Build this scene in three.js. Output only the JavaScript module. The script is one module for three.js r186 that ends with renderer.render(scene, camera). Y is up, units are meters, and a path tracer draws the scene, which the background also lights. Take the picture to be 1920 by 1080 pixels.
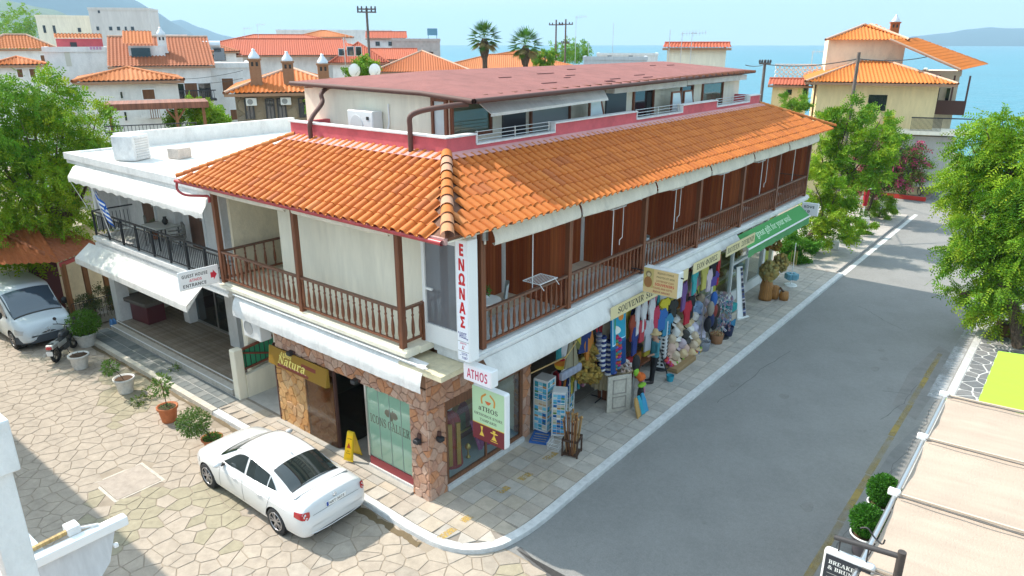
import * as THREE from 'three';
import { mergeGeometries, toCreasedNormals } from 'three/addons/utils/BufferGeometryUtils.js';
import { RoundedBoxGeometry } from 'three/addons/geometries/RoundedBoxGeometry.js';
import { Brush, Evaluator, SUBTRACTION } from 'three-bvh-csg';

// ------------------------------------------------------------------ camera, sky, sun, exposure
const scene = new THREE.Scene();
const V = (x, y, z) => new THREE.Vector3(x, y, z);
const FOCAL = 1337, PITCH = Math.atan((540 - 82) / FOCAL), YAW = 39.0625 * Math.PI / 180;
const CAM = V(-9.94, 10.3, 10.55);
const FWD = V(Math.cos(YAW), 0, -Math.sin(YAW)), RIGHT = V(Math.sin(YAW), 0, Math.cos(YAW));
const LOOK = FWD.clone().multiplyScalar(Math.cos(PITCH)).add(V(0, -Math.sin(PITCH), 0));
const UPV = FWD.clone().multiplyScalar(Math.sin(PITCH)).add(V(0, Math.cos(PITCH), 0));
const camera = new THREE.PerspectiveCamera(2 * Math.atan(540 / FOCAL) * 180 / Math.PI, 16 / 9, 0.1, 30000);
camera.position.copy(CAM); camera.lookAt(CAM.clone().add(LOOK)); scene.add(camera);
const renderer = new THREE.WebGLRenderer({ antialias: true });
renderer.toneMapping = THREE.LinearToneMapping;
renderer.toneMappingExposure = 1.4;
renderer.shadowMap.enabled = true;

const SUNDIR = V(-0.2, 1.0, -0.95).normalize();
const sun = new THREE.DirectionalLight(new THREE.Color(1.0, 0.93, 0.82), 5.0);
sun.position.copy(SUNDIR.clone().multiplyScalar(120)); sun.target.position.set(8, 0, -2);
sun.position.add(sun.target.position);
sun.castShadow = true; sun.shadow.radius = 1.0; sun.shadow.mapSize.set(4096, 4096);
Object.assign(sun.shadow.camera, { left: -60, right: 60, top: 60, bottom: -60, near: 1, far: 320 });
scene.add(sun, sun.target);
{ // pale summer sky: whiter towards the horizon and towards the sun
  const w = 1024, h = 512, d = new Float32Array(w * h * 4), v = V(0, 0, 0);
  for (let j = 0; j < h; j++) for (let i = 0; i < w; i++) {
    const phi = ((i + .5) / w - .5) * 2 * Math.PI, th = ((j + .5) / h - .5) * Math.PI;
    v.set(Math.cos(th) * Math.cos(phi), Math.sin(th), Math.cos(th) * Math.sin(phi));
    const up = Math.max(0, v.y), e = Math.pow(up, .55), s = Math.max(0, v.dot(SUNDIR)), g = Math.pow(s, 2) * .62 + Math.pow(s, 24) * 1.2;
    const k = 4 * (j * w + i);
    d[k] = .74 - .16 * e + g * .97; d[k + 1] = .92 - .10 * e + g * .95; d[k + 2] = 1.04 + g * .90; d[k + 3] = 1;
  }
  const t = new THREE.DataTexture(d, w, h, THREE.RGBAFormat, THREE.FloatType);
  t.mapping = THREE.EquirectangularReflectionMapping; t.magFilter = THREE.LinearFilter; t.minFilter = THREE.LinearFilter; t.wrapS = THREE.RepeatWrapping; t.needsUpdate = true;
  scene.background = t; scene.environment = t;
}
scene.fog = new THREE.FogExp2(new THREE.Color(0.52, 0.79, 1.0), 0.00017);

// ------------------------------------------------------------------ helpers
let SEED = 7;
function rng(seed) { let a = seed >>> 0; return () => { a = (a + 0x6D2B79F5) | 0; let t = Math.imul(a ^ (a >>> 15), 1 | a); t = (t + Math.imul(t ^ (t >>> 7), 61 | t)) ^ t; return ((t ^ (t >>> 14)) >>> 0) / 4294967296; }; }
const R0 = rng(4242);
const rr = (a, b, r = R0) => a + (b - a) * r();
const pick = (a, r = R0) => a[Math.floor(r() * a.length) % a.length];
// photo pixel -> point on a plane the thing touches
function ray(px, py) { return LOOK.clone().addScaledVector(RIGHT, (px - 960) / FOCAL).addScaledVector(UPV, -(py - 540) / FOCAL); }
const onY = (px, py, y = 0) => { const d = ray(px, py); return CAM.clone().addScaledVector(d, (y - CAM.y) / d.y); };
const onX = (px, py, x = 0) => { const d = ray(px, py); return CAM.clone().addScaledVector(d, (x - CAM.x) / d.x); };
const onZ = (px, py, z = 0) => { const d = ray(px, py); return CAM.clone().addScaledVector(d, (z - CAM.z) / d.z); };
const far = (px, py, m) => { const d = ray(px, py); return CAM.clone().addScaledVector(d, m / Math.hypot(d.x, d.z)); };

// uv in metres, projected from the side each face looks to
function metric(g) {
  if (g.index) g = g.toNonIndexed();
  const p = g.attributes.position, uv = new Float32Array(p.count * 2), a = V(), b = V(), c = V(), n = V();
  for (let i = 0; i < p.count; i += 3) {
    a.fromBufferAttribute(p, i); b.fromBufferAttribute(p, i + 1); c.fromBufferAttribute(p, i + 2);
    n.copy(b).sub(a).cross(c.clone().sub(a)); const ax = Math.abs(n.x), ay = Math.abs(n.y), az = Math.abs(n.z);
    for (let k = 0; k < 3; k++) {
      const q = i + k, x = p.getX(q), y = p.getY(q), z = p.getZ(q);
      if (ay >= ax && ay >= az) { uv[2 * q] = x; uv[2 * q + 1] = z; } else if (ax >= az) { uv[2 * q] = z; uv[2 * q + 1] = y; } else { uv[2 * q] = x; uv[2 * q + 1] = y; }
    }
  }
  g.setAttribute('uv', new THREE.BufferAttribute(uv, 2));
  if (!g.attributes.normal) g.computeVertexNormals();
  return g;
}
function clean(g) { g = g.index ? g.toNonIndexed() : g; for (const k of Object.keys(g.attributes)) if (!['position', 'normal', 'uv', 'color'].includes(k)) g.deleteAttribute(k); return g; }
function merge(list) {
  list = list.map(clean); const col = list.some(g => g.attributes.color);
  for (const g of list) { if (!g.attributes.normal) g.computeVertexNormals(); if (!g.attributes.uv) metric(g); if (col && !g.attributes.color) g.setAttribute('color', new THREE.BufferAttribute(new Float32Array(g.attributes.position.count * 3).fill(1), 3)); }
  return list.length === 1 ? list[0] : mergeGeometries(list);
}
const taken = new Map();
function numbered(name) { const n = taken.get(name) ?? 0; taken.set(name, n + 1); return n ? `${name}_${String(n).padStart(3, '0')}` : name; }
function thing(name, label, category, pos = [0, 0, 0], turn = 0, group) {
  const o = new THREE.Group(); o.name = numbered(name); o.position.set(...pos); o.rotation.y = turn; o.userData = { label, category };
  if (group) o.userData.group = group; scene.add(o); return o;
}
function part(name, geo, mat, parent, keepUv) {
  let g = Array.isArray(geo) ? merge(geo) : geo; if (!keepUv) g = metric(clean(g));
  const m = new THREE.Mesh(g, mat); m.name = name; m.castShadow = m.receiveShadow = true; parent.add(m); return m;
}
function share(name, g, mat, parent) { const m = new THREE.Mesh(g, mat); m.name = name; m.castShadow = m.receiveShadow = true; parent.add(m); return m; }
function one(name, label, category, geo, mat, group, keepUv) { const m = part(numbered(name), geo, mat, scene, keepUv); m.userData = { label, category }; if (group) m.userData.group = group; return m; }
function struct(name, geo, mat, keepUv) { const m = part(name, geo, mat, scene, keepUv); m.userData = { kind: 'structure' }; return m; }
function copy(o, pos, turn, label, group) { const c = o.clone(); c.name = numbered(o.name.replace(/_\d{3}$/, '')); c.userData = { ...o.userData }; if (pos) c.position.set(...pos); if (turn !== undefined) c.rotation.y = turn; if (label) c.userData.label = label; if (group) c.userData.group = group; scene.add(c); return c; }

// geometry makers
const box = (x0, y0, z0, x1, y1, z1) => { const g = new THREE.BoxGeometry(Math.abs(x1 - x0), Math.abs(y1 - y0), Math.abs(z1 - z0)); g.translate((x0 + x1) / 2, (y0 + y1) / 2, (z0 + z1) / 2); return g; };
const rbox = (x0, y0, z0, x1, y1, z1, r = .02, s = 2) => { const g = new RoundedBoxGeometry(Math.abs(x1 - x0), Math.abs(y1 - y0), Math.abs(z1 - z0), s, r); g.translate((x0 + x1) / 2, (y0 + y1) / 2, (z0 + z1) / 2); return g; };
const rod = (a, b, r = .02, seg = 8, r2 = r) => {
  const A = Array.isArray(a) ? V(...a) : a, B = Array.isArray(b) ? V(...b) : b, d = B.clone().sub(A), L = d.length();
  const g = new THREE.CylinderGeometry(r2, r, L, seg); g.translate(0, L / 2, 0);
  g.applyQuaternion(new THREE.Quaternion().setFromUnitVectors(V(0, 1, 0), d.normalize())); g.translate(A.x, A.y, A.z); return g;
};
const bar = (a, b, w, h = w) => { // square bar
  const A = V(...a), B = V(...b), d = B.clone().sub(A), L = d.length(), g = new THREE.BoxGeometry(w, h, L); g.translate(0, 0, L / 2);
  const m = new THREE.Matrix4().lookAt(V(0, 0, 0), d.clone().negate(), Math.abs(d.x) + Math.abs(d.z) < 1e-4 ? V(1, 0, 0) : V(0, 1, 0)); g.applyMatrix4(m); g.translate(A.x, A.y, A.z); return g;
};
const pipe = (pts, r, seg = 24, rad = 8, closed = false) => new THREE.TubeGeometry(new THREE.CatmullRomCurve3(pts.map(p => Array.isArray(p) ? V(...p) : p), closed, 'centripetal'), seg, r, rad, closed);
const lathe = (pts, seg = 12) => new THREE.LatheGeometry(pts.map(p => new THREE.Vector2(p[0], p[1])), seg);
const at = (g, x, y, z, ry = 0, rx = 0, rz = 0, s = 1) => { const m = new THREE.Matrix4().compose(V(x, y, z), new THREE.Quaternion().setFromEuler(new THREE.Euler(rx, ry, rz, 'YXZ')), Array.isArray(s) ? V(...s) : V(s, s, s)); g.applyMatrix4(m); return g; };
function poly(pts) { // flat fan of 3D points, two-sided by the renderer
  const P = pts.map(p => Array.isArray(p) ? p : [p.x, p.y, p.z]), a = []; for (let i = 1; i < P.length - 1; i++) a.push(...P[0], ...P[i], ...P[i + 1]);
  const g = new THREE.BufferGeometry(); g.setAttribute('position', new THREE.Float32BufferAttribute(a, 3)); g.computeVertexNormals(); return metric(g);
}
function slab3(pts, t) { // polygon of 3D points given a thickness t downwards along its normal
  const P = pts.map(p => Array.isArray(p) ? V(...p) : p.clone()), n = P[1].clone().sub(P[0]).cross(P[2].clone().sub(P[0])).normalize(); if (n.y < -1e-6) n.negate();
  const Q = P.map(p => p.clone().addScaledVector(n, -t)), a = [], tri = (x, y, z) => a.push(x.x, x.y, x.z, y.x, y.y, y.z, z.x, z.y, z.z), N = P.length;
  for (let i = 1; i < N - 1; i++) { tri(P[0], P[i], P[i + 1]); tri(Q[0], Q[i + 1], Q[i]); }
  for (let i = 0; i < N; i++) { const j = (i + 1) % N; tri(P[i], Q[i], Q[j]); tri(P[i], Q[j], P[j]); }
  const g = new THREE.BufferGeometry(); g.setAttribute('position', new THREE.Float32BufferAttribute(a, 3)); g.computeVertexNormals(); return metric(g);
}
function extrude(pts, depth, bevel = 0) { // outline in x,y extruded along +z
  const s = new THREE.Shape(pts.map(p => new THREE.Vector2(p[0], p[1])));
  return new THREE.ExtrudeGeometry(s, { depth, bevelEnabled: bevel > 0, bevelSize: bevel, bevelThickness: bevel, bevelSegments: 2, curveSegments: 8, steps: 1 });
}
function grid(nu, nv, f) { // parametric sheet f(u,v) -> [x,y,z]
  const p = [], uv = [], ix = []; for (let j = 0; j <= nv; j++) for (let i = 0; i <= nu; i++) { p.push(...f(i / nu, j / nv)); uv.push(i / nu, j / nv); }
  for (let j = 0; j < nv; j++) for (let i = 0; i < nu; i++) { const a = j * (nu + 1) + i, b = a + 1, c = a + nu + 1, e = c + 1; ix.push(a, c, b, b, c, e); }
  const g = new THREE.BufferGeometry(); g.setAttribute('position', new THREE.Float32BufferAttribute(p, 3)); g.setAttribute('uv', new THREE.Float32BufferAttribute(uv, 2)); g.setIndex(ix); g.computeVertexNormals(); return g;
}
function tint(g, r, gg, b) { g = clean(g); const n = g.attributes.position.count, c = new Float32Array(n * 3); for (let i = 0; i < n; i++) { c[3 * i] = r; c[3 * i + 1] = gg; c[3 * i + 2] = b; } g.setAttribute('color', new THREE.BufferAttribute(c, 3)); return g; }
// convex cells of a jittered point set inside a rectangle
function cells(w, h, size, seed, { jit = .45, gap = .012, sx = 1, inside } = {}) {
  const r = rng(seed), pts = [], nx = Math.ceil(w / (size * sx)) + 2, ny = Math.ceil(h / size) + 2, out = [];
  for (let j = -1; j < ny; j++) for (let i = -1; i < nx; i++) pts.push([(i + .5 + (j % 2 ? .5 : 0) + (r() - .5) * 2 * jit) * size * sx, (j + .5 + (r() - .5) * 2 * jit) * size]);
  const bins = new Map(), key = (a, b) => a * 10007 + b, bs = size * Math.max(1, sx) * 1.05;
  pts.forEach((p, i) => { const k = key(Math.floor(p[0] / bs), Math.floor(p[1] / bs)); if (!bins.has(k)) bins.set(k, []); bins.get(k).push(i); });
  pts.forEach((p, i) => {
    let P = [[0, 0], [w, 0], [w, h], [0, h]]; const bx = Math.floor(p[0] / bs), by = Math.floor(p[1] / bs);
    for (let dx = -2; dx <= 2; dx++) for (let dy = -2; dy <= 2; dy++) for (const q of bins.get(key(bx + dx, by + dy)) ?? []) {
      if (q === i || !P.length) continue; const o = pts[q], nxx = o[0] - p[0], nyy = o[1] - p[1], L = Math.hypot(nxx, nyy), c = (nxx * (o[0] + p[0]) + nyy * (o[1] + p[1])) / 2 - gap / 2 * L, N = [];
      for (let k = 0; k < P.length; k++) { const A = P[k], B = P[(k + 1) % P.length], da = nxx * A[0] + nyy * A[1] - c, db = nxx * B[0] + nyy * B[1] - c; if (da <= 0) N.push(A); if (da * db < 0) { const t = da / (da - db); N.push([A[0] + (B[0] - A[0]) * t, A[1] + (B[1] - A[1]) * t]); } }
      P = N;
    }
    if (P.length < 3) return; let A = 0, cx = 0, cy = 0; for (let k = 0; k < P.length; k++) { const a = P[k], b = P[(k + 1) % P.length]; A += a[0] * b[1] - b[0] * a[1]; cx += a[0]; cy += a[1]; }
    if (Math.abs(A) / 2 < size * size * .03) return; cx /= P.length; cy /= P.length; if (inside && !inside(cx, cy)) return; out.push({ P, c: [cx, cy] });
  });
  return out;
}
function plate(P, t, bev = .012, lift = 0) { // convex outline in x,y -> bevelled plate rising to z = t, open below
  let cx = 0, cy = 0; for (const p of P) { cx += p[0]; cy += p[1]; } cx /= P.length; cy /= P.length;
  const T = P.map(p => { const dx = p[0] - cx, dy = p[1] - cy, L = Math.hypot(dx, dy), k = Math.max(.5, (L - bev) / L); return [cx + dx * k, cy + dy * k, t + lift * dx]; }), a = [], n = P.length;
  for (let i = 0; i < n; i++) { const j = (i + 1) % n; a.push(P[i][0], P[i][1], 0, P[j][0], P[j][1], 0, ...T[j], P[i][0], P[i][1], 0, ...T[j], ...T[i]); }
  for (let i = 1; i < n - 1; i++) a.push(...T[0], ...T[i], ...T[i + 1]);
  const g = new THREE.BufferGeometry(); g.setAttribute('position', new THREE.Float32BufferAttribute(a, 3)); g.computeVertexNormals(); return g;
}

function lay(P, t, bev, x, y, z) { // plate laid flat: outline given in x,z
  let A = 0; for (let i = 0; i < P.length; i++) { const a = P[i], b = P[(i + 1) % P.length]; A += a[0] * b[1] - b[0] * a[1]; }
  const Q = P.map(p => [p[0], -p[1]]); if (A > 0) Q.reverse(); const g = plate(Q, t, bev); g.rotateX(-Math.PI / 2); g.translate(x, y, z); return g;
}
// ------------------------------------------------------------------ textures (tileable noise) and materials
function noiseMap(n, seed, octaves, lo, hi, { sx = 1, sy = 1, pow = 1, spots = 0 } = {}) {
  const f = new Float32Array(n * n), r = rng(seed); let tot = 0;
  for (const [cellsN, amp] of octaves) {
    const cx = Math.max(1, Math.round(cellsN * sx)), cy = Math.max(1, Math.round(cellsN * sy)), L = new Float32Array(cx * cy); for (let i = 0; i < L.length; i++) L[i] = r(); tot += amp;
    for (let j = 0; j < n; j++) { const y = j / n * cy, y0 = Math.floor(y), fy = y - y0, wy = fy * fy * (3 - 2 * fy), ya = (y0 % cy) * cx, yb = ((y0 + 1) % cy) * cx;
      for (let i = 0; i < n; i++) { const x = i / n * cx, x0 = Math.floor(x), fx = x - x0, wx = fx * fx * (3 - 2 * fx), xa = x0 % cx, xb = (x0 + 1) % cx;
        f[j * n + i] += amp * ((L[ya + xa] * (1 - wx) + L[ya + xb] * wx) * (1 - wy) + (L[yb + xa] * (1 - wx) + L[yb + xb] * wx) * wy); } }
  }
  const d = new Uint8Array(n * n * 4);
  for (let i = 0; i < n * n; i++) { let v = f[i] / tot; v = Math.min(1, Math.max(0, (v - .5) * 1.9 + .5)); v = lo + (hi - lo) * Math.pow(v, pow); const b = Math.round(255 * v); d[4 * i] = d[4 * i + 1] = d[4 * i + 2] = b; d[4 * i + 3] = 255; }
  const t = new THREE.DataTexture(d, n, n); t.wrapS = t.wrapT = THREE.RepeatWrapping; t.magFilter = THREE.LinearFilter; t.minFilter = THREE.LinearMipmapLinearFilter; t.generateMipmaps = true; t.needsUpdate = true; return t;
}
const rep = (t, metres, my = metres) => { const c = t.clone(); c.repeat.set(1 / metres, 1 / my); c.needsUpdate = true; return c; };
const N_FINE = noiseMap(256, 1, [[64, 1], [32, .8], [16, .6], [128, .8]], .72, 1), N_BLOT = noiseMap(256, 2, [[4, 1], [9, .8], [20, .6], [60, .4], [128, .3]], .7, 1), N_WOOD = noiseMap(256, 3, [[8, 1], [24, 1], [64, .8]], .55, 1, { sx: 1, sy: .06 });
const N_ASPH = noiseMap(512, 9, [[5, 1], [12, .7], [64, .7], [256, 1.4]], .8, 1);
const N_DIRT = noiseMap(512, 15, [[3, 1], [8, .9], [22, .7], [70, .5], [200, .4]], .74, 1, { sy: .55, pow: .7 });
const N_TILE = noiseMap(256, 17, [[6, 1], [20, .8], [70, .8]], .86, 1);
const N_STREAK = noiseMap(256, 5, [[6, 1], [20, .8], [60, .5]], .86, 1, { sx: 1.5, sy: .3 }), N_BUMP = noiseMap(256, 6, [[12, 1], [32, .8], [90, .7]], 0, 1), N_BARK = noiseMap(256, 8, [[16, 1], [48, .8]], .4, 1, { sx: 1, sy: .2 });
for (const t of [N_FINE, N_BLOT]) t.colorSpace = THREE.NoColorSpace;
const lin = (r, g, b) => new THREE.Color().setRGB(r, g, b);
function M(c, { rough = .8, metal = 0, map, size = 2, sizeY, bump, bumpSize = .5, bumpMap = N_BUMP, ...rest } = {}) {
  const m = new THREE.MeshPhysicalMaterial({ color: Array.isArray(c) ? lin(...c) : c, roughness: rough, metalness: metal, ...rest });
  if (map) m.map = rep(map, size, sizeY ?? size); if (bump) { m.bumpMap = rep(bumpMap, bumpSize); m.bumpScale = bump; } return m;
}
function canvasTex(w, h, draw) { const c = document.createElement('canvas'); c.width = w; c.height = h; const x = c.getContext('2d'); draw(x, w, h); const t = new THREE.CanvasTexture(c); t.colorSpace = THREE.SRGBColorSpace; t.anisotropy = 8; return t; }
// a printed face: quad with its own 0..1 uv, corners given anticlockwise from bottom left as seen from the front
function face4(a, b, c, d) { const p = [...a, ...b, ...c, ...a, ...c, ...d], g = new THREE.BufferGeometry(); g.setAttribute('position', new THREE.Float32BufferAttribute(p, 3)); g.setAttribute('uv', new THREE.Float32BufferAttribute([0, 0, 1, 0, 1, 1, 0, 0, 1, 1, 0, 1], 2)); g.computeVertexNormals(); return g; }
const print = (tex, rough = .5) => new THREE.MeshPhysicalMaterial({ map: tex, roughness: rough });
const MAT = {
  plasterWhite: M([.82, .81, .79], { map: N_DIRT, size: 3.3, bump: .003, rough: .9 }),
  plasterCream: M([.84, .74, .55], { map: N_DIRT, size: 4.4, bump: .003, rough: .9 }),
  plasterPale: M([.87, .81, .66], { map: N_STREAK, size: 4, bump: .002, rough: .9 }),
  plasterYellow: M([.82, .66, .36], { map: N_STREAK, size: 3, bump: .003, rough: .9 }),
  plasterRed: M([.66, .13, .15], { map: N_BLOT, size: 3, bump: .003, rough: .9 }),
  capPink: M([.70, .36, .34], { map: N_BLOT, size: 1.5, rough: .9 }),
  concrete: M([.52, .50, .47], { map: N_BLOT, size: 2.5, bump: .004, rough: .95 }),
  roofWhite: M([.84, .81, .75], { map: N_DIRT, size: 5, bump: .003, rough: .95 }),
  white: M([.82, .82, .81], { rough: .45 }), whitePaint: M([.80, .80, .79], { map: N_BLOT, size: 1.2, rough: .6 }),
  wood: M([.27, .09, .038], { map: N_WOOD, size: .5, sizeY: 1.5, rough: .55, bump: .002, bumpSize: .2 }),
  woodLight: M([.30, .12, .04], { map: N_WOOD, size: .5, sizeY: 1.5, rough: .5 }),
  plankA: M([.50, .125, .04], { map: N_WOOD, size: .4, sizeY: 2, rough: .5 }), plankB: M([.43, .10, .032], { map: N_WOOD, size: .4, sizeY: 2, rough: .5 }), plankC: M([.56, .16, .05], { map: N_WOOD, size: .4, sizeY: 2, rough: .5 }),
  gutterRed: M([.40, .045, .05], { rough: .4 }), gutterBrown: M([.10, .045, .035], { rough: .7 }),
  canvas: M([.82, .76, .65], { map: N_DIRT, size: 2.2, rough: .95 }), canvasWhite: M([.80, .78, .74], { map: N_DIRT, size: 2.6, rough: .95, bump: .004, bumpSize: .4 }),
  iron: M([.035, .037, .042], { rough: .5, metal: .3 }), steel: M([.6, .6, .6], { rough: .3, metal: .9 }), zinc: M([.62, .63, .64], { rough: .35, metal: .8 }),
  black: M([.02, .02, .02], { rough: .5 }), rubber: M([.025, .025, .026], { rough: .85 }), dark: M([.05, .05, .055], { rough: .7 }),
  glass: new THREE.MeshPhysicalMaterial({ color: lin(.9, .95, .95), transmission: 1, thickness: 0, roughness: .03, ior: 1.5 }),
  glassDark: M([.02, .025, .03], { rough: .05, clearcoat: 1, clearcoatRoughness: .03 }),
  glassTint: new THREE.MeshPhysicalMaterial({ color: lin(.45, .5, .52), transmission: 1, thickness: 0, roughness: .03, ior: 1.5 }),
  plasticWhite: M([.76, .76, .75], { rough: .4 }), terracotta: M([.55, .17, .06], { map: N_BLOT, size: .6, rough: .8 }), potWhite: M([.72, .70, .66], { map: N_BLOT, size: .5, rough: .75 }),
  soil: M([.10, .055, .03], { map: N_FINE, size: .4, rough: 1 }), bark: M([.16, .11, .075], { map: N_BARK, size: .6, rough: .95, bump: .02, bumpSize: .6 }),
  felt: M([.30, .115, .10], { map: N_BLOT, size: 3, rough: .95, bump: .006, bumpSize: .3 }),
};
const TILE = [[.57, .16, .02], [.54, .145, .019], [.60, .18, .026], [.51, .135, .02], [.46, .125, .025], [.57, .20, .05]].map(c => M(c, { map: N_TILE, size: .8, rough: .75 }));
const TILEOLD = [[.50, .15, .04], [.45, .125, .035], [.54, .185, .06], [.38, .115, .045]].map(c => M(c, { map: N_BLOT, size: .9, rough: .85 }));
const TILERED = [[.50, .12, .055], [.46, .105, .05]].map(c => M(c, { map: N_BLOT, size: .9, rough: .85 }));
const STONE = [[.68, .38, .25], [.66, .42, .31], [.70, .32, .16], [.60, .33, .23], [.72, .47, .35]].map(c => M(c, { map: N_BLOT, size: .6, rough: .85, bump: .012, bumpSize: .3 }));
const STONEO = [[.74, .42, .17], [.70, .35, .12], [.76, .48, .24], [.66, .38, .18]].map(c => M(c, { map: N_BLOT, size: .6, rough: .8, bump: .008, bumpSize: .3 }));
// ------------------------------------------------------------------ foliage
const LEAF = new THREE.MeshPhysicalMaterial({ vertexColors: true, roughness: .65, transmission: .4, thickness: 0, ior: 1.3, specularIntensity: .4 });
function leafBuf() { return { p: [], n: [], c: [], uv: [] }; }
function addLeaf(B, c, d, nrm, L, W, col) { // one folded leaf: c base, d direction, nrm facing
  const s = d.clone().cross(nrm).normalize().multiplyScalar(W / 2), m = c.clone().addScaledVector(d, L * .45), t = c.clone().addScaledVector(d, L), a = m.clone().add(s).addScaledVector(nrm, W * .22), b = m.clone().sub(s).addScaledVector(nrm, W * .22);
  for (const q of [[c, a, t], [c, t, b]]) for (const v of q) { B.p.push(v.x, v.y, v.z); B.c.push(...col); B.uv.push(0, 0); }
}
function finish(B) { const g = new THREE.BufferGeometry(); g.setAttribute('position', new THREE.Float32BufferAttribute(B.p, 3)); g.setAttribute('color', new THREE.Float32BufferAttribute(B.c, 3)); g.setAttribute('uv', new THREE.Float32BufferAttribute(B.uv, 2)); g.computeVertexNormals(); return g; }
const rdir = (r) => { const z = r() * 2 - 1, a = r() * 6.2832, q = Math.sqrt(1 - z * z); return V(q * Math.cos(a), z, q * Math.sin(a)); };
const vary = (c, r, k = .3) => { const f = 1 + (r() - .5) * 2 * k, h = (r() - .5) * .3; return [Math.min(.9, c[0] * f * (1 + h)), Math.min(.9, c[1] * f), Math.min(.9, c[2] * f * (1 - h))]; };
function leafClump(rad, h, n, size, col, seed, droop = .2) { // egg-shaped bunch round the origin
  const B = leafBuf(), r = rng(seed); for (let i = 0; i < n; i++) { const d = rdir(r), k = Math.pow(r(), .4), c = V(d.x * rad * k, d.y * h / 2 * k, d.z * rad * k), dir = d.clone().add(rdir(r).multiplyScalar(.8)).add(V(0, -droop, 0)).normalize(), nn = rdir(r).add(V(0, .8, 0)).normalize(); addLeaf(B, c, dir, nn, size * rr(.7, 1.3, r), size * .5, vary(col, r)); } return finish(B);
}
// crown: lobes [x,y,z,r] filled with twigs that carry small leaves
function crown(lobes, twigs, perTwig, leaf, cols, seed, { droop = .35, spray = .5, wide = .42, flat = .8, flowers } = {}) {
  const B = leafBuf(), r = rng(seed), vol = lobes.map(l => l[3] ** 2), T = vol.reduce((a, b) => a + b, 0);
  lobes.forEach((l, li) => { const m = Math.round(twigs * vol[li] / T), hue = pick(cols, r), C = [...Array(Math.max(5, Math.round(l[3] * l[3] * 14 + 4)))].map(() => { const d = rdir(r); d.y *= flat; return [d, .5 + .55 * Math.pow(r(), .6), l[3] * rr(.24, .46, r)]; });
    for (let i = 0; i < m; i++) {
      const [d, k, cr] = C[i % C.length], j = rdir(r).multiplyScalar(cr * Math.pow(r(), .45)), o = V(l[0] + d.x * l[3] * k + j.x, l[1] + d.y * l[3] * k + j.y * .7, l[2] + d.z * l[3] * k + j.z), dir = d.clone().add(rdir(r).multiplyScalar(.6)).add(V(0, -droop, 0)).normalize(), L = spray * rr(.6, 1.3, r), side = dir.clone().cross(rdir(r)).normalize(), up = side.clone().cross(dir), col = flowers && r() < flowers[1] ? flowers[0] : (r() < .8 ? hue : pick(cols, r)), tc = vary(col, r, .18);
      for (let q = 0; q < perTwig; q++) { const t = (q + .5) / perTwig, s = q % 2 ? 1 : -1, c = o.clone().addScaledVector(dir, t * L).add(V(0, -t * t * L * droop * .6, 0)), ld = dir.clone().multiplyScalar(.55).addScaledVector(side, s).add(V(0, -droop * .5, 0)).addScaledVector(rdir(r), .25).normalize(); addLeaf(B, c, ld, up.clone().addScaledVector(rdir(r), .35).normalize(), leaf * rr(.75, 1.25, r), leaf * wide, vary(tc, r, .16)); }
    } });
  return finish(B);
}
function limbs(base, lobes, r0, seed) { // tapered trunk that forks towards the lobes
  const r = rng(seed), out = [], top = V(0, 0, 0); lobes.forEach(l => top.add(V(l[0], l[1], l[2]))); top.multiplyScalar(1 / lobes.length); const fork = V(base.x, base.y, base.z).lerp(top, .42); fork.y = base.y + (top.y - base.y) * .45;
  const taper = (pts, ra, rb, seg) => { const g = pipe(pts, 1, seg, 8), p = g.attributes.position, cv = new THREE.CatmullRomCurve3(pts, false, 'centripetal'); for (let i = 0; i <= seg; i++) { const c = cv.getPointAt(i / seg), k = ra + (rb - ra) * i / seg; for (let j = 0; j <= 8; j++) { const q = i * 9 + j; p.setXYZ(q, c.x + (p.getX(q) - c.x) * k, c.y + (p.getY(q) - c.y) * k, c.z + (p.getZ(q) - c.z) * k); } } g.computeVertexNormals(); return g; };
  out.push(taper([V(base.x, base.y, base.z), V(base.x, base.y, base.z).lerp(fork, .5).add(V(rr(-.1, .1, r), 0, rr(-.1, .1, r))), fork], r0, r0 * .7, 12));
  for (const l of lobes) { const e = V(l[0], l[1], l[2]), m = fork.clone().lerp(e, .5).add(V(rr(-.25, .25, r), rr(0, .3, r), rr(-.25, .25, r))); out.push(taper([fork, m, e], r0 * .5, r0 * .1, 10)); for (let k = 0; k < 3; k++) { const t = e.clone().add(rdir(r).multiplyScalar(l[3] * .8)); out.push(taper([m.clone().lerp(e, .4 + .2 * k), m.clone().lerp(t, .6), t], r0 * .18, r0 * .03, 6)); } }
  return out;
}
function tree(name, label, base, lobes, twigs, per, leaf, cols, seed, opt = {}, group, category = 'tree') { // base and lobes in world metres
  const t = thing(name, label, category, [base.x, base.y, base.z], 0, group), L = lobes.map(l => [l[0] - base.x, l[1] - base.y, l[2] - base.z, l[3]]);
  part('trunk', limbs(V(0, 0, 0), L, opt.trunk ?? .16, seed + 1), MAT.bark, t); part('crown', crown(L, twigs, per, leaf, cols, seed, opt), LEAF, t, true); return t;
}
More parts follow.
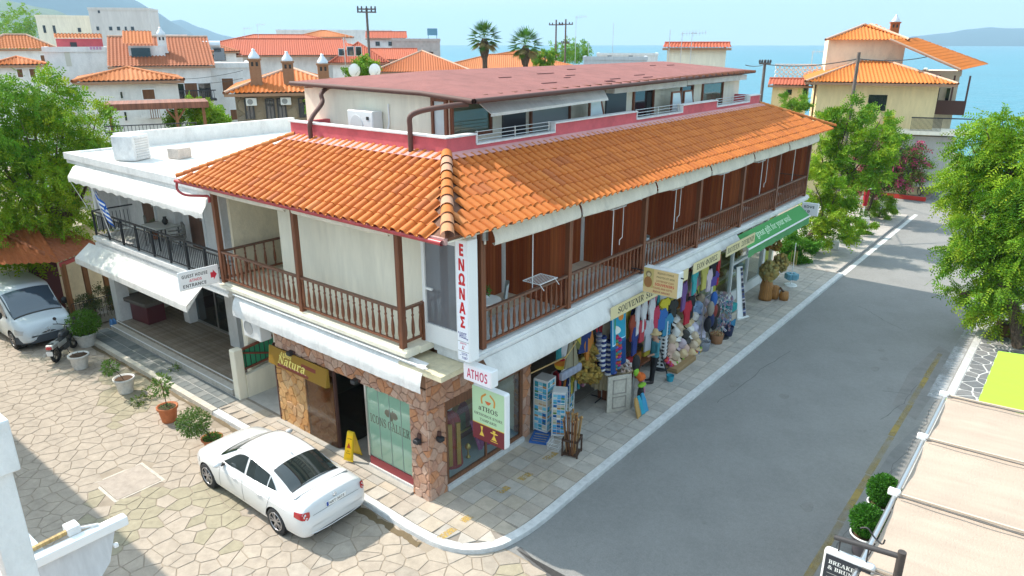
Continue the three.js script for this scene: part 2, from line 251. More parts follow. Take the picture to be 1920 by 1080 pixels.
// ------------------------------------------------------------------ sea, hills, terrain, road, lane, pavements
const seaY = -5;
{
  const sea = new THREE.CircleGeometry(8000, 96); sea.rotateX(-Math.PI / 2); sea.translate(0, seaY, 0);
  struct('sea', sea, M([.03, .20, .27], { rough: .34, bump: .35, bumpSize: 40, map: N_STREAK, size: 300, sizeY: 60 }));
  const coast = [[1990, 70], [1840, 84], [1700, 96], [1560, 100], [1420, 104], [1250, 150], [1100, 215], [960, 300], [860, 420], [760, 700], [640, 1200], [420, 2200], [0, 2600], [-900, 2600]].map(([x, m]) => far(x, 82, m));
  const near = [V(-900, 0, -900), V(-160, 0, 60), V(-60, 0, 160), V(60, 0, 90)], a = [], top = [...coast, ...near], y = -.06;
  const tri = (p, q, r) => a.push(p.x, p.yy, p.z, q.x, q.yy, q.z, r.x, r.yy, r.z), W = (p, yy) => ({ x: p.x, z: p.z, yy }), C = { x: 8, z: -6, yy: y };
  for (let i = 0; i < top.length; i++) { const p = W(top[i], y), q = W(top[(i + 1) % top.length], y); tri(C, q, p); }
  for (let i = 0; i < coast.length - 1; i++) { const o = p => { const v = V(p.x - CAM.x, 0, p.z - CAM.z).normalize().multiplyScalar(9); return { x: p.x + v.x, z: p.z + v.z, yy: seaY - 1 }; }; const p = W(coast[i], y), q = W(coast[i + 1], y), P = o(coast[i]), Q = o(coast[i + 1]); tri(p, q, P); tri(q, Q, P); }
  const g = new THREE.BufferGeometry(); g.setAttribute('position', new THREE.Float32BufferAttribute(a, 3)); g.computeVertexNormals();
  struct('ground', g, M([.34, .29, .22], { map: N_BLOT, size: 14, rough: .95, bump: .02, bumpSize: 1 }));
}
function hill(name, prof, dist, depth, mat, seed, rough = .06) { // ridge whose crest follows a line of bearings and heights
  const nu = 160, nv = 22, r = rng(seed), ph = [...Array(24)].map(() => r() * 6.28);
  const nz = (x, y) => { let s = 0; for (let k = 0; k < 12; k++) s += Math.sin(x * (3 + k * 2.7) * 2 + ph[k]) * Math.cos(y * (2 + k * 1.9) * 3 + ph[k + 12]) / (1 + k * .7); return s; };
  const g = grid(nu, nv, (u, v) => {
    const px = prof[0][0] + u * (prof[prof.length - 1][0] - prof[0][0]); let k = 0; while (k < prof.length - 2 && prof[k + 1][0] < px) k++;
    const A = prof[k], B = prof[k + 1], t = Math.min(1, Math.max(0, (px - A[0]) / (B[0] - A[0]))), py = A[1] + (B[1] - A[1]) * (t * t * (3 - 2 * t) * .4 + t * .6), crest = far(px, py, dist).y - seaY;
    const s = Math.sin(Math.PI * Math.pow(v, 1)), h = Math.max(0, crest * (Math.pow(s, .9) + rough * nz(u, v) * s * (1 - Math.pow(s, 8)))), p = far(px, 82, dist + (v - .5) * depth);
    return [p.x, seaY - 6 + h + 6 * Math.min(1, h / 10), p.z];
  });
  struct(name, g, mat);
}
const MHILL = M([.03, .07, .09], { map: N_BLOT, size: 420, rough: 1 });
hill('mountain', [[-1100, 40], [-500, -60], [-160, -95], [60, -60], [190, -28], [262, 0], [300, 22], [335, 46], [372, 66], [410, 78], [470, 90]], 5000, 3200, MHILL, 11);
hill('hill', [[-700, 60], [-260, 20], [-60, 2], [40, 6], [110, 20], [170, 42], [230, 62], [300, 84]], 2300, 1700, M([.10, .15, .085], { map: N_BLOT, size: 160, rough: 1 }), 12, .1);
hill('mountain_001', [[250, 60], [310, 42], [345, 37], [380, 52], [420, 66], [470, 78], [520, 84]], 6600, 2000, MHILL, 13, .03);
hill('island', [[1640, 84], [1710, 68], [1770, 62], [1810, 55], [1850, 51], [1880, 53], [1920, 53], [1990, 48], [2060, 60], [2200, 84]], 6600, 1600, MHILL, 14, .03);

// road and lane
const MASPH = M([.265, .258, .245], { map: N_ASPH, size: 6, rough: .92, bump: .006, bumpSize: .25 });
struct('road', poly([[-.15, 0, 2.4], [-.15, 0, 30], [30, 0, 30], [62, 0, 14], [62, 0, -3.5], [24.6, 0, -3.5], [24.6, 0, 2.4]]), MASPH);
struct('lane', poly([[-10.5, -.004, -34], [-10.5, -.004, 12], [-.15, -.004, 12], [-.15, -.004, -34]]), M([.36, .295, .225], { map: N_BLOT, size: 3, rough: .95 }));
{
  const lane = scene.getObjectByName('lane'), mats = [[.47, .395, .315], [.45, .375, .30], [.49, .41, .325], [.425, .355, .285], [.465, .40, .33], [.41, .35, .285]].map(c => M(c, { map: N_BLOT, size: 1.4, rough: .9, bump: .004, bumpSize: .3 }));
  const x0 = -9.6, z0 = -30, C = cells(9.4, 36, .39, 31, { gap: .009, jit: .48, inside: (x, y) => { const X = x0 + x, Z = z0 + y; return X < (Z < 0.2 ? -1.2 : Z < 2.4 ? -1.2 + Math.max(0, Z - .9) * .7 : -.25) && !(X > -4.75 && X < -3.5 && Z > -7.1 && Z < -5.75); } });
  C.sort((a, b) => Math.hypot(x0 + a.c[0] + 4, z0 + a.c[1] - 2) - Math.hypot(x0 + b.c[0] + 4, z0 + b.c[1] - 2)); const rest = [], rest2 = [], olive = [[.38, .33, .23], [.35, .30, .21], [.41, .355, .25]].map(c => M(c, { map: N_BLOT, size: 1.2, rough: .92, bump: .004, bumpSize: .3 }));
  C.forEach((c, i) => { const lift = R0() * .004, g = lay(c.P, .018 + lift, .012, x0, -.012, z0); const X = x0 + c.c[0], Z = z0 + c.c[1], st = Math.sin(X * 1.1 + Z * .35 + 1.2) + Math.sin(X * .6 - Z * .8) + .9 * Math.sin(X * 2.3 + Z * 1.1) + rr(-.6, .6), D = st > 1.25; if (i < 300) part('paving_stone', g, pick(D ? olive : mats), lane); else (D ? rest2 : rest).push(g); });
  part('paving_stones', rest, mats[1], lane).userData.kind = 'stuff'; part('stained_stones', rest2, olive[0], lane).userData.kind = 'stuff';
  part('concrete_cover', box(-4.66, -.01, -6.98, -3.6, .012, -5.86), M([.44, .37, .31], { map: N_BLOT, size: 1, rough: .95 }), lane);
  part('cover_frame', [box(-4.74, -.01, -7.04, -4.67, .008, -5.8), box(-3.59, -.01, -7.04, -3.52, .008, -5.8), box(-4.67, -.01, -7.04, -3.59, .008, -6.99), box(-4.67, -.01, -5.85, -3.59, .008, -5.8)], M([.58, .51, .43], { map: N_FINE, size: 1 }), lane);
}
// corner pavement with its kerb; outline of the kerb's outer edge
const kerbLine = [[-1.05, -8.4], [-1.05, -5], [-1.06, -2], [-1.1, -.3], [-1.12, .6], [-1.04, 1.38], [-.78, 1.95], [-.32, 2.33], [.1, 2.46], [.75, 2.55], [2.9, 2.55], [8, 2.55], [16, 2.55], [24.6, 2.55]];
{
  const curve = new THREE.CatmullRomCurve3(kerbLine.map(p => V(p[0], 0, p[1])), false, 'centripetal'), pts = curve.getPoints(150), N = pts.length, wide = .22;
  const inner = pts.map((p, i) => { const a = pts[Math.max(0, i - 1)], b = pts[Math.min(N - 1, i + 1)], t = b.clone().sub(a).normalize(); return V(p.x + t.z * wide, 0, p.z - t.x * wide); });
  const rows = [0, .012, .026, .026 + .001].length;
  const prof = [[0, -.02], [.0, .095], [.02, .118], [.5, .122], [.98, .121], [1, .09]];
  const kg = grid(N - 1, prof.length - 1, (u, v) => { const i = Math.round(u * (N - 1)), k = Math.round(v * (prof.length - 1)), s = prof[k][0], p = pts[i].clone().lerp(inner[i], s); return [p.x, prof[k][1] + .002 * Math.sin(i * 1.7), p.z]; });
  struct('kerb', toCreasedNormals(kg, .6), M([.74, .735, .72], { map: N_BLOT, size: 1.1, rough: .85, bump: .006, bumpSize: .3 }));
  const base = [...inner.map(p => [p.x, p.z]), [24.6, -.3], [.3, -.3], [.3, -8.4]], sh = new THREE.Shape(base.map(p => new THREE.Vector2(p[0], -p[1])));
  const bg = new THREE.ShapeGeometry(sh); bg.rotateX(-Math.PI / 2); bg.translate(0, .1, 0);
  const pav = struct('pavement', bg, M([.30, .26, .22], { map: N_BLOT, size: 2, rough: .95 }));
  const mats = [[.52, .44, .345], [.49, .415, .335], [.55, .46, .36], [.47, .40, .33], [.50, .435, .365]].map(c => M(c, { map: N_BLOT, size: 1.6, rough: .9, bump: .003, bumpSize: .25 })), grey = [[.50, .45, .39], [.53, .48, .42], [.47, .43, .38], [.56, .50, .43]].map(c => M(c, { map: N_BLOT, size: 1.6, rough: .88, bump: .003, bumpSize: .25 }));
  const inPoly = (x, z) => { let c = false; for (let i = 0, j = base.length - 1; i < base.length; j = i++) { const [xi, zi] = base[i], [xj, zj] = base[j]; if ((zi > z) !== (zj > z) && x < (xj - xi) * (z - zi) / (zj - zi) + xi) c = !c; } return c; };
  const clip = (P) => { // keep corners inside the kerb: pull stray corners towards the slab's middle
    let cx = 0, cz = 0; for (const p of P) { cx += p[0] / P.length; cz += p[1] / P.length; } if (!inPoly(cx, cz)) return null;
    return P.map(p => { let q = p; for (let k = 0; k < 12 && !inPoly(q[0], q[1]); k++) q = [cx + (q[0] - cx) * .9, cz + (q[1] - cz) * .9]; return q; }); };
  const all = [], s = .45, sz = .462, gp = .005;
  for (let i = -4; i < 58; i++) for (let j = -20; j < 6; j++) { const a = i * s, b = j * sz + .02; if (a > -.05 && b < -.1) continue; const P = clip([[a + gp, b + gp], [a + s - gp, b + gp], [a + s - gp, b + sz - gp], [a + gp, b + sz - gp]]); if (P) all.push({ P, i, j, d: Math.hypot(a + 6, b - 6) }); }
  all.sort((a, b) => a.d - b.d); const rest = [];
  all.forEach((t, k) => { const g = lay(t.P, .022 + R0() * .003, .006, 0, .1, 0); if (k < 300) part('paving_slab', g, pick(t.P[0][0] > 3 ? grey : R0() < .75 ? mats : grey), pav); else rest.push(g); });
  if (rest.length) part('paving_slabs', rest, grey[0], pav).userData.kind = 'stuff';
  // worn yellow paint dabs on the slabs
  const MY = M([.62, .40, .09], { map: N_BLOT, size: .4, rough: .9, transparent: true, alphaMap: rep(noiseMap(128, 77, [[10, 1], [30, 1]], 0, 1), .5) });
  for (const [px, py, w] of [[838, 1000, .42], [945, 918, .3], [985, 893, .35], [875, 972, .25], [1032, 855, .4]]) { const p = onY(px, py, .13); part('paint_mark', poly([[p.x - w * .6, .129, p.z - .1], [p.x - w * .5, .129, p.z + .08], [p.x + w * .6, .129, p.z + .1], [p.x + w * .5, .129, p.z - .08]]), MY, pav); }
}
// markings
const road = scene.getObjectByName('road');
part('edge_line', poly([[24.7, .005, 2.36], [24.7, .005, 2.6], [40.8, .005, 2.62], [40.8, .005, 2.4]]), M([.72, .72, .70], { map: N_BLOT, size: .8 }), road);
{
  const wear = noiseMap(256, 91, [[3, 1], [9, 1], [40, .5]], .12, .8, { pow: 1.2 });
  const MYL = M([.42, .30, .08], { map: N_BLOT, size: .5, rough: .9, transparent: true, alphaMap: rep(wear, 4) });
  for (let x = 3; x < 17; x += 2.4) part('yellow_line', poly([[x, .005, 7.68], [x, .005, 7.84], [x + 2.35, .005, 7.85], [x + 2.35, .005, 7.7]]), MYL, road);
  const MW = M([.62, .63, .64], { map: N_BLOT, size: .7, rough: .9, transparent: true, alphaMap: rep(wear, 3) });
  part('worn_line', poly([[13.5, .005, 8.05], [13.5, .005, 8.45], [24, .005, 8.45], [24, .005, 8.05]]), MW, road);
  part('stop_line', poly([[49.5, .005, 3.4], [49.5, .005, 4.0], [58, .005, 3.8], [58, .005, 3.3]]), MW, road); part('stop_line', poly([[48.7, .005, 3.3], [48.7, .005, 6.2], [49.4, .005, 6.2], [49.4, .005, 3.3]]), MW, road);
  const patch = (P, c) => part('asphalt_patch', poly(P.map(p => [p[0], .004, p[1]])), M(c, { map: N_BLOT, size: 2, rough: .92, bump: .005, bumpSize: .2 }), road);
  patch([[12.2, 7.35], [11.6, 8.1], [17.4, 8.3], [18.1, 7.6], [15, 7.25]], [.25, .235, .22]); patch([[7.2, 7.9], [6.6, 8.5], [10.6, 8.5], [11.2, 8.2], [9.3, 7.95]], [.24, .235, .23]);
  part('tar_line', poly([[-.02, .004, 2.62], [-.35, .004, 3.7], [-.1, .004, 12], [-.02, .004, 12], [-.2, .004, 3.7], [.1, .004, 2.64]]), M([.12, .115, .11], { map: N_BLOT, size: 1 }), road);
}
{ // mud along the kerb, soil gap along the tiled strip, cracks and stains in the asphalt
  const ln = scene.getObjectByName('lane'), strip = (P, w, y) => { const L = [], Q = []; P.forEach(([x, z], i) => { const a = P[Math.max(0, i - 1)], b = P[Math.min(P.length - 1, i + 1)], d = Math.hypot(b[0] - a[0], b[1] - a[1]), nx = -(b[1] - a[1]) / d, nz = (b[0] - a[0]) / d, k = w * rr(.5, 1.2); L.push([x + nx * k, y, z + nz * k]); Q.push([x - nx * k, y, z - nz * k]); }); const g = []; for (let i = 0; i < L.length - 1; i++) g.push(poly([L[i], L[i + 1], Q[i + 1], Q[i]])); return g; };
  const mud = M([.17, .12, .06], { map: N_BLOT, size: .5, rough: .7 }); part('mud_strip', strip([...Array(26)].map((_, i) => [-1.24 + .03 * Math.sin(i), -1.6 + i * .1]), .1, .0125), mud, ln); part('soil_gap', strip([...Array(40)].map((_, i) => [-1.13 + .02 * Math.sin(i * 1.3), -16.8 + i * .31]), .07, .0125), mud, ln);
  const rd = scene.getObjectByName('road'), ck = M([.13, .125, .12], { rough: 1 }), r = rng(88); for (const [x, z, n, dx, dz] of [[7, 8.2, 30, .22, 0], [11, 7.3, 26, .2, .02], [4, 7.95, 22, .2, .01], [13, 6.9, 14, .05, .1], [9, 3.2, 18, .3, .02], [19, 6.2, 16, .12, -.12]]) { const P = [[x, z]]; for (let i = 0; i < n; i++) { const q = P[P.length - 1]; P.push([q[0] + dx * (.6 + r() * .8) + (r() - .5) * .06, q[1] + dz + (r() - .5) * .11]); } part('crack', strip(P, .011, .0045), ck, rd); }
  const sm = M([.245, .235, .22], { map: N_BLOT, size: .4, rough: .85 }); for (let i = 0; i < 9; i++) { const x = 1.5 + r() * 20, z = 3 + r() * 5, q = .03 + r() * .09, P = [...Array(9)].map((_, k) => [x + q * (1 + r() * .6) * Math.cos(k * .7) * 1.4, .0046, z + q * (1 + r() * .6) * Math.sin(k * .7)]); part('oil_spot', poly(P.reverse()), sm, rd); }
}
// far pavements
struct('pavement_001', box(24.62, -.02, -3.6, 40, .1, 2.2), M([.46, .42, .38], { map: N_BLOT, size: 1.5, rough: .9, bump: .004 }));
struct('kerb_001', box(-6, -.02, 8.5, 40, .115, 8.72), M([.56, .55, .53], { map: N_BLOT, size: 1.2, rough: .9, bump: .005 }));
{
  const pv = struct('pavement_002', box(-6, -.02, 8.72, 40, .1, 30), M([.62, .61, .58], { map: N_BLOT, size: 2, rough: .9 }));
  const mats = [[.19, .19, .19], [.23, .225, .22], [.16, .165, .17]].map(c => M(c, { map: N_BLOT, size: 1, rough: .85, bump: .004 })), rest = [];
  const C = cells(22, 3.4, .55, 51, { gap: .05, jit: .47, sx: .8 }); C.forEach(c => { const g = lay(c.P, .014, .012, 6, .1, 8.74); part('crazy_paving_stone', g, pick(mats), pv); });
}
struct('pavement_003', box(-40, -.02, -40, -10.5, .08, 12), MAT.concrete);
// ------------------------------------------------------------------ the corner building
const corner = thing('corner_building', 'cream corner building with orange tiled roof, wooden balconies, stone shopfront and red parapet', 'building');
const cp = (n, g, m, k) => part(n, g, m, corner, k);
const postsX = [.65, 3.85, 7.55, 11.05, 14.55, 18.05, 21.7], BX = -.42, BZ = 1.13;
{ // shell: back block, floors, slabs
  cp('core_wall', box(3.62, 0, -11, 24, 3.88, -4.6), MAT.plasterCream);
  for (const b of [[3.42, -5.95, 3.62, -.02], [.06, -6.1, 3.62, -5.95], [13.5, -4.6, 13.62, -.02], [22, -4.6, 22.2, -.02]]) cp('party_wall', box(b[0], .12, b[1], b[2], 3.88, b[3]), MAT.plasterPale);
  cp('shop_floor', box(.02, .02, -5.95, 22, .13, -.01), M([.42, .37, .32], { map: N_BLOT, size: 1.2, rough: .5 }));
  cp('floor_slab', [box(-.1, 3.9, -7.5, 22, 4.06, -.0), box(-.45, 3.88, -7.5, -.1, 4.08, -.05), box(-.53, 3.93, -7.5, -.45, 4.02, -.03)], MAT.plasterPale);
  cp('balcony_slab', [box(.3, 3.86, 0, 22.1, 4.06, 1.22), box(.3, 3.78, .1, 22, 3.86, 1.1)], MAT.plasterWhite);
  cp('slab_moulding', box(.3, 3.93, 1.22, 22.1, 4.0, 1.26), MAT.plasterWhite);
  cp('corner_ledge', [box(-.5, 3.64, -.3, .34, 3.76, 1.0)], M([.74, .66, .46], { map: N_BLOT, size: 1, rough: .9 }));
  cp('ceiling', box(0, 6.72, -7.4, 22.6, 6.84, .9), MAT.plasterPale);
  // first floor walls
  cp('bedroom_wall', [box(.3, 4.06, -5.6, .5, 6.72, -.2), box(.5, 4.06, -5.6, 2.3, 6.72, -5.45)], MAT.plasterPale);
  cp('recess_wall', [box(2.2, 4.06, -7.5, 2.35, 6.72, -5.6), box(.05, 4.06, -7.62, 2.35, 6.72, -7.5)], MAT.plasterCream);
  cp('upper_block', box(2.35, 4.06, -11, 22.2, 7.0, -1.6), MAT.plasterCream);
}
{ // corner glazing bay on the first floor
  const bay = cp('corner_bay', [box(.2, 4.06, -.19, .3, 4.5, .95), box(.2, 4.5, -.19, .3, 6.55, -.1), box(.2, 4.5, .86, .3, 6.55, .95), box(.2, 6.4, -.1, .3, 6.72, .86), box(.2, 5.28, -.1, .26, 5.33, .1)], MAT.white);
  part('pane', box(.24, 4.5, -.1, .255, 6.4, .86), M([.16, .165, .18], { rough: .08, clearcoat: 1 }), bay);
  part('curtain', grid(24, 1, (u, v) => [.36 + .03 * Math.sin(u * 30), 4.5 + 1.9 * v, -.08 + .35 * u]), M([.62, .64, .68], { rough: .95 }), bay);
  cp('corner_column', [box(.28, 4.06, 1.0, .52, 6.75, 1.14), box(.05, 4.06, .96, .28, 6.75, 1.1)], MAT.plasterWhite);
}
// ---- wooden posts, rails, balusters
const balGeo = lathe([[.0, 0], [.026, 0], [.026, .05], [.018, .07], [.034, .12], [.040, .2], [.036, .34], [.024, .46], [.018, .5], [.03, .53], [.03, .55], [.018, .57], [.022, .64], [.026, .66], [.026, .72], [0, .72]], 8);
const balMat = [MAT.wood, M([.30, .105, .045], { map: N_WOOD, size: .5, rough: .5 }), M([.23, .08, .034], { map: N_WOOD, size: .5, rough: .5 })];
metric(balGeo); const balShared = metric(clean(balGeo.clone()));
function railing(parent, a, b, y, spacing, ends = .09) { // a,b = [x,z]
  const d = [b[0] - a[0], b[1] - a[1]], L = Math.hypot(...d), u = [d[0] / L, d[1] / L], n = Math.round((L - 2 * ends) / spacing), P = (t, yy) => [a[0] + u[0] * t, yy, a[1] + u[1] * t];
  part('handrail', bar(P(.04, y + .86), P(L - .04, y + .86), .085, .05), M([.22, .105, .065], { map: N_WOOD, size: .5, rough: .5 }), parent);
  part('bottom_rail', bar(P(.04, y + .1), P(L - .04, y + .1), .06, .045), MAT.wood, parent);
  for (let i = 0; i <= n; i++) { const p = P(ends + (L - 2 * ends) * (i + .0) / n, y + .118), m = share('baluster', balShared, pick(balMat), parent); m.position.set(...p); m.rotation.y = R0() * 3; }
}
const postMat = M([.22, .075, .032], { map: N_WOOD, size: .4, sizeY: 2, rough: .5 });
for (const z of [-7.38, -3.8, -.2]) cp('post', rbox(BX - .065, 4.07, z - .065, BX + .065, 6.78, z + .065, .012), postMat);
cp('post', rbox(.16, 4.07, -.25, .26, 4.98, -.15, .01), postMat);
postsX.forEach((x, i) => cp('post', rbox(x - .07, 4.07, BZ - .07, x + .07, 6.8, BZ + .07, .012), postMat));
railing(corner, [BX, -7.38], [BX, -3.8], 4.09, .215); railing(corner, [BX, -3.8], [BX, -.2], 4.09, .215); railing(corner, [BX, -.2], [.2, -.2], 4.09, .2); railing(corner, [BX, -7.38], [2.2, -7.38], 4.09, .3);
for (let i = 0; i < 6; i++) railing(corner, [postsX[i], BZ], [postsX[i + 1], BZ], 4.07, .2);
railing(corner, [21.7, BZ], [21.7, -.9], 4.07, .25);
// ---- wooden partitions and room fronts along the street balcony
{
  const planks = [MAT.plankA, MAT.plankB, MAT.plankC], pg = metric(clean(rbox(-.016, 0, -.058, .016, 2.05, .058, .006, 1))), pw = metric(clean(rbox(-.058, 0, -.016, .058, 2.5, .016, .006, 1)));
  const curtainM = M([.36, .50, .60], { rough: .95 }), frameM = M([.10, .035, .018], { map: N_WOOD, size: .4, rough: .5 });
  for (let i = 1; i < 7; i++) { const x = postsX[i];
    for (let k = 0; k < 16; k++) { const m = share('plank', pg, pick(planks), corner); m.position.set(x, 4.07, BZ - .13 - k * .119); }
    cp('partition_rail', [box(x - .03, 6.12, -.85, x + .03, 6.17, 1.06)], MAT.plankB);
  }
  for (let i = 0; i < 6; i++) { const a = postsX[i], b = postsX[i + 1], z = -.9, w = b - a;
    cp('room_wall', [box(a - .1, 4.06, z - .15, a + .32, 6.72, z), box(a + .32, 6.45, z - .15, b - .1, 6.72, z)], MAT.plasterWhite);
    const k = 11; for (let q = 0; q < k; q++) { const m = share('plank', pw, pick(planks), corner); m.position.set(b - .15 - q * .119, 4.06, z - .03); }
    const gl = cp('sliding_door', [box(a + .32, 4.06, z - .08, a + .4, 6.45, z - .02), box(b - 1.56, 4.06, z - .08, b - 1.48, 6.45, z - .02), box(a + .4, 6.38, z - .08, b - 1.56, 6.45, z - .02), box((a + b) / 2 - .85, 4.06, z - .07, (a + b) / 2 - .79, 6.38, z - .03)], frameM);
    part('pane', box(a + .4, 4.1, z - .055, b - 1.56, 6.38, z - .045), MAT.glassTint, gl); part('room_wall_inside', box(a + .3, 4.06, z - .69, b - 1.4, 6.5, z - .66), MAT.plasterCream, gl);
    part('curtain', grid(40, 1, (u, v) => [a + .42 + .55 * u, 4.1 + 2.28 * v, z - .13 + .025 * Math.sin(u * 44)]), curtainM, gl);
    // white pole and folding drying rack hung from the balcony ceiling
    cp('awning_pole', rod([a + w * .6, 4.9, BZ - .12], [a + w * .6, 6.7, BZ - .12], .014, 6), MAT.white);
  }
}
// ---- rolled cream blinds under the eaves
for (let i = 0; i < 6; i++) { const a = postsX[i], b = postsX[i + 1], sag = [.02, .03, .05, .06, .03, .03][i];
  cp('rolled_awning', grid(14, 8, (u, v) => { const x = a + .04 + (b - a - .08) * u, s = -sag * Math.sin(Math.PI * u), t = v * 1.0; const P = [[1.2, 6.8], [1.28, 6.79], [1.36, 6.76], [1.43, 6.69], [1.47, 6.6], [1.485, 6.52], [1.48, 6.44], [1.46, 6.42], [1.40, 6.46]][Math.round(v * 8)]; return [x, P[1] + s * Math.min(1, v * 1.6), P[0]]; }), MAT.canvas);
  cp('awning_bracket', [box(a - .04, 6.5, 1.18, a + .04, 6.86, 1.3), rod([a, 6.5, 1.24], [a, 6.42, 1.24], .03, 6)], MAT.steel);
}
for (const [a, b] of [[-7.25, -3.95], [-3.65, -.32]]) cp('rolled_awning', grid(10, 6, (u, v) => { const z = a + (b - a) * u, P = [[-.46, 6.78], [-.54, 6.77], [-.58, 6.72], [-.59, 6.66], [-.58, 6.6], [-.55, 6.57], [-.5, 6.58]][Math.round(v * 6)]; return [P[0], P[1] - .03 * Math.sin(Math.PI * u) * v, z]; }), MAT.canvas);
// end screen at the far end of the balcony
cp('end_awning', slab3([[21.75, 6.6, 1.0], [21.75, 6.6, -.6], [21.9, 5.6, -.6], [21.9, 5.6, 1.0]], .02), MAT.canvas);

// ---- the tiled skirt roof
const EY = 6.9, PY = 7.95, PX = 1.45, PZ = -.55;
const slopeL = { poly: [[-.8, 1.6], [-.8, -8.3], [PX, -6.15], [PX, PZ]] }, slopeR = { poly: [[-.8, 1.6], [PX, PZ], [19.75, PZ], [23.1, 1.6]] };
const yR = z => EY + (1.6 - z) * (PY - EY) / (1.6 - PZ), yL = x => EY + (x + .8) * (PY - EY) / (PX + .8);
const roof = cp('roof', [slab3(slopeL.poly.map(([x, z]) => [x, yL(x), z]), .07), slab3(slopeR.poly.map(([x, z]) => [x, yR(z), z]), .07)], M([.20, .085, .045], { map: N_BLOT, size: 1 }));
cp('roof_far_slope', [slab3([[-.8, EY - .01, -8.3], [PX, PY - .01, -6.15], [8, PY - .01, -6.15], [8, EY - .01, -8.3]], .07), slab3([[23.1, EY - .01, 1.6], [19.75, PY - .01, PZ], [19.75, PY - .01, -9], [23.1, EY - .01, -11]], .07)], TILE[1]);
const tw = .25, tl = .34;
const tileGeo = metric(clean(merge([(() => { // S-profile clay tile with a lip at its lower end
  const prof = []; for (let k = 0; k <= 7; k++) { const a = Math.PI * k / 7; prof.push([.095 - .083 * Math.cos(a), .072 * Math.sin(a) + .012]); } prof.push([.205, .004], [.25, .012]); prof.unshift([0, .012]);
  const up = prof.map(([x, y]) => [x, y, 0]), dn = prof.map(([x, y]) => [x, y + .022, tl + .05]), bt = prof.map(([x, y]) => [x, y - .0, tl + .05]), p = [], q = (a, b, c, d) => p.push(...a, ...b, ...c, ...a, ...c, ...d);
  for (let k = 0; k < prof.length - 1; k++) { q(up[k], dn[k], dn[k + 1], up[k + 1]); q(dn[k], bt[k], bt[k + 1], dn[k + 1]); }
  const g = new THREE.BufferGeometry(); g.setAttribute('position', new THREE.Float32BufferAttribute(p, 3)); return toCreasedNormals(g, .9);
})()])));
function tileSlope(parent, O, e, s, n, U, Vv, inside, count, mats, cols) { // O eave start, e along, s up the slope
  const down = s.clone().negate(), list = [], base = new THREE.Matrix4().makeBasis(e, n, down), rest = [], r = rng(U * 100 | 0);
  for (let j = 0; j * tl < Vv; j++) for (let i = 0; i * tw < U; i++) { const c = O.clone().addScaledVector(e, (i + .5) * tw).addScaledVector(s, (j + .5) * tl); if (inside(c)) list.push([i, j, c.distanceTo(CAM)]); }
  list.sort((a, b) => a[2] - b[2]);
  list.forEach(([i, j], k) => {
    const p = O.clone().addScaledVector(e, i * tw + (r() - .5) * .012).addScaledVector(s, (j + 1) * tl - .06 + (r() - .5) * .014).addScaledVector(n, .012 + r() * .006), q = new THREE.Quaternion().setFromRotationMatrix(base).multiply(new THREE.Quaternion().setFromEuler(new THREE.Euler((r() - .5) * .02, (r() - .5) * .035, (r() - .5) * .03)));
    const m = new THREE.Mesh(tileGeo, mats[Math.floor(r() * r() * mats.length)]);
    if (k < count) { m.name = 'tile'; m.position.copy(p); m.quaternion.copy(q); m.castShadow = m.receiveShadow = true; parent.add(m); }
    else { const g = tileGeo.clone(); g.applyMatrix4(new THREE.Matrix4().compose(p, q, V(1, 1, 1))); rest.push(tint(g, ...pick(cols, r))); }
  });
  if (rest.length) { const m = part('tiles', rest, M([1, 1, 1], { vertexColors: true, map: N_TILE, size: .8, rough: .75 }), parent); m.userData.kind = 'stuff'; }
}
const inP = (P, x, z) => { let c = false; for (let i = 0, j = P.length - 1; i < P.length; j = i++) { const [xi, zi] = P[i], [xj, zj] = P[j]; if ((zi > z) !== (zj > z) && x < (xj - xi) * (z - zi) / (zj - zi) + xi) c = !c; } return c; };
const tcol = [[.57, .16, .02], [.54, .148, .019], [.59, .17, .023], [.51, .138, .02]];
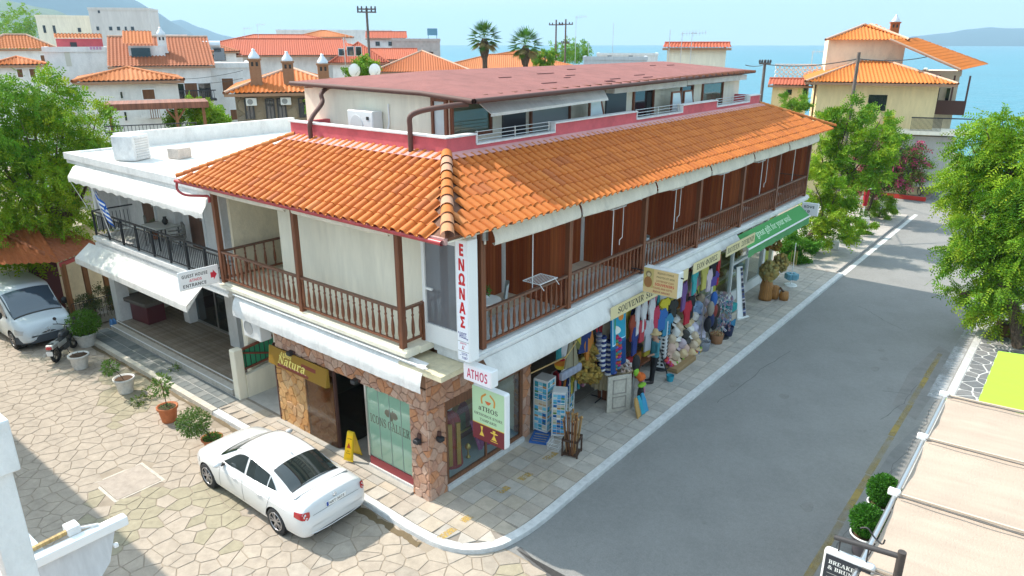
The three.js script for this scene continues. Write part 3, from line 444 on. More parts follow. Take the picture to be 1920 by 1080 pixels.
{
  const rise = PY - EY, sl = V(PX + .8, rise, 0).normalize(), nl = V(-rise, PX + .8, 0).normalize(), sr = V(0, rise, PZ - 1.6).normalize(), nr = V(0, 1.6 - PZ, rise).normalize();
  tileSlope(roof, V(-.84, EY - .02, -8.3), V(0, 0, 1), sl, nl, 9.95, 2.5, c => inP(slopeL.poly.map(([x, z]) => [x < 0 ? x - .3 : x + .04, z]), c.x, c.z), 170, TILE, tcol);
  tileSlope(roof, V(-.75, EY - .02, 1.64), V(1, 0, 0), sr, nr, 23.9, 2.5, c => inP(slopeR.poly.map(([x, z]) => [x, z > 0 ? z + .3 : z - .04]), c.x, c.z), 130, TILE, tcol);
  // hip caps: big half-round tiles, the near hip, the hip towards the white house, and the far one
  const cap = metric(clean(toCreasedNormals(grid(10, 2, (u, v) => { const a = Math.PI * (u * 1.16 - .08), r = (.115 + .022 * v) ; return v === 1 && false ? [0, 0, 0] : [-Math.cos(a) * r, Math.sin(a) * r * .95 + .012 * v, v * .36]; }), 1.2)));
  const hip = (a, b, sc, name, ms) => { const A = V(...a), B = V(...b), d = B.clone().sub(A), L = d.length(), n = Math.floor(L / (.31 * sc)); d.normalize(); const side = V(0, 1, 0).cross(d).normalize(), up = d.clone().cross(side), q = new THREE.Quaternion().setFromRotationMatrix(new THREE.Matrix4().makeBasis(side.clone().negate(), up, d.clone().negate()));
    for (let i = 0; i < n; i++) { const m = share(name, cap, pick(ms), roof); m.position.copy(A).addScaledVector(d, (i + 1) * L / n).addScaledVector(up, .035); m.quaternion.copy(q); m.scale.set(sc, sc, sc); } };
  const pale = [M([.62, .27, .12], { map: N_BLOT, size: .5, rough: .85 }), M([.60, .31, .19], { map: N_BLOT, size: .5, rough: .85 }), TILE[0]];
  hip([-.84, EY + .03, 1.64], [PX, PY + .04, PZ], 1, 'hip_tile', pale); hip([-.82, EY + .02, -8.3], [PX, PY + .03, -6.15], .7, 'hip_tile', TILE); hip([23.1, EY + .02, 1.6], [19.75, PY + .02, PZ], .7, 'hip_tile', TILE);
  // gutter, fascia, small wooden rafter ends
  cp('gutter', [pipe([[-.9, 6.84, -8.35], [-.9, 6.82, 1.55]], .055, 2, 8)], MAT.gutterRed); cp('fascia_board', [box(-.86, 6.78, -8.3, -.8, 6.9, 1.6)], M([.55, .33, .30], { map: N_STREAK, size: 1 }));
  cp('downpipe', pipe([[-.9, 6.8, -8.3], [-.92, 6.62, -8.28], [-.86, 6.5, -8.1], [-.62, 6.48, -7.62], [-.5, 6.46, -7.5], [-.5, 6.3, -7.48]], .035, 30, 8), MAT.gutterRed);
  cp('eave_soffit', [box(-.8, 6.80, 1.15, 22.3, 6.83, 1.58), box(-.8, 6.80, -8.3, -.35, 6.83, 1.15)], MAT.plasterPale);
  for (let x = .4; x < 22.4; x += .62) cp('rafter_end', box(x - .04, 6.83, 1.2, x + .04, 6.9, 1.66), frameWood());
}
function frameWood() { return MAT.wood; }
// ---- red parapet round the roof terrace, with low gaps for railings
{
  const top = 8.33, low = 8.1, cap = .035, gaps = [[2.42, 5.46], [9.75, 12.8], [15.6, 18.65]];
  const W = [box(PX - .02, 7.7, -6.3, PX + .16, top, PZ - .16)], Cc = [box(PX - .06, top, -6.34, PX + .2, top + cap, PZ + .04)];
  let x = PX - .02; for (const [a, b] of [...gaps, [19.75, 19.75]]) { W.push(box(x, 7.7, PZ - .16, a, top, PZ + .02)); Cc.push(box(x + (x < 2 ? .22 : 0), top, PZ - .2, a, top + cap, PZ + .06)); if (b > a) { W.push(box(a, 7.7, PZ - .16, b, low, PZ + .018)); Cc.push(box(a - .02, low, PZ - .2, b + .02, low + cap, PZ + .055)); Cc.push(box(a - .03, low + cap, PZ - .17, a + .005, top, PZ + .045), box(b - .005, low + cap, PZ - .17, b + .03, top, PZ + .045)); } x = b; }
  W.push(box(19.6, 7.7, -6, 19.75, top, PZ - .16), box(PX + .16, 7.7, -6.3, 6, top, -6.14));
  cp('parapet', W, MAT.plasterRed); cp('parapet_cap', Cc, MAT.whitePaint);
  cp('flashing', [slab3([[PX - .02, 8.02, -6.3], [PX - .02, 8.02, PZ], [PX - .3, 7.92, PZ + .25], [PX - .3, 7.92, -6.35]], .02), slab3([[PX - .1, 8.02, PZ + .02], [19.75, 8.02, PZ + .02], [19.9, 7.93, PZ + .27], [PX - .25, 7.93, PZ + .27]], .02)], MAT.capPink);
  for (const [a, b] of gaps) { const G = []; for (const y of [8.2, 8.29, 8.38]) G.push(rod([a + .05, y, PZ - .07], [b - .05, y, PZ - .07], .012, 6)); for (const t of [.04, .5, .96]) G.push(rod([a + (b - a) * t, 8.12, PZ - .07], [a + (b - a) * t, 8.4, PZ - .07], .018, 6)); cp('terrace_rail', G, MAT.steel); }
  cp('terrace_floor', box(PX + .1, 7.55, -6.2, 19.6, 7.62, -.6), MAT.concrete);
}
// ---- roof apartment
{
  const ap = cp('penthouse_wall', [box(2.6, 7.5, -7.2, 20.0, 9.2, -1.55)], MAT.plasterPale), z = -1.55;
  const panel = (n, x0, x1, y0, y1, m, t = .05) => part(n, box(x0, y0, z, x1, y1, z + t), m, ap);
  const wf = MAT.wood;
  const win = (x0, x1, y0, y1, m = MAT.glassDark) => { const w = part('window', [box(x0, y0, z, x0 + .07, y1, z + .07), box(x1 - .07, y0, z, x1, y1, z + .07), box(x0 + .07, y1 - .07, z, x1 - .07, y1, z + .07), box(x0 + .07, y0, z, x1 - .07, y0 + .07, z + .07)], wf, ap); part('pane', box(x0 + .07, y0 + .07, z, x1 - .07, y1 - .07, z + .02), m, w); return w; };
  const greenGlass = M([.10, .13, .09], { rough: .04, clearcoat: 1 });
  win(2.62, 4.1, 8.15, 9.08, greenGlass); part('window', [box(2.53, 8.15, -2.1, 2.6, 9.08, -2.03), box(2.53, 8.15, -1.66, 2.6, 9.08, -1.57), box(2.53, 9.0, -2.03, 2.6, 9.08, -1.66)], wf, ap); part('pane', box(2.585, 8.15, -2.03, 2.597, 9.0, -1.66), M([.6, .66, .66], { rough: .1 }), ap);
  for (const [a, b] of [[4.55, 5.5], [9.55, 10.75]]) panel('door', a, b, 7.6, 8.85, M([.04, .042, .05], { rough: .3 }));
  win(5.7, 7.6, 7.7, 8.85, M([.36, .40, .40], { rough: .2 })); win(11.2, 12.6, 7.7, 8.9); win(14.6, 15.6, 7.7, 8.9); win(16.4, 18.3, 7.75, 8.92, greenGlass);
  const frost = M([.62, .72, .73], { rough: .35 });
  for (const x of [7.9, 13.0, 13.9]) { const d = part('divider', extrude([[0, 0], [.95, 0], [.55, .95], [0, .95]], .03), frost, ap); d.position.set(x, 7.75, -1.05); part('divider_frame', [bar([-.02, 0, .015], [-.02, 1.0, .015], .06), bar([.97, 0, .015], [.57, .97, .015], .06), bar([0, .98, .015], [.57, .98, .015], .05)], wf, d); }
  // roof of red-brown felt shingles, low hipped
  const e = [V(2.35, 9.3, -7.4), V(2.3, 9.24, -2.1), V(2.2, 9.14, -.42), V(20.4, 9.26, -1.15), V(21.2, 9.26, -7.4)], r1 = V(5.0, 9.58, -4.6), r2 = V(18.6, 9.6, -4.4);
  cp('felt_roof', [slab3([e[1], e[2], r1], .03), slab3([e[2], e[3], r2], .03), slab3([e[2], r2, r1], .031), slab3([e[0], e[1], r1], .03), slab3([e[3], e[4], r2], .03), slab3([e[4], e[0], r1], .03), slab3([e[4], r1, r2], .031)], MAT.felt);
  for (let i = 0; i < 13; i++) { const u = rr(.08, .95), v = rr(.1, .8), P = e[2].clone().lerp(e[3], u).lerp(r1.clone().lerp(r2, u), v); cp('felt_patch', box(P.x - rr(.05, .4), P.y - .01, P.z - .02, P.x + rr(.1, .5), P.y + .022, P.z + .02), M([.20, .08, .075], { rough: 1 })); }
  cp('roof_gutter', [pipe([e[1].clone().add(V(-.05, -.05, 0)), e[0].clone().add(V(-.05, -.05, 0))], .06, 2, 8), pipe([e[1].clone().add(V(-.05, -.05, 0)), e[2].clone().add(V(-.04, -.05, .04))], .06, 2, 8), pipe([e[2].clone().add(V(0, -.05, .05)), e[3].clone().add(V(0, -.05, .05))], .06, 2, 8)], MAT.gutterBrown);
  for (let k = 0; k < 6; k++) cp('rafter_end', box(2.4, 9.14, -6.9 + k * .9, 2.62, 9.22, -6.8 + k * .9), MAT.woodLight);
  for (let x = 3; x < 20; x += .55) cp('rafter_end', box(x, 9.1 + x * .006, -1.56, x + .09, 9.17 + x * .006, -.75), MAT.wood);
  cp('terrace_awning', slab3([onZ(897, 192, -1.1), onZ(1128, 158, -1.1), onZ(1140, 184, -.75), onZ(921, 213, -.75)], .02), MAT.canvasWhite);
  cp('awning_valance', slab3([onZ(1140, 184, -.75), onZ(1141, 188, -.74), onZ(921, 219, -.74), onZ(921, 213, -.75)], .01), MAT.canvasWhite);
  cp('rolled_awning', [box(9.5, 8.86, -1.5, 14.4, 9.08, -1.2), box(14.5, 8.9, -1.5, 19.9, 9.1, -1.22)], MAT.canvasWhite);
  // downpipes of the upper roof
  cp('downpipe', pipe([V(2.55, 9.2, -6.0), V(2.2, 9.02, -5.9), V(2.15, 8.85, -5.8), V(1.45, 8.5, -5.35), V(1.33, 8.35, -5.3), V(1.32, 7.98, -5.3)], .06, 40, 8), MAT.gutterBrown);
  cp('downpipe', pipe([V(2.25, 9.02, -.6), V(1.9, 8.98, -.9), V(1.5, 8.85, -1.45), V(1.34, 8.75, -1.55), V(1.33, 8.5, -1.56), V(1.33, 7.97, -1.56)], .06, 40, 8), MAT.gutterBrown);
}
// ------------------------------------------------------------------ ground-floor shopfronts of the corner building
function stoneWall(parent, w, h, size, seed, toWorld, mats, thick = .03) { // irregular stone cladding; toWorld places the x,y outline
  for (const c of cells(w, h, size, seed, { gap: .007, jit: .48, sx: 1.3 })) { const g = plate(c.P, thick * rr(.6, 1.3), .018, rr(-.03, .03)); g.applyMatrix4(toWorld); part('cladding_stone', g, pick(mats), parent); }
}
const faceNegX = (x, y, z) => new THREE.Matrix4().makeBasis(V(0, 0, 1), V(0, 1, 0), V(-1, 0, 0)).setPosition(x, y, z); // outline x runs along +z, front looks to -x
const facePosZ = (x, y, z) => new THREE.Matrix4().setPosition(x, y, z);
const joint = M([.30, .17, .11], { map: N_FINE, size: .5, rough: 1 });
{
  const pil = cp('stone_pillar', box(-.1, .1, -.45, .46, 2.5, .1), joint); stoneWall(pil, .55, 2.4, .19, 61, faceNegX(-.1, .1, -.45), STONE); stoneWall(pil, .56, 2.4, .19, 62, facePosZ(-.1, .1, .1), STONE);
  const band = cp('stone_band', [box(-.1, 2.5, -5.75, .06, 3.02, .1), box(.06, 2.5, -.06, 1.5, 3.05, .1), box(1.5, 2.32, -.1, 3.42, 3.05, .02)], joint); stoneWall(band, 5.85, .52, .2, 63, faceNegX(-.1, 2.5, -5.75), STONE); stoneWall(band, 1.6, .55, .2, 64, facePosZ(-.1, 2.5, .1), STONE); const gus = cp('stone_gusset', box(-.1, 3.06, -.3, .9, 3.62, .1), joint); stoneWall(gus, 1.0, .56, .2, 69, facePosZ(-.1, 3.06, .1), STONE);
  const pa = cp('stone_panel', box(-.02, .1, -5.95, .06, 2.45, -4.6), joint); stoneWall(pa, 1.33, 1.9, .21, 65, faceNegX(-.02, .1, -5.94), STONEO); cp('panel_edge', box(-.06, .1, -5.99, .06, 2.5, -5.95), MAT.gutterBrown);
  const pb = cp('stone_panel', box(.03, .1, -4.6, .1, 2.45, -3.42), joint); stoneWall(pb, 1.16, 1.9, .21, 66, faceNegX(.03, .1, -4.6), STONEO);
  const scr = cp('screen_panel', [box(-.05, .14, -4.62, -.035, 2.25, -3.4)], new THREE.MeshPhysicalMaterial({ color: lin(.62, .5, .3), transmission: 1, thickness: 0, roughness: .12 }));
  const p2 = cp('stone_pillar', box(3.4, .1, -.2, 3.78, 3.3, .03), joint); stoneWall(p2, .38, 3.1, .2, 67, facePosZ(3.4, .12, .03), STONE); stoneWall(p2, .22, 3.1, .2, 68, faceNegX(3.4, .12, -.2), STONE);
  cp('step', [box(-.22, .1, -3.45, .02, .17, -.45), box(-.2, .1, -5.98, .0, .155, -3.45)], M([.46, .43, .38], { map: N_BLOT, size: 1, rough: .9 }));
  cp('sill', [box(-.06, .17, -2.14, .05, .24, -.45), box(.46, .12, 0, 3.4, .26, .16)], M([.66, .65, .63], { map: N_BLOT, size: .8, rough: .8 }));
  cp('kick_panel', box(-.02, .24, -2.12, .04, .46, -.46), M([.28, .03, .04], { rough: .4 }));
  // gallery window: pale green film behind glass, with the lettering on it
  const tex = canvasTex(1024, 1280, (c, w, h) => {
    c.fillStyle = '#8fb39b'; c.fillRect(0, 0, w, h); c.fillStyle = '#57564a'; c.textAlign = 'center';
    c.font = 'bold 205px serif'; c.save(); c.translate(w / 2 + 15, 640); c.scale(.66, 1); c.fillText('ICONS GALLERY', 0, 0, 1500); c.restore();
    c.fillStyle = '#6a6656'; c.beginPath(); c.ellipse(540, 390, 46, 80, 0, 0, 7); c.fill(); // two-headed bird emblem
    for (const s of [-1, 1]) { c.beginPath(); c.moveTo(540, 350); c.bezierCurveTo(540 + s * 60, 250, 540 + s * 150, 290, 540 + s * 150, 380); c.bezierCurveTo(540 + s * 120, 400, 540 + s * 110, 430, 540 + s * 60, 420); c.fill(); c.beginPath(); c.ellipse(540 + s * 34, 300, 16, 30, s * .5, 0, 7); c.fill(); c.beginPath(); c.moveTo(540 + s * 10, 450); c.lineTo(540 + s * 60, 510); c.lineTo(540 + s * 20, 500); c.fill(); }
  });
  const w = cp('gallery_window', [box(-.03, .46, -2.16, .05, 2.5, -2.1), box(-.03, .46, -.5, .05, 2.5, -.45), box(-.03, 2.44, -2.1, .05, 2.5, -.5)], MAT.steel);
  part('window_film', face4([.012, .46, -2.1], [.012, .46, -.5], [.012, 2.44, -.5], [.012, 2.44, -2.1]), new THREE.MeshPhysicalMaterial({ map: tex, roughness: .12, clearcoat: 1, clearcoatRoughness: .03 }), w, true);
  part('film_backing', box(.02, .46, -2.1, .03, 2.44, -.5), M([.25, .3, .26]), w); for (const z of [-1.7, -1.3, -.9]) part('pane_joint', box(.0, .46, z - .006, .011, 2.44, z + .006), M([.3, .36, .32], { rough: .3 }), w);
  // doorway of the corner shop
  cp('door_frame', [box(-.03, .17, -3.42, .05, 2.5, -3.36), box(-.03, 2.44, -3.36, .05, 2.5, -2.16)], MAT.gutterBrown);
  cp('door_leaf', [box(.05, .17, -3.36, 1.0, 2.44, -3.32)], MAT.glassTint); cp('counter', [box(1.2, .13, -3.3, 1.9, 1.05, -1.2), box(2.6, .13, -5.4, 3.1, 2.2, -.6)], M([.16, .07, .035], { map: N_WOOD, size: .5 }));
  // show window towards the street
  const s = cp('show_window', [box(.46, .26, .02, .56, 2.5, .09), box(3.3, .26, .02, 3.4, 2.32, .09), box(.56, .26, .02, 3.3, .36, .09), box(.56, 2.24, .02, 3.3, 2.5, .09), box(1.9, .36, .03, 1.96, 2.24, .08)], M([.22, .09, .04], { map: N_WOOD, size: .4, rough: .5 }));
  part('pane', box(.56, .36, .05, 1.9, 2.24, .058), MAT.glass, s); part('pane', box(1.96, .36, .05, 3.3, 2.24, .058), MAT.glass, s);
  part('display_floor', box(.46, .2, -1.0, 3.4, .34, .01), M([.34, .40, .42]), s); part('display_back', box(.46, .34, -1.05, 3.4, 2.5, -1.0), M([.16, .03, .05], { rough: .9 }), s);
}
{ // goods in the show window
  const vest = (x, z, c, l) => { const t = thing('vestment_stand', l, 'vestment', [x, .34, z]); const g = lathe([[.33, 0], [.3, .3], [.27, .8], [.25, 1.0], [.29, 1.15], [.25, 1.3], [.12, 1.42], [.06, 1.46]], 20); part('robe', g, M(c, { map: N_WOOD, size: .3, rough: .6, sheen: .5 }), t); part('head', at(new THREE.SphereGeometry(.1, 14, 10), 0, 1.56, 0), M([.45, .47, .5], { rough: .4 }), t); part('stole', [box(-.16, .1, .27, -.06, 1.25, .33), box(.06, .1, .27, .16, 1.25, .33), box(-.34, .5, -.05, -.3, 1.2, .1)], M([.60, .34, .08], { map: N_FINE, size: .2, rough: .4, metal: .4 }), t); t.rotation.y = -.4; };
  vest(1.15, -.45, [.42, .03, .04], 'red church vestment with gold stole on a stand in the show window'); vest(.78, -.55, [.20, .02, .04], 'dark red vestment behind the stone pillar in the show window');
  const ic = thing('icon_painting', 'tall framed icon painting with golden halo leaning in the show window', 'painting', [2.0, .7, -.8]);
  part('frame', [box(-.5, 0, -.03, -.44, 1.5, .03), box(.44, 0, -.03, .5, 1.5, .03), box(-.44, 1.44, -.03, .44, 1.5, .03), box(-.44, 0, -.03, .44, .06, .03)], M([.5, .34, .08], { rough: .4, metal: .5 }), ic);
  part('picture', face4([-.44, .06, .01], [.44, .06, .01], [.44, 1.44, .01], [-.44, 1.44, .01]), print(canvasTex(256, 400, (c, w, h) => { c.fillStyle = '#7a5a2a'; c.fillRect(0, 0, w, h); c.fillStyle = '#c9a02c'; c.beginPath(); c.arc(128, 110, 74, 0, 7); c.fill(); c.fillStyle = '#5b3320'; c.beginPath(); c.arc(128, 115, 40, 0, 7); c.fill(); c.fillStyle = '#5c1f2a'; c.beginPath(); c.moveTo(40, 400); c.quadraticCurveTo(50, 170, 128, 155); c.quadraticCurveTo(206, 170, 216, 400); c.fill(); c.fillStyle = '#2f4a33'; c.fillRect(96, 260, 64, 140); })), ic, true);
  const cl = one('purple_cloth', 'purple cloth draped over a stand in the show window', 'cloth', grid(16, 10, (u, v) => [2.0 + u * .95, .36 + (1 - v) * .75, -.55 + .3 * v + .04 * Math.sin(u * 18)]), M([.22, .03, .14], { rough: .8 }));
  for (const [x, z, h] of [[.72, -.2, .35], [1.6, -.25, .42], [2.7, -.2, .3]]) one('brass_censer', 'small brass vessel on the show window floor', 'vessel', at(lathe([[.05, 0], [.07, .03], [.025, .08], [.02, h * .5], [.07, h * .65], [.08, h * .8], [.04, h * .95], [.01, h]], 14), x, .34, z), M([.55, .38, .12], { rough: .3, metal: .8 }), 'brass vessels in the show window');
}
{ // yellow floor sign in the doorway
  const t = thing('floor_sign', 'yellow folding caution sign standing in the shop doorway', 'floor sign', [-.08, .18, -2.75], -1.35), y = M([.72, .50, .02], { rough: .5 }); part('front_leaf', slab3([[-.15, 0, .2], [.15, 0, .2], [.1, .75, .02], [-.1, .75, .02]], .02), y, t); part('back_leaf', slab3([[-.15, 0, -.2], [.15, 0, -.2], [.1, .75, -.02], [-.1, .75, -.02]], .02), y, t);
  part('print', face4([-.1, .08, .192], [.1, .08, .192], [.08, .66, .055], [-.08, .66, .055]), print(canvasTex(128, 360, (c, w, h) => { c.fillStyle = '#e3b70c'; c.fillRect(0, 0, w, h); c.fillStyle = '#a8401c'; c.beginPath(); c.moveTo(64, 110); c.lineTo(112, 200); c.lineTo(16, 200); c.fill(); c.fillStyle = '#3a2a12'; c.font = 'bold 26px sans-serif'; c.fillText('CAUTION', 8, 60, 112); c.fillText('WET', 34, 260); c.fillText('FLOOR', 20, 295); })), t, true);
}
// spot lamps on the pillar, camera dome
for (const [p, n] of [[[-.16, 1.72, -.12], [-1, 0, 0]], [[.2, 1.72, .17], [0, 0, 1]], [[-.16, 2.56, -4.9], [-1, 0, 0]], [[-.16, 2.56, -2.25], [-1, 0, 0]]]) {
  const t = thing('wall_spotlight', p[1] > 2 ? 'small dark floodlight on the stone band over the shop' : 'small dark up-and-down spotlight on the stone pillar', 'spotlight', p, 0, p[1] > 2 ? 'floodlights on the stone band' : 'spotlights on the stone pillar');
  part('bracket', p[1] > 2 ? box(-.02, -.02, -.1, .05, .04, .1) : box(-.03, -.12, -.04, .03, .16, .04), MAT.gutterBrown, t); part('lamp_head', rbox(-.09 + n[0] * .05, -.06, -.08 + n[2] * .05, .05 + n[0] * .05, .05, .08 + n[2] * .05, .02), MAT.iron, t);
}
// folded white awning along the lane side and the roller strip along the street side
{
  const prof = [[-.3, 3.86], [-.44, 3.8], [-.54, 3.62], [-.58, 3.46], [-.59, 3.4], [-.585, 3.24]];
  cp('folded_awning', grid(90, 5, (u, v) => { const P = prof[Math.round(v * 5)]; return [P[0] + (v > .3 ? .003 * Math.sin(u * 90) * v + .003 * Math.sin(u * 37) : 0), P[1] + (v === 1 ? .004 * Math.sin(u * 200) : 0), -6.9 + u * 7.35]; }), M([.78, .77, .75], { map: N_DIRT, size: 1.5, rough: .7, bump: .003, bumpSize: .5 }));
  cp('awning_bar', rod([-.5, 3.84, -6.9], [-.5, 3.84, .6], .025, 8), MAT.white);
  cp('street_awning', grid(60, 4, (u, v) => { const P = [[1.24, 3.88], [1.34, 3.76], [1.46, 3.56], [1.5, 3.46], [1.48, 3.36]][Math.round(v * 4)]; return [.55 + 5.1 * u, P[1] - .015 * Math.sin(Math.PI * u), P[0]]; }), MAT.canvasWhite);
  cp('street_awning', grid(60, 3, (u, v) => { const P = [[1.24, 3.9], [1.32, 3.8], [1.4, 3.7], [1.42, 3.66]][Math.round(v * 3)]; return [5.6 + 8.6 * u, P[1], P[0]]; }), MAT.canvasWhite);
  // green awning over the last shop
  const gt = canvasTex(1024, 128, (c, w, h) => { c.fillStyle = '#4f9a55'; c.fillRect(0, 0, w, h); c.fillStyle = '#e9f2dc'; c.font = 'italic 68px serif'; c.fillText('great gift for your soul', 190, 82, 560); });
  const ga = cp('green_awning', face4([14.25, 3.42, 1.72], [20.9, 3.42, 1.72], [20.9, 3.82, 1.26], [14.25, 3.82, 1.26]), new THREE.MeshPhysicalMaterial({ map: gt, roughness: .9 }), true);
  part('front_bar', rod([14.2, 3.41, 1.73], [20.95, 3.41, 1.73], .035, 8), MAT.white, ga);
  part('valance', grid(80, 2, (u, v) => [14.25 + 6.65 * u, 3.4 - .3 * v - (v === 1 ? .02 * Math.abs(Math.sin(u * 60)) : 0), 1.72 + .02 * Math.sin(u * 40) * v]), M([.09, .30, .11], { rough: .9 }), ga);
  part('end_flap', poly([[20.9, 3.82, 1.26], [20.9, 3.1, 1.72], [20.9, 3.42, 1.73]]), M([.09, .30, .11], { rough: .9 }), ga);
}
// ---- signs ---------------------------------------------------------------
function signX(name, label, X, tl, br, thick, tex, mat = MAT.white, r = .03) { // a box sign whose printed face looks to -x
  const A = onX(...tl, X), B = onX(...br, X), z0 = A.z, z1 = B.z, y1 = (A.y + onX(br[0], tl[1] + (br[0] - tl[0]) * (tl[2] ?? .27), X).y) / 2, y0 = B.y, t = thing(name, label, 'sign', [X, y0, z0]), w = z1 - z0, h = y1 - y0;
  part('sign_box', rbox(0, 0, 0, thick, h, w, Math.min(r, thick * .4)), mat, t); const m = Math.min(.02, r);
  part('sign_face', face4([-.003, m, m], [-.003, m, w - m], [-.003, h - m, w - m], [-.003, h - m, m]), print(tex, .35), t, true); return t;
}
{
  const red = '#c8141e', blue = '#22227a';
  const t = signX('vertical_sign', 'tall narrow white sign with red Greek letters at the building corner', -.22, [852, 446], [881, 682], .3, canvasTex(256, 1600, (c, w, h) => {
    c.fillStyle = '#eceef4'; c.fillRect(0, 0, w, h); c.textAlign = 'center'; c.fillStyle = red; c.font = 'bold 205px sans-serif'; [...'ΕΝΩΝΑΣ'].forEach((l, i) => { c.save(); c.translate(w / 2, 190 + i * 190); c.fillText(l, 0, 0); c.lineWidth = 10; c.strokeStyle = red; c.strokeText(l, 0, 0); c.restore(); });
    c.fillStyle = blue; c.save(); c.translate(w / 2, 1290); c.scale(.72, 1.15); c.font = 'bold 100px sans-serif'; c.fillText('"ΑΘΩΣ„', 0, 0, 330); c.restore(); c.strokeStyle = '#999'; c.lineWidth = 4; c.strokeRect(0, 1335, w, 4); c.strokeRect(0, 1470, w, 4);
    c.fillStyle = '#c2506a'; c.font = 'bold 34px sans-serif'; c.fillText('ΔΩΜΑΤΙΑ', w / 2, 1372); c.fillStyle = '#b01838'; c.font = 'bold 80px sans-serif'; c.fillText("Α'", w / 2, 1448); c.fillStyle = blue; c.font = 'bold 50px sans-serif'; c.fillText('23770', 150, 1525); c.fillText('71007', 155, 1578); c.fillText('•', 50, 1550);
  }));
  signX('hanging_sign', 'small white light-box sign with pink capital letters under the tall sign', -.05, [868, 682], [922, 731], .22, canvasTex(512, 200, (c, w, h) => { c.fillStyle = '#f1eaf0'; c.fillRect(0, 0, w, h); c.fillStyle = '#c23a5e'; c.font = 'bold 170px sans-serif'; c.save(); c.translate(w / 2, 160); c.scale(.72, 1); c.textAlign = 'center'; c.fillText('ATHOS', 0, 0); c.restore(); }));
  signX('shop_sign', 'pale green and maroon sign board with vessels hanging beside the show window', .35, [884, 722], [947, 846], .2, canvasTex(512, 760, (c, w, h) => {
    c.fillStyle = '#b4d3ac'; c.fillRect(0, 0, w, h); c.fillStyle = '#6e1c28'; c.fillRect(0, 520, w, 240); c.fillStyle = '#d9b437'; c.fillRect(0, 512, w, 12);
    for (const s of [-1, 1]) { c.strokeStyle = '#c98a2c'; c.lineWidth = 26; c.beginPath(); c.moveTo(256 + s * 34, 60); c.bezierCurveTo(256 + s * 60, 110, 256 + s * 130, 90, 256 + s * 95, 220); c.stroke(); } c.fillStyle = '#d0622a'; c.beginPath(); c.moveTo(205, 165); c.quadraticCurveTo(256, 260, 307, 165); c.fill();
    c.fillStyle = '#33352e'; c.textAlign = 'center'; c.font = 'bold 92px serif'; c.fillText('aTHOS', 256, 320); c.font = 'bold 50px serif'; c.fillText('ORTHODOX STORE', 256, 400, 460); c.fillText('TAMPARIS', 256, 470, 280);
    c.fillStyle = '#e0c04a'; for (const [x, s] of [[150, 1], [350, 1.1]]) { c.beginPath(); c.moveTo(x - 22 * s, 550); c.lineTo(x + 22 * s, 550); c.lineTo(x + 6, 620); c.lineTo(x + 40 * s, 690); c.lineTo(x - 40 * s, 690); c.lineTo(x - 6, 620); c.fill(); } c.beginPath(); c.ellipse(350, 590, 62, 12, 0, 0, 7); c.fill(); c.fillRect(290, 705, 120, 10);
  }), MAT.white, .06);
  signX('hanging_board', 'cream hanging sign with a portrait and red lettering over the souvenir shop', 6.9, [1207, 497], [1270, 562], .28, canvasTex(640, 420, (c, w, h) => {
    c.fillStyle = '#e6c890'; c.fillRect(0, 0, w, h); c.fillStyle = '#cdb871'; c.fillRect(0, 0, 190, 330); c.fillStyle = '#8d7a55'; c.beginPath(); c.arc(95, 100, 55, 0, 7); c.fill(); c.fillStyle = '#a46f3c'; c.beginPath(); c.ellipse(90, 240, 75, 95, 0, 0, 7); c.fill(); c.fillStyle = '#d3c49c'; c.beginPath(); c.arc(98, 112, 34, 0, 7); c.fill();
    c.textAlign = 'center'; c.fillStyle = '#8a6a3a'; c.font = 'bold 44px sans-serif'; c.fillText('BIJOUX FORGE', 410, 70, 380); c.fillText('PHOTOS ET MIN', 410, 140, 400); c.fillStyle = '#b4703a'; c.fillText('ΣΟΥΒΕΝΙΡ ΕΙΔΗ', 405, 205, 420); c.fillStyle = '#d21a14'; c.font = 'bold 66px sans-serif'; c.fillText('SOUVENIRS', 400, 272, 420); c.fillStyle = '#b5532c'; c.font = 'bold 42px sans-serif'; c.fillText('TOURS AND GIFTS', 370, 330, 460); c.fillStyle = '#a3251c'; c.fillText('BIJOUX ARGENT', 350, 392, 460);
  }), MAT.whitePaint);
  const hb = thing('sign_bracket', 'black iron bar carrying the cream hanging sign', 'bracket', [6.9, 4.35, 1.1]); part('bar', [rod([.12, 0, 0], [.12, 0, 1.6], .02, 6), rod([.12, 0, .3], [.12, -.12, .3], .01, 5), rod([.12, 0, 1.4], [.12, -.12, 1.4], .01, 5)], MAT.iron, hb);
  const strip = (label, x0, x1, text, y0 = 3.36, z = 1.5, h = .36, col = '#2a2a2a', grp) => { const t = thing('fascia_sign', label, 'sign', [x0, y0, z]), w = x1 - x0; part('board', box(0, 0, -.02, w, h, 0), M([.62, .54, .36]), t); part('lettering', face4([0, 0, .003], [w, 0, .003], [w, h, .003], [0, h, .003]), print(canvasTex(Math.round(w * 300), Math.round(h * 300), (c, W, H) => { c.fillStyle = '#d8c99a'; c.fillRect(0, 0, W, H); c.fillStyle = col; c.font = `bold ${H * .72}px serif`; c.textAlign = 'center'; c.fillText(text, W / 2, H * .75, W * .94); }), .9), t, true); };
  strip('cream strip with black serif capitals behind the hanging sign', 5.35, 9.9, 'SOUVENIR  SILVER  ΕΙΚΟΝΕΣ'); strip('cream strip sign with short dark letters above the tie-dye shirts', 10.25, 12.3, 'ΕΟΝ ΦΟΡΕΣ', 3.42); strip('long cream strip sign beside the green awning', 12.5, 15.0, 'ΒΙΟΤΕΧΝ   ΣΟΥΒΕΝΙΡ', 3.5, 1.62);
  const n = thing('shop_header', 'mustard header board with yellow script lettering over the stone panel', 'sign', [-.14, 2.0, -5.93]);
  part('board', [extrude([[0, 0], [.0, .5], [-.05, .52], [-.12, .02]], 2.55)], M([.36, .22, .03], { rough: .5 }), n);
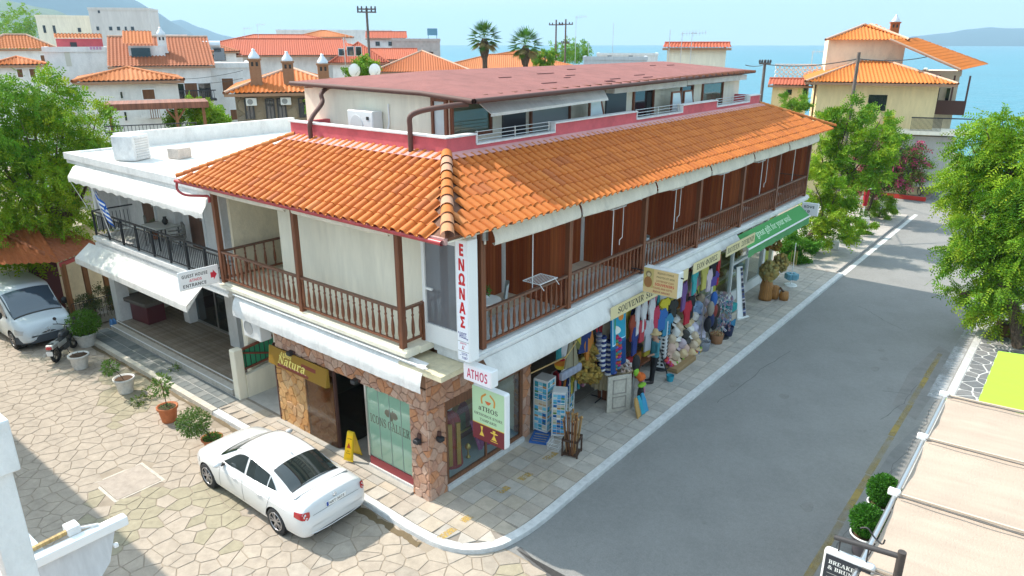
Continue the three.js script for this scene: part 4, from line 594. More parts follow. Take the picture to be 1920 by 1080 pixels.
  part('lettering', face4([-.125, .02, .02], [-.125, .02, 2.53], [-.055, .52, 2.53], [-.055, .52, .02]), print(canvasTex(1024, 220, (c, w, h) => { c.fillStyle = '#8f6a14'; c.fillRect(0, 0, w, h); c.fillStyle = '#7a2f22'; c.fillRect(170, 178, 560, 34); c.fillRect(600, 60, 250, 46); c.fillStyle = '#c98f86'; for (let i = 0; i < 8; i++) c.fillRect(200 + i * 66, 172, 26, 12); c.fillStyle = '#e8d77a'; c.font = 'italic bold 74px serif'; c.fillText('Athos', 200, 74); c.font = 'italic bold 138px serif'; c.fillText('Natura', 165, 172); }), .5), n, true);
  const ghp = onZ(338, 548, -7.5), gh = thing('direction_sign', 'white rounded direction sign with red arrow beside the iron balcony', 'sign', [ghp.x, ghp.y, -7.5], -.04);
  part('board', rbox(0, 0, -.06, 1.12, .52, 0, .05, 3), MAT.white, gh);
  part('lettering', face4([.03, .03, .003], [1.09, .03, .003], [1.09, .49, .003], [.03, .49, .003]), print(canvasTex(768, 340, (c, w, h) => { c.fillStyle = '#f0efef'; c.fillRect(0, 0, w, h); c.fillStyle = '#1c1c1c'; c.font = 'bold 92px sans-serif'; c.fillText('GUEST HOUSE', 40, 115, 520); c.fillText('ENTRANCE', 40, 310, 550); c.fillStyle = '#d0203a'; c.font = 'bold 78px sans-serif'; c.fillText('ATHOS', 180, 208, 280); c.beginPath(); c.moveTo(610, 110); c.lineTo(665, 110); c.lineTo(665, 60); c.lineTo(740, 165); c.lineTo(665, 270); c.lineTo(665, 220); c.lineTo(610, 220); c.fill(); }), .4), gh, true);
  part('bracket', [rod([1.1, .4, -.03], [1.5, .4, -.03], .015, 6), rod([1.1, .12, -.03], [1.5, .12, -.03], .015, 6)], MAT.iron, gh);
  const es = thing('end_sign', 'small white box sign with dark letters at the end of the green awning', 'sign', [21.2, 3.35, 1.25]); part('sign_box', rbox(0, 0, 0, .14, .55, .7, .04), MAT.white, es); part('sign_face', face4([-.003, .03, .03], [-.003, .03, .67], [-.003, .52, .67], [-.003, .52, .03]), print(canvasTex(256, 200, (c, w, h) => { c.fillStyle = '#ece8ee'; c.fillRect(0, 0, w, h); c.fillStyle = '#2c2830'; c.font = 'bold 64px sans-serif'; c.fillText('ΚΟΨΕ', 30, 80); c.fillText('• Θ', 50, 160); })), es, true);
}
// ---- last shop: lime and white frames, shelves of yellow sponges
{
  const lime = M([.40, .42, .05], { rough: .6 }), f = cp('shopfront_frame', [box(13.62, .12, -.06, 13.75, 3.78, .06), box(15.3, .12, -.06, 15.42, 3.78, .06), box(17.2, .12, -.06, 17.3, 3.78, .06), box(18.9, .12, -.06, 19.0, 3.78, .06), box(20.6, .12, -.1, 20.85, 3.78, .08), box(13.75, .12, -.05, 20.6, .55, .05), box(17.3, 1.75, -.05, 18.9, 1.85, .07)], MAT.white);
  part('lime_panel', [box(13.76, .55, -.04, 14.2, 3.78, .04), box(15.43, .55, -.04, 15.75, 3.78, .04), box(20.86, .12, -.1, 21.3, 3.78, .07)], lime, f);
  for (const [a, b] of [[14.2, 15.3], [15.75, 17.2], [17.3, 18.9], [19.0, 20.6]]) part('pane', box(a, .55, -.01, b, 3.78, 0), MAT.glass, f);
  part('back_wall', box(13.7, .13, -1.3, 22, 3.8, -1.2), M([.42, .44, .10], { rough: .9 }), f);
  const spM = [[.62, .42, .10], [.52, .33, .09], [.34, .16, .06], [.60, .50, .22]].map(c => M(c, { map: N_FINE, size: .15, rough: 1, bump: .02, bumpSize: .1 })), ball = new THREE.IcosahedronGeometry(.16, 1);
  for (let y = .9; y < 3.2; y += .62) { part('shelf', box(13.8, y - .04, -1.2, 20.5, y, -.55), M([.5, .46, .3]), f); }
  const items = [[], [], [], []]; for (let y = .9; y < 3.2; y += .62) for (let x = 13.95; x < 20.4; x += rr(.22, .4)) items[Math.floor(R0() * 4)].push(at(ball.clone(), x, y + .13, rr(-1.05, -.65), R0() * 6, R0() * 6, 0, [rr(.7, 1.2), rr(.6, 1), rr(.7, 1)]));
  items.forEach((l, i) => { const m = one('shelf_goods', ['pale yellow', 'ochre', 'brown', 'cream'][i] + ' sponges and trinkets crowding the shelves behind the lime frames', 'shop goods', l, spM[i]); m.userData.kind = 'stuff'; });
}
// open souvenir shop: shelves inside
{
  const cols = [[.5, .08, .07], [.08, .16, .42], [.5, .42, .12], [.55, .52, .48], [.08, .3, .3], [.35, .12, .3], [.1, .1, .12]], mats = cols.map(c => M(c, { rough: .7 }));
  cp('shop_shelf', [0.6, 1.1, 1.6, 2.1, 2.6].map(y => box(4, y, -3.2, 13.4, y + .04, -2.7)).concat([box(3.95, .13, -3.3, 13.45, 3.2, -3.2)]), M([.26, .2, .15]));
  const it = mats.map(() => []); for (const y of [.64, 1.14, 1.64, 2.14, 2.64]) for (let x = 4.1; x < 13.3; x += rr(.15, .35)) { const h = rr(.12, .4), w = rr(.08, .24); it[Math.floor(R0() * mats.length)].push(box(x, y, -3.0, x + w, y + h, -2.8)); }
  it.forEach((l, i) => { const m = one('shelf_goods', ['red', 'blue', 'mustard', 'off-white', 'teal', 'plum', 'black'][i] + ' boxed souvenirs on the shelves inside the open shop', 'shop goods', l, mats[i]); m.userData.kind = 'stuff'; });
}
// ------------------------------------------------------------------ white flat-roofed guest house beside the corner building
const white = thing('white_house', 'white flat-roofed house with scalloped awnings and black iron balcony', 'building', [0, 0, 0]);
const wp = (n, g, m, k) => part(n, g, m, white, k);
{
  const z0 = -17.3, z1 = -7.66;
  wp('roof', [box(-.2, 6.42, z0, 9, 6.66, z1)], MAT.roofWhite); wp('cornice', [box(-.36, 6.5, z0 - .1, -.2, 6.72, z1 + .1), box(-.3, 6.36, z0 - .06, -.2, 6.5, z1 + .1), box(-.2, 6.66, z0 - .1, -.06, 6.72, z1), box(-.06, 6.66, z0 - .1, 9, 6.72, z0 + .1)], MAT.plasterWhite);
  wp('rear_parapet', box(1.4, 6.66, z0 - .12, 9, 7.22, z0 + .12), MAT.plasterWhite);
  wp('upper_wall', [box(1.2, 3.9, z0 + .2, 8.8, 6.42, z1), box(.2, 3.9, z0 + .2, 1.2, 6.42, z0 + .4)], MAT.plasterWhite);
  for (const z of [-16.9, -12.9, -9.9]) wp('pier', box(.95, 3.9, z - .22, 1.2, 6.42, z + .22), MAT.plasterWhite);
  const brown = M([.17, .085, .055], { map: N_WOOD, size: .3, rough: .6 });
  for (const z of [-15.0, -11.7, -9.0]) { const d = wp('balcony_door', [box(1.14, 3.92, z - .5, 1.2, 6.1, z - .44), box(1.14, 3.92, z + .44, 1.2, 6.1, z + .5), box(1.14, 6.04, z - .44, 1.2, 6.1, z + .44)], MAT.white); part('leaf', box(1.16, 3.92, z - .44, 1.195, 6.04, z + .44), brown, d); part('handle', box(1.13, 4.9, z + .32, 1.16, 5.0, z + .36), MAT.steel, d); }
  wp('balcony_slab', [box(-.2, 3.5, z0 + .9, 1.2, 3.86, z1), box(-.27, 3.72, z0 + .86, -.2, 3.86, z1), box(-.24, 3.5, z0 + .86, -.2, 3.62, z1)], MAT.plasterWhite);
  // ground floor: columns, glazed shop, deck, tiled strip
  wp('column', [box(.18, .12, z0 + .3, .62, 3.5, z0 + .75)], MAT.plasterWhite); wp('column', [box(1.7, .42, -14.75, 2.1, 3.5, -14.35)], MAT.plasterWhite); wp('column', [box(1.55, .42, -11.3, 2.0, 3.5, -10.7)], MAT.plasterWhite); wp('side_wall', [box(.5, .12, -8.5, 2.6, 3.5, -8.25)], MAT.plasterPale);
  wp('rear_wall', box(4.2, .1, z0, 4.4, 3.5, z1), MAT.plasterWhite); wp('end_wall', box(.62, .1, z0 + .3, 4.2, 3.5, z0 + .5), MAT.plasterPale);
  const gl = wp('shop_glazing', [box(2.0, .42, -14.35, 2.06, .52, -11.3), box(2.0, 3.3, -14.35, 2.06, 3.5, -11.3), box(2.0, .52, -12.9, 2.06, 3.3, -12.84), box(1.98, .42, -10.7, 2.04, .52, -8.5), box(1.98, 3.3, -10.7, 2.04, 3.5, -8.5)], MAT.steel);
  part('pane', box(2.02, .52, -14.35, 2.03, 3.3, -12.9), MAT.glassTint, gl); part('pane', box(2.02, .52, -12.84, 2.03, 3.3, -11.3), MAT.glassTint, gl); part('pane', box(2.0, .52, -10.7, 2.01, 3.3, -8.5), MAT.glassTint, gl);
  wp('deck', box(.12, .02, z0 + .5, 4.2, .42, z1 - .75), M([.36, .29, .22], { map: N_WOOD, size: 1, sizeY: .5, rough: .5 })); wp('step', [box(-.12, .02, z0 + .5, .12, .3, z1 - .75)], M([.60, .55, .48], { map: N_BLOT, size: 1 })); wp('step_edge', [box(.09, .42, z0 + .5, .13, .432, z1 - .75), box(-.14, .3, z0 + .5, -.1, .312, z1 - .75)], MAT.white);
  const dp = M([.33, .265, .2], { map: N_WOOD, size: .8, sizeY: .3, rough: .5 }), dp2 = M([.39, .32, .25], { map: N_WOOD, size: .8, sizeY: .3, rough: .5 }), pg = metric(clean(box(-.45, 0, -.09, .45, .008, .09)));
  for (let k = 0; k < 2; k++) for (let i = 0; i < 42; i++) { const m = share('deck_tile', pg, pick([dp, dp2]), white); m.position.set(.72 + k * .915, .421, z0 + .72 + i * .19); }
  const strip = wp('ramp', box(-.88, .02, z0 + .2, -.14, .13, z1 - .35), M([.60, .58, .54], { map: N_FINE, size: .5 })), tm = [[.17, .19, .19], [.21, .225, .22], [.24, .25, .24]].map(c => M(c, { map: N_BLOT, size: .6, rough: .6 })), tg = metric(clean(rbox(-.168, 0, -.165, .168, .012, .165, .004, 1)));
  for (let k = 0; k < 2; k++) for (let i = 0; i < 26; i++) { const m = share('floor_tile', tg, pick(tm), strip); m.position.set(-.69 + k * .355, .128, z0 + .4 + i * .349); }
  wp('kerb_edge', box(-1.06, -.01, z0 + .1, -.88, .15, z1 - .3), M([.60, .55, .47], { map: N_BLOT, size: 1, rough: .9 }));
  // awnings
  wp('upper_awning', grid(120, 4, (u, v) => { const P = [[-.3, 6.36], [-.42, 6.3], [-.62, 6.02], [-.64, 5.96], [-.63, 5.8]][Math.round(v * 4)]; return [P[0], P[1] + (v === 1 ? .05 * Math.abs(Math.sin(u * 46)) : 0), z0 + .7 + u * 8.9]; }), MAT.canvasWhite);
  wp('lower_awning', grid(60, 4, (u, v) => { const P = [[-.24, 3.5], [-.5, 3.3], [-.78, 3.08], [-.8, 3.04], [-.8, 2.86]][Math.round(v * 4)]; return [P[0], P[1], z0 + .3 + u * 7.9]; }), MAT.canvasWhite);
  wp('awning_end', poly([[-.24, 3.5, z0 + .3], [-.8, 3.04, z0 + .3], [-.8, 2.86, z0 + .3], [-.24, 2.9, z0 + .3]]), MAT.canvasWhite);
  wp('awning_end', poly([[-.24, 3.5, z0 + 8.2], [-.8, 3.04, z0 + 8.2], [-.8, 2.86, z0 + 8.2]]), MAT.canvasWhite);
  wp('roof_coping', box(-.06, 6.66, z1 - .06, 3, 6.7, z1), MAT.plasterWhite);
  wp('awning_arm', rod([-.62, 5.9, z0 + .72], [-.3, 4.9, z0 + .95], .012, 5), MAT.white);
  // iron balcony railing
  const y = 3.88, n = 8, L0 = z0 + .95, L1 = -7.72, st = (L1 - L0) / n, bg = metric(clean(new THREE.CylinderGeometry(.011, .011, .66, 5)));
  wp('top_rail', [box(-.2, y + .86, L0, -.14, y + .9, L1)], MAT.iron); wp('lower_rail', [box(-.185, y + .74, L0, -.155, y + .765, L1)], MAT.iron); wp('lower_rail', [box(-.185, y + .07, L0, -.155, y + .095, L1)], MAT.iron);
  for (let i = 0; i <= n; i++) { wp('rail_post', rbox(-.2, y, L0 + i * st - .03, -.14, y + .88, L0 + i * st + .03, .008, 1), MAT.iron); if (i < n) for (let k = 1; k < 10; k++) { const m = share('rail_bar', bg, MAT.iron, white); m.position.set(-.17, y + .42, L0 + (i + k / 10) * st); } }
  for (let k = 1; k < 10; k++) { const m = share('rail_bar', bg, MAT.iron, white); m.position.set(-.17 + k * .13, y + .42, L0); } wp('side_rail', [box(-.17, y + .86, L0 - .03, 1.2, y + .9, L0 + .03)], MAT.iron);
}
function roundPot(t, r, h, mat, soil = true) { part('pot', lathe([[0, 0], [r * .68, 0], [r * .72, .02], [r * .95, h * .86], [r * 1.08, h * .87], [r * 1.1, h], [r * .96, h], [r * .9, h * .9], [0, h * .88]], 24), mat, t); if (soil) part('soil', at(new THREE.CylinderGeometry(r * .9, r * .9, .02, 20), 0, h * .9, 0), MAT.soil, t); }
{ // balcony furniture, roof units, flag
  const wick = M([.20, .19, .17], { map: N_FINE, size: .1, rough: .9 }), c = (x, z, a) => { const t = thing('balcony_chair', 'grey wicker chair at the table on the iron balcony', 'chair', [x, 3.88, z], a, 'wicker chairs on the iron balcony'); part('seat', rbox(-.24, .4, -.24, .24, .47, .24, .03), wick, t); part('backrest', rbox(-.24, .45, -.27, .24, .9, -.2, .03), wick, t); for (const [i, k] of [[-1, -1], [1, -1], [-1, 1], [1, 1]]) part('leg', rod([i * .2, 0, k * .2], [i * .2, .42, k * .2], .02, 6), wick, t); for (const i of [-1, 1]) part('armrest', rbox(i * .25 - .03, .6, -.24, i * .25 + .03, .65, .2, .02), wick, t); };
  c(.75, -13.85, 1.2); c(.65, -12.1, -1.9); const tb = thing('balcony_table', 'square table with a dark vase on the iron balcony', 'table', [.6, 3.88, -13.0]); part('tabletop', rbox(-.4, .7, -.55, .4, .75, .55, .015), M([.42, .43, .40], { rough: .4 }), tb); for (const [i, k] of [[-1, -1], [1, -1], [-1, 1], [1, 1]]) part('leg', rod([i * .34, 0, k * .48], [i * .34, .7, k * .48], .02, 6), MAT.iron, tb);
  one('vase', 'small dark round vase on the balcony table', 'vase', at(lathe([[.04, 0], [.09, .06], [.1, .13], [.06, .2], [.05, .24], [.07, .26]], 14), .72, 4.63, -12.9), MAT.black);
  const fp = thing('national_flag', 'blue and white striped flag with a cross on a leaning pole', 'flag', [-.25, 4.1, -14.9], 0); part('pole', rod([0, 0, 0], [-.35, 1.75, .1], .016, 6), MAT.white, fp);
  const ft = canvasTex(270, 180, (x, w, h) => { for (let i = 0; i < 9; i++) { x.fillStyle = i % 2 ? '#f2f4f8' : '#1560c0'; x.fillRect(0, i * 20, w, 20); } x.fillStyle = '#1560c0'; x.fillRect(0, 0, 100, 100); x.fillStyle = '#f2f4f8'; x.fillRect(40, 0, 20, 100); x.fillRect(0, 40, 100, 20); });
  part('cloth', grid(24, 16, (u, v) => { const d = u * 1.05; return [-.33 + .16 * (1 - v) + d * .12 + .06 * Math.sin(u * 8 + v * 2), 1.7 - (1 - v) * .75 - d * .62, .1 + d * .55 * (1 - .35 * u) + .05 * Math.sin(u * 11)]; }), new THREE.MeshPhysicalMaterial({ map: ft, roughness: .9 }), fp, true);
  const a = onY(250, 299, 6.67), ac = thing('roof_unit', 'old white air conditioning box standing on the flat white roof', 'air conditioner', [a.x, 6.67, a.z], .5); part('casing', rbox(-.42, 0, -.4, .42, .82, .4, .06), MAT.whitePaint, ac); part('grille', [...Array(8)].map((_, i) => box(-.3, .12 + i * .08, .4, .3, .15 + i * .08, .415)), M([.55, .55, .54]), ac); part('pipe', pipe([[.43, .5, 0], [.55, .5, 0], [.56, .1, 0]], .03, 12, 6), MAT.white, ac);
  const b = onY(338, 296, 6.67); one('roof_block', 'small pale masonry block on the flat white roof', 'block', [at(rbox(-.28, 0, -.25, .28, .34, .25, .02), b.x, 6.67, b.z, .3)], M([.62, .54, .48], { map: N_BLOT, size: .3, rough: .95 }));
  const h = onY(412, 255, 6.67), ch = thing('roof_vent', 'small brick chimney stub at the back of the flat white roof', 'chimney', [h.x, 6.67, h.z]); part('stack', box(-.2, 0, -.2, .2, .25, .2), TILEOLD[3], ch); part('cap', [box(-.25, .25, -.25, .25, .31, .25), box(-.15, .31, -.15, .15, .36, .15)], TILEOLD[0], ch);
  const pl = thing('potted_cypress', 'small green potted plant by the wall of the iron balcony', 'plant', [.9, 3.88, -14.2]); roundPot(pl, .13, .22, MAT.terracotta); part('foliage', leafClump(.14, .42, 240, .05, [.07, .16, .03], 5).translate(0, .5, 0), LEAF, pl, true);
}
{ // under the lower awning: dark bench-like stone counter, golden icon, crates
  const t = thing('stone_fountain', 'dark maroon stone counter with a slate top on the deck', 'counter', [.95, .43, -15.9], .1); part('base', rbox(-.35, 0, -.6, .35, .75, .5, .02), M([.12, .03, .035], { rough: .4 }), t); part('top', rbox(-.5, .75, -.95, .45, .9, .75, .02), M([.16, .14, .12], { map: N_BLOT, size: .5 }), t); part('back_slab', rbox(.3, .9, -.95, .45, 1.35, .75, .02), M([.24, .23, .21], { map: N_BLOT, size: .5 }), t);
  const f = thing('gilded_icon', 'gilded icon in an ornate gold frame behind the shop glass', 'painting', [2.7, .43, -10.2]); part('frame', [box(0, .9, -.4, .06, 2.1, -.28), box(0, .9, .28, .06, 2.1, .4), box(0, 2.1, -.4, .06, 2.25, .4), extrude([[-.4, 0], [.4, 0], [0, .35]], .06).rotateY(-Math.PI / 2).translate(.06, 2.25, 0), box(0, .78, -.45, .08, .9, .45)], M([.62, .42, .08], { rough: .35, metal: .5 }), f); part('picture', box(.02, .9, -.28, .05, 2.1, .28), M([.26, .13, .05]), f); part('stand', [box(0, 0, -.3, .3, .78, .3)], M([.5, .34, .07], { rough: .4, metal: .4 }), f);
  one('brass_candlestick', 'tall brass candle stand behind the shop glass', 'candlestick', at(lathe([[.2, 0], [.06, .08], [.04, .6], [.08, .7], [.03, .8], [.03, 1.2], [.16, 1.25], [.16, 1.3]], 14), 2.8, .43, -11.0), M([.6, .42, .1], { rough: .3, metal: .7 }));
  for (let i = 0; i < 5; i++) one('crate', 'dark blue crate stacked inside the glazed shop', 'crate', rbox(2.5, .43 + (i % 2) * .4, -14.1 + i * .5, 3.1, .8 + (i % 2) * .4, -13.75 + i * .5, .02), M([.03, .05, .09]), 'crates inside the glazed shop');
  one('wall_picture', 'small tan picture on the wall under the white awning', 'picture', box(.63, 2.0, -16.4, 1.4, 2.6, -16.38), M([.5, .3, .12], { map: N_FINE, size: .2 }));
  one('water_bottles', 'pack of blue water bottles beside the white column', 'bottles', [0, 1, 2, 3].map(i => at(lathe([[.05, 0], [.05, .24], [.02, .3], [.02, .33]], 8), .0 + (i % 2) * .11, .13, -17.1 + (i > 1 ? .11 : 0))), M([.12, .3, .6], { rough: .2 }));
}
{ // low wall with a green-panelled railing at the end of the deck, air conditioner
  const t = thing('gate_wall', 'cream low wall with brown rail and green infill at the passage', 'wall', [0, 0, -8.1]); part('pier', rbox(-.16, .08, -.14, .14, 1.72, .14, .04, 2), MAT.plasterPale, t); part('low_wall', slab3([[.14, .85, 0], [2.6, 1.05, 0], [2.6, .1, 0], [.14, .1, 0]], .16), MAT.plasterPale, t);
  part('rail_frame', [bar([.14, 1.6, -.05], [2.6, 1.85, -.05], .06, .07), bar([.14, .95, -.05], [2.6, 1.15, -.05], .05, .06), bar([1.45, 1.0, -.05], [1.45, 1.75, -.05], .05), bar([.2, .98, -.05], [.2, 1.6, -.05], .05)], M([.22, .065, .035], { rough: .5 }), t); for (let i = 0; i < 14; i++) part('bar', rod([.3 + i * .165, 1.0 + i * .013, -.05], [.3 + i * .165, 1.62 + i * .016, -.05], .012, 5), M([.05, .05, .05]), t); part('green_infill', slab3([[.18, 1.58, -.09], [2.55, 1.8, -.09], [2.55, 1.15, -.09], [.18, .97, -.09]], .01), M([.04, .32, .16], { rough: .6 }), t); part('handrail', bar([.2, 1.5, -.05], [1.4, 1.1, -.05], .05), M([.22, .065, .035]), t);
  cp('passage_floor', box(.1, .02, -8.0, 3, .11, -6.1), MAT.concrete); cp('passage_wall', box(3, .1, -8.2, 3.15, 3.88, -6.0), M([.5, .52, .46], { map: N_BLOT, size: 2 })); 
  const q = thing('air_conditioner', 'white air conditioner hanging under the folded awning beside the mustard header', 'air conditioner', [.0, 2.55, -6.55]); part('casing', rbox(-.3, 0, -.42, .05, .62, .42, .03), MAT.plasticWhite, q); part('fan_grille', at(new THREE.TorusGeometry(.2, .012, 6, 24), -.305, .31, -.14, Math.PI / 2), M([.4, .4, .4]), q); part('fan_disc', at(new THREE.CylinderGeometry(.2, .2, .01, 24), -.302, .31, -.14, 0, 0, Math.PI / 2), M([.35, .36, .36]), q); part('bracket', [box(-.25, -.04, -.3, .1, 0, -.26), box(-.25, -.04, .26, .1, 0, .3)], MAT.steel, q);
  const r = thing('air_conditioner', 'white air conditioner on the cream wall above the red parapet', 'air conditioner', [2.25, 7.95, -4.4]); part('casing', rbox(-.02, 0, -.5, .33, .72, .5, .03), MAT.plasticWhite, r); part('fan_grille', at(new THREE.CylinderGeometry(.24, .24, .012, 28), -.026, .36, -.14, 0, 0, Math.PI / 2), M([.62, .62, .61]), r); part('badge', box(-.03, .5, .26, -.022, .58, .36), MAT.black, r); part('pipe', pipe([[.15, .15, .52], [.15, .15, .68], [.3, .3, .72], [.33, .9, .74]], .025, 16, 6), MAT.white, r);
}
// ------------------------------------------------------------------ vehicles: lofted bodies, s metres forward of the tail
const lerpK = (K, s) => { if (s <= K[0][0]) return K[0].slice(1); for (let i = 0; i < K.length - 1; i++) if (s <= K[i + 1][0]) { const a = K[i], b = K[i + 1], p = K[i - 1] ?? a, n = K[i + 2] ?? b, t = (s - a[0]) / (b[0] - a[0]); return a.slice(1).map((v, k) => { const d = b[0] - a[0], ma = i ? (b[k + 1] - p[k + 1]) / (b[0] - p[0]) * d : b[k + 1] - v, mb = K[i + 2] ? (n[k + 1] - v) / (n[0] - a[0]) * d : b[k + 1] - v, q = t * t, c = q * t; return (2 * c - 3 * q + 1) * v + (c - 2 * q + t) * ma + (-2 * c + 3 * q) * b[k + 1] + (c - q) * mb; }); } return K[K.length - 1].slice(1); };
function lofted(D) {
  const sec = s => { const [w, yb, sh, top] = lerpK(D.body, s), m = yb + (sh - yb) * .5; return [[0, yb], [w * .84, yb], [w * .955, yb + .05], [w * .985, yb + .16], [w, m], [w * .992, m + (sh - m) * .5], [w * .965, sh - .05], [w * .93, sh - .005], [w * .86, sh + (top - sh) * .45], [w * .6, sh + (top - sh) * .86], [w * .3, top - .006], [0, top]]; };
  const side = (s, y) => { const P = sec(s); for (let i = 2; i < 8; i++) if (y <= P[i + 1][1]) { const t = (y - P[i][1]) / (P[i + 1][1] - P[i][1] || 1); return P[i][0] + (P[i + 1][0] - P[i][0]) * Math.max(0, t); } return P[8][0]; };
  const S = []; for (let i = 0; i <= 110; i++) { const t = i / 110; S.push(D.len * (.5 - .5 * Math.cos(Math.PI * t)) * .5 + D.len * t * .5); }
  const pos = [], ix = [], ring = 22; S.forEach(s => { const P = sec(s), full = [...P, ...P.slice(1, -1).reverse().map(([x, y]) => [-x, y])]; full.forEach(([x, y]) => pos.push(x, y, -s)); });
  const n = 22; for (let i = 0; i < S.length - 1; i++) for (let k = 0; k < n; k++) { const a = i * n + k, b = i * n + (k + 1) % n, c = a + n, d = b + n; ix.push(a, b, c, b, d, c); }
  const cap = (i, fl) => { const P = lerpK(D.body, S[i]); const c = pos.length / 3; pos.push(0, (P[1] + P[2]) / 2, -S[i]); for (let k = 0; k < n; k++) { const a = i * n + k, b = i * n + (k + 1) % n; fl ? ix.push(c, a, b) : ix.push(c, b, a); } }; cap(0, false); cap(S.length - 1, true);
  const g = new THREE.BufferGeometry(); g.setAttribute('position', new THREE.Float32BufferAttribute(pos, 3)); g.setIndex(ix); g.computeVertexNormals(); g.setAttribute('uv', new THREE.BufferAttribute(new Float32Array(pos.length / 3 * 2), 2));
  const gh = (s, t, off = 0) => { const [wb, yb, wt, yt] = lerpK(D.cabin, s), a = Math.abs(t), sg = Math.sign(t); let x, y; const edge = Math.min(.075, (yt - yb) * .5); if (a > .46) { const q = (1 - a) / .54; x = wb + (wt - wb) * Math.pow(q, 1.15); y = yb + (yt - edge - yb) * q; } else { const r = a / .46; x = wt * (r < .92 ? r * .995 : r * .995 + (r - .92) * .06); y = yt - edge * Math.pow(r, 2.6); } return [sg * (x + (a > .46 ? off : 0)), y + (a > .46 ? off * .35 : off), -s]; };
  return { g, sec, side, gh };
}
const carPaint = M([.70, .70, .695], { rough: .25, clearcoat: 1, clearcoatRoughness: .04 });
const autoGlass = M([.012, .02, .02], { rough: .04, clearcoat: 1, clearcoatRoughness: .02, specularIntensity: 1 });
const chrome = M([.75, .75, .76], { rough: .15, metal: 1 });
function wheel(parent, x, s, r, out, rimC = [.42, .42, .44]) {
  const w = new THREE.Group(); w.name = 'wheel'; w.position.set(x, r, -s); parent.add(w);
  const ty = lathe([[r * .66, -.1], [r * .93, -.105], [r, -.07], [r, .07], [r * .93, .105], [r * .66, .1]], 36); ty.rotateZ(Math.PI / 2); part('tyre', ty, MAT.rubber, w);
  const d = [at(new THREE.CylinderGeometry(r * .68, r * .68, .08, 28, 1, true), 0, 0, 0, 0, 0, Math.PI / 2), at(new THREE.TorusGeometry(r * .66, .014, 8, 36), out * .095, 0, 0, Math.PI / 2)]; for (let i = 0; i < 10; i++) { const b = box(-.012, .03, -.016, .012, r * .66, .016); b.rotateX(i * Math.PI / 5 + (i % 2 ? .1 : -.1)); b.translate(out * .085, 0, 0); d.push(b); } d.push(at(new THREE.CylinderGeometry(.055, .055, .03, 16), out * .085, 0, 0, 0, 0, Math.PI / 2)); part('rim', d, M(rimC, { rough: .3, metal: .8 }), w); part('brake_disc', at(new THREE.CylinderGeometry(r * .5, r * .5, .02, 24), out * .03, 0, 0, 0, 0, Math.PI / 2), MAT.dark, w); return w;
}
function cutArches(g, wheels, r, hw) { const ev = new Evaluator(); ev.attributes = ['position', 'normal', 'uv']; let b = new Brush(g); b.updateMatrixWorld(); for (const s of wheels) for (const sg of [-1, 1]) { const c = new THREE.CylinderGeometry(r, r, .5, 36); c.rotateZ(Math.PI / 2); c.translate(sg * (hw - .03), .325 + (r - .36) * .3, -s); const k = new Brush(c); k.updateMatrixWorld(); b = ev.evaluate(b, k, SUBTRACTION); } return b.geometry; }
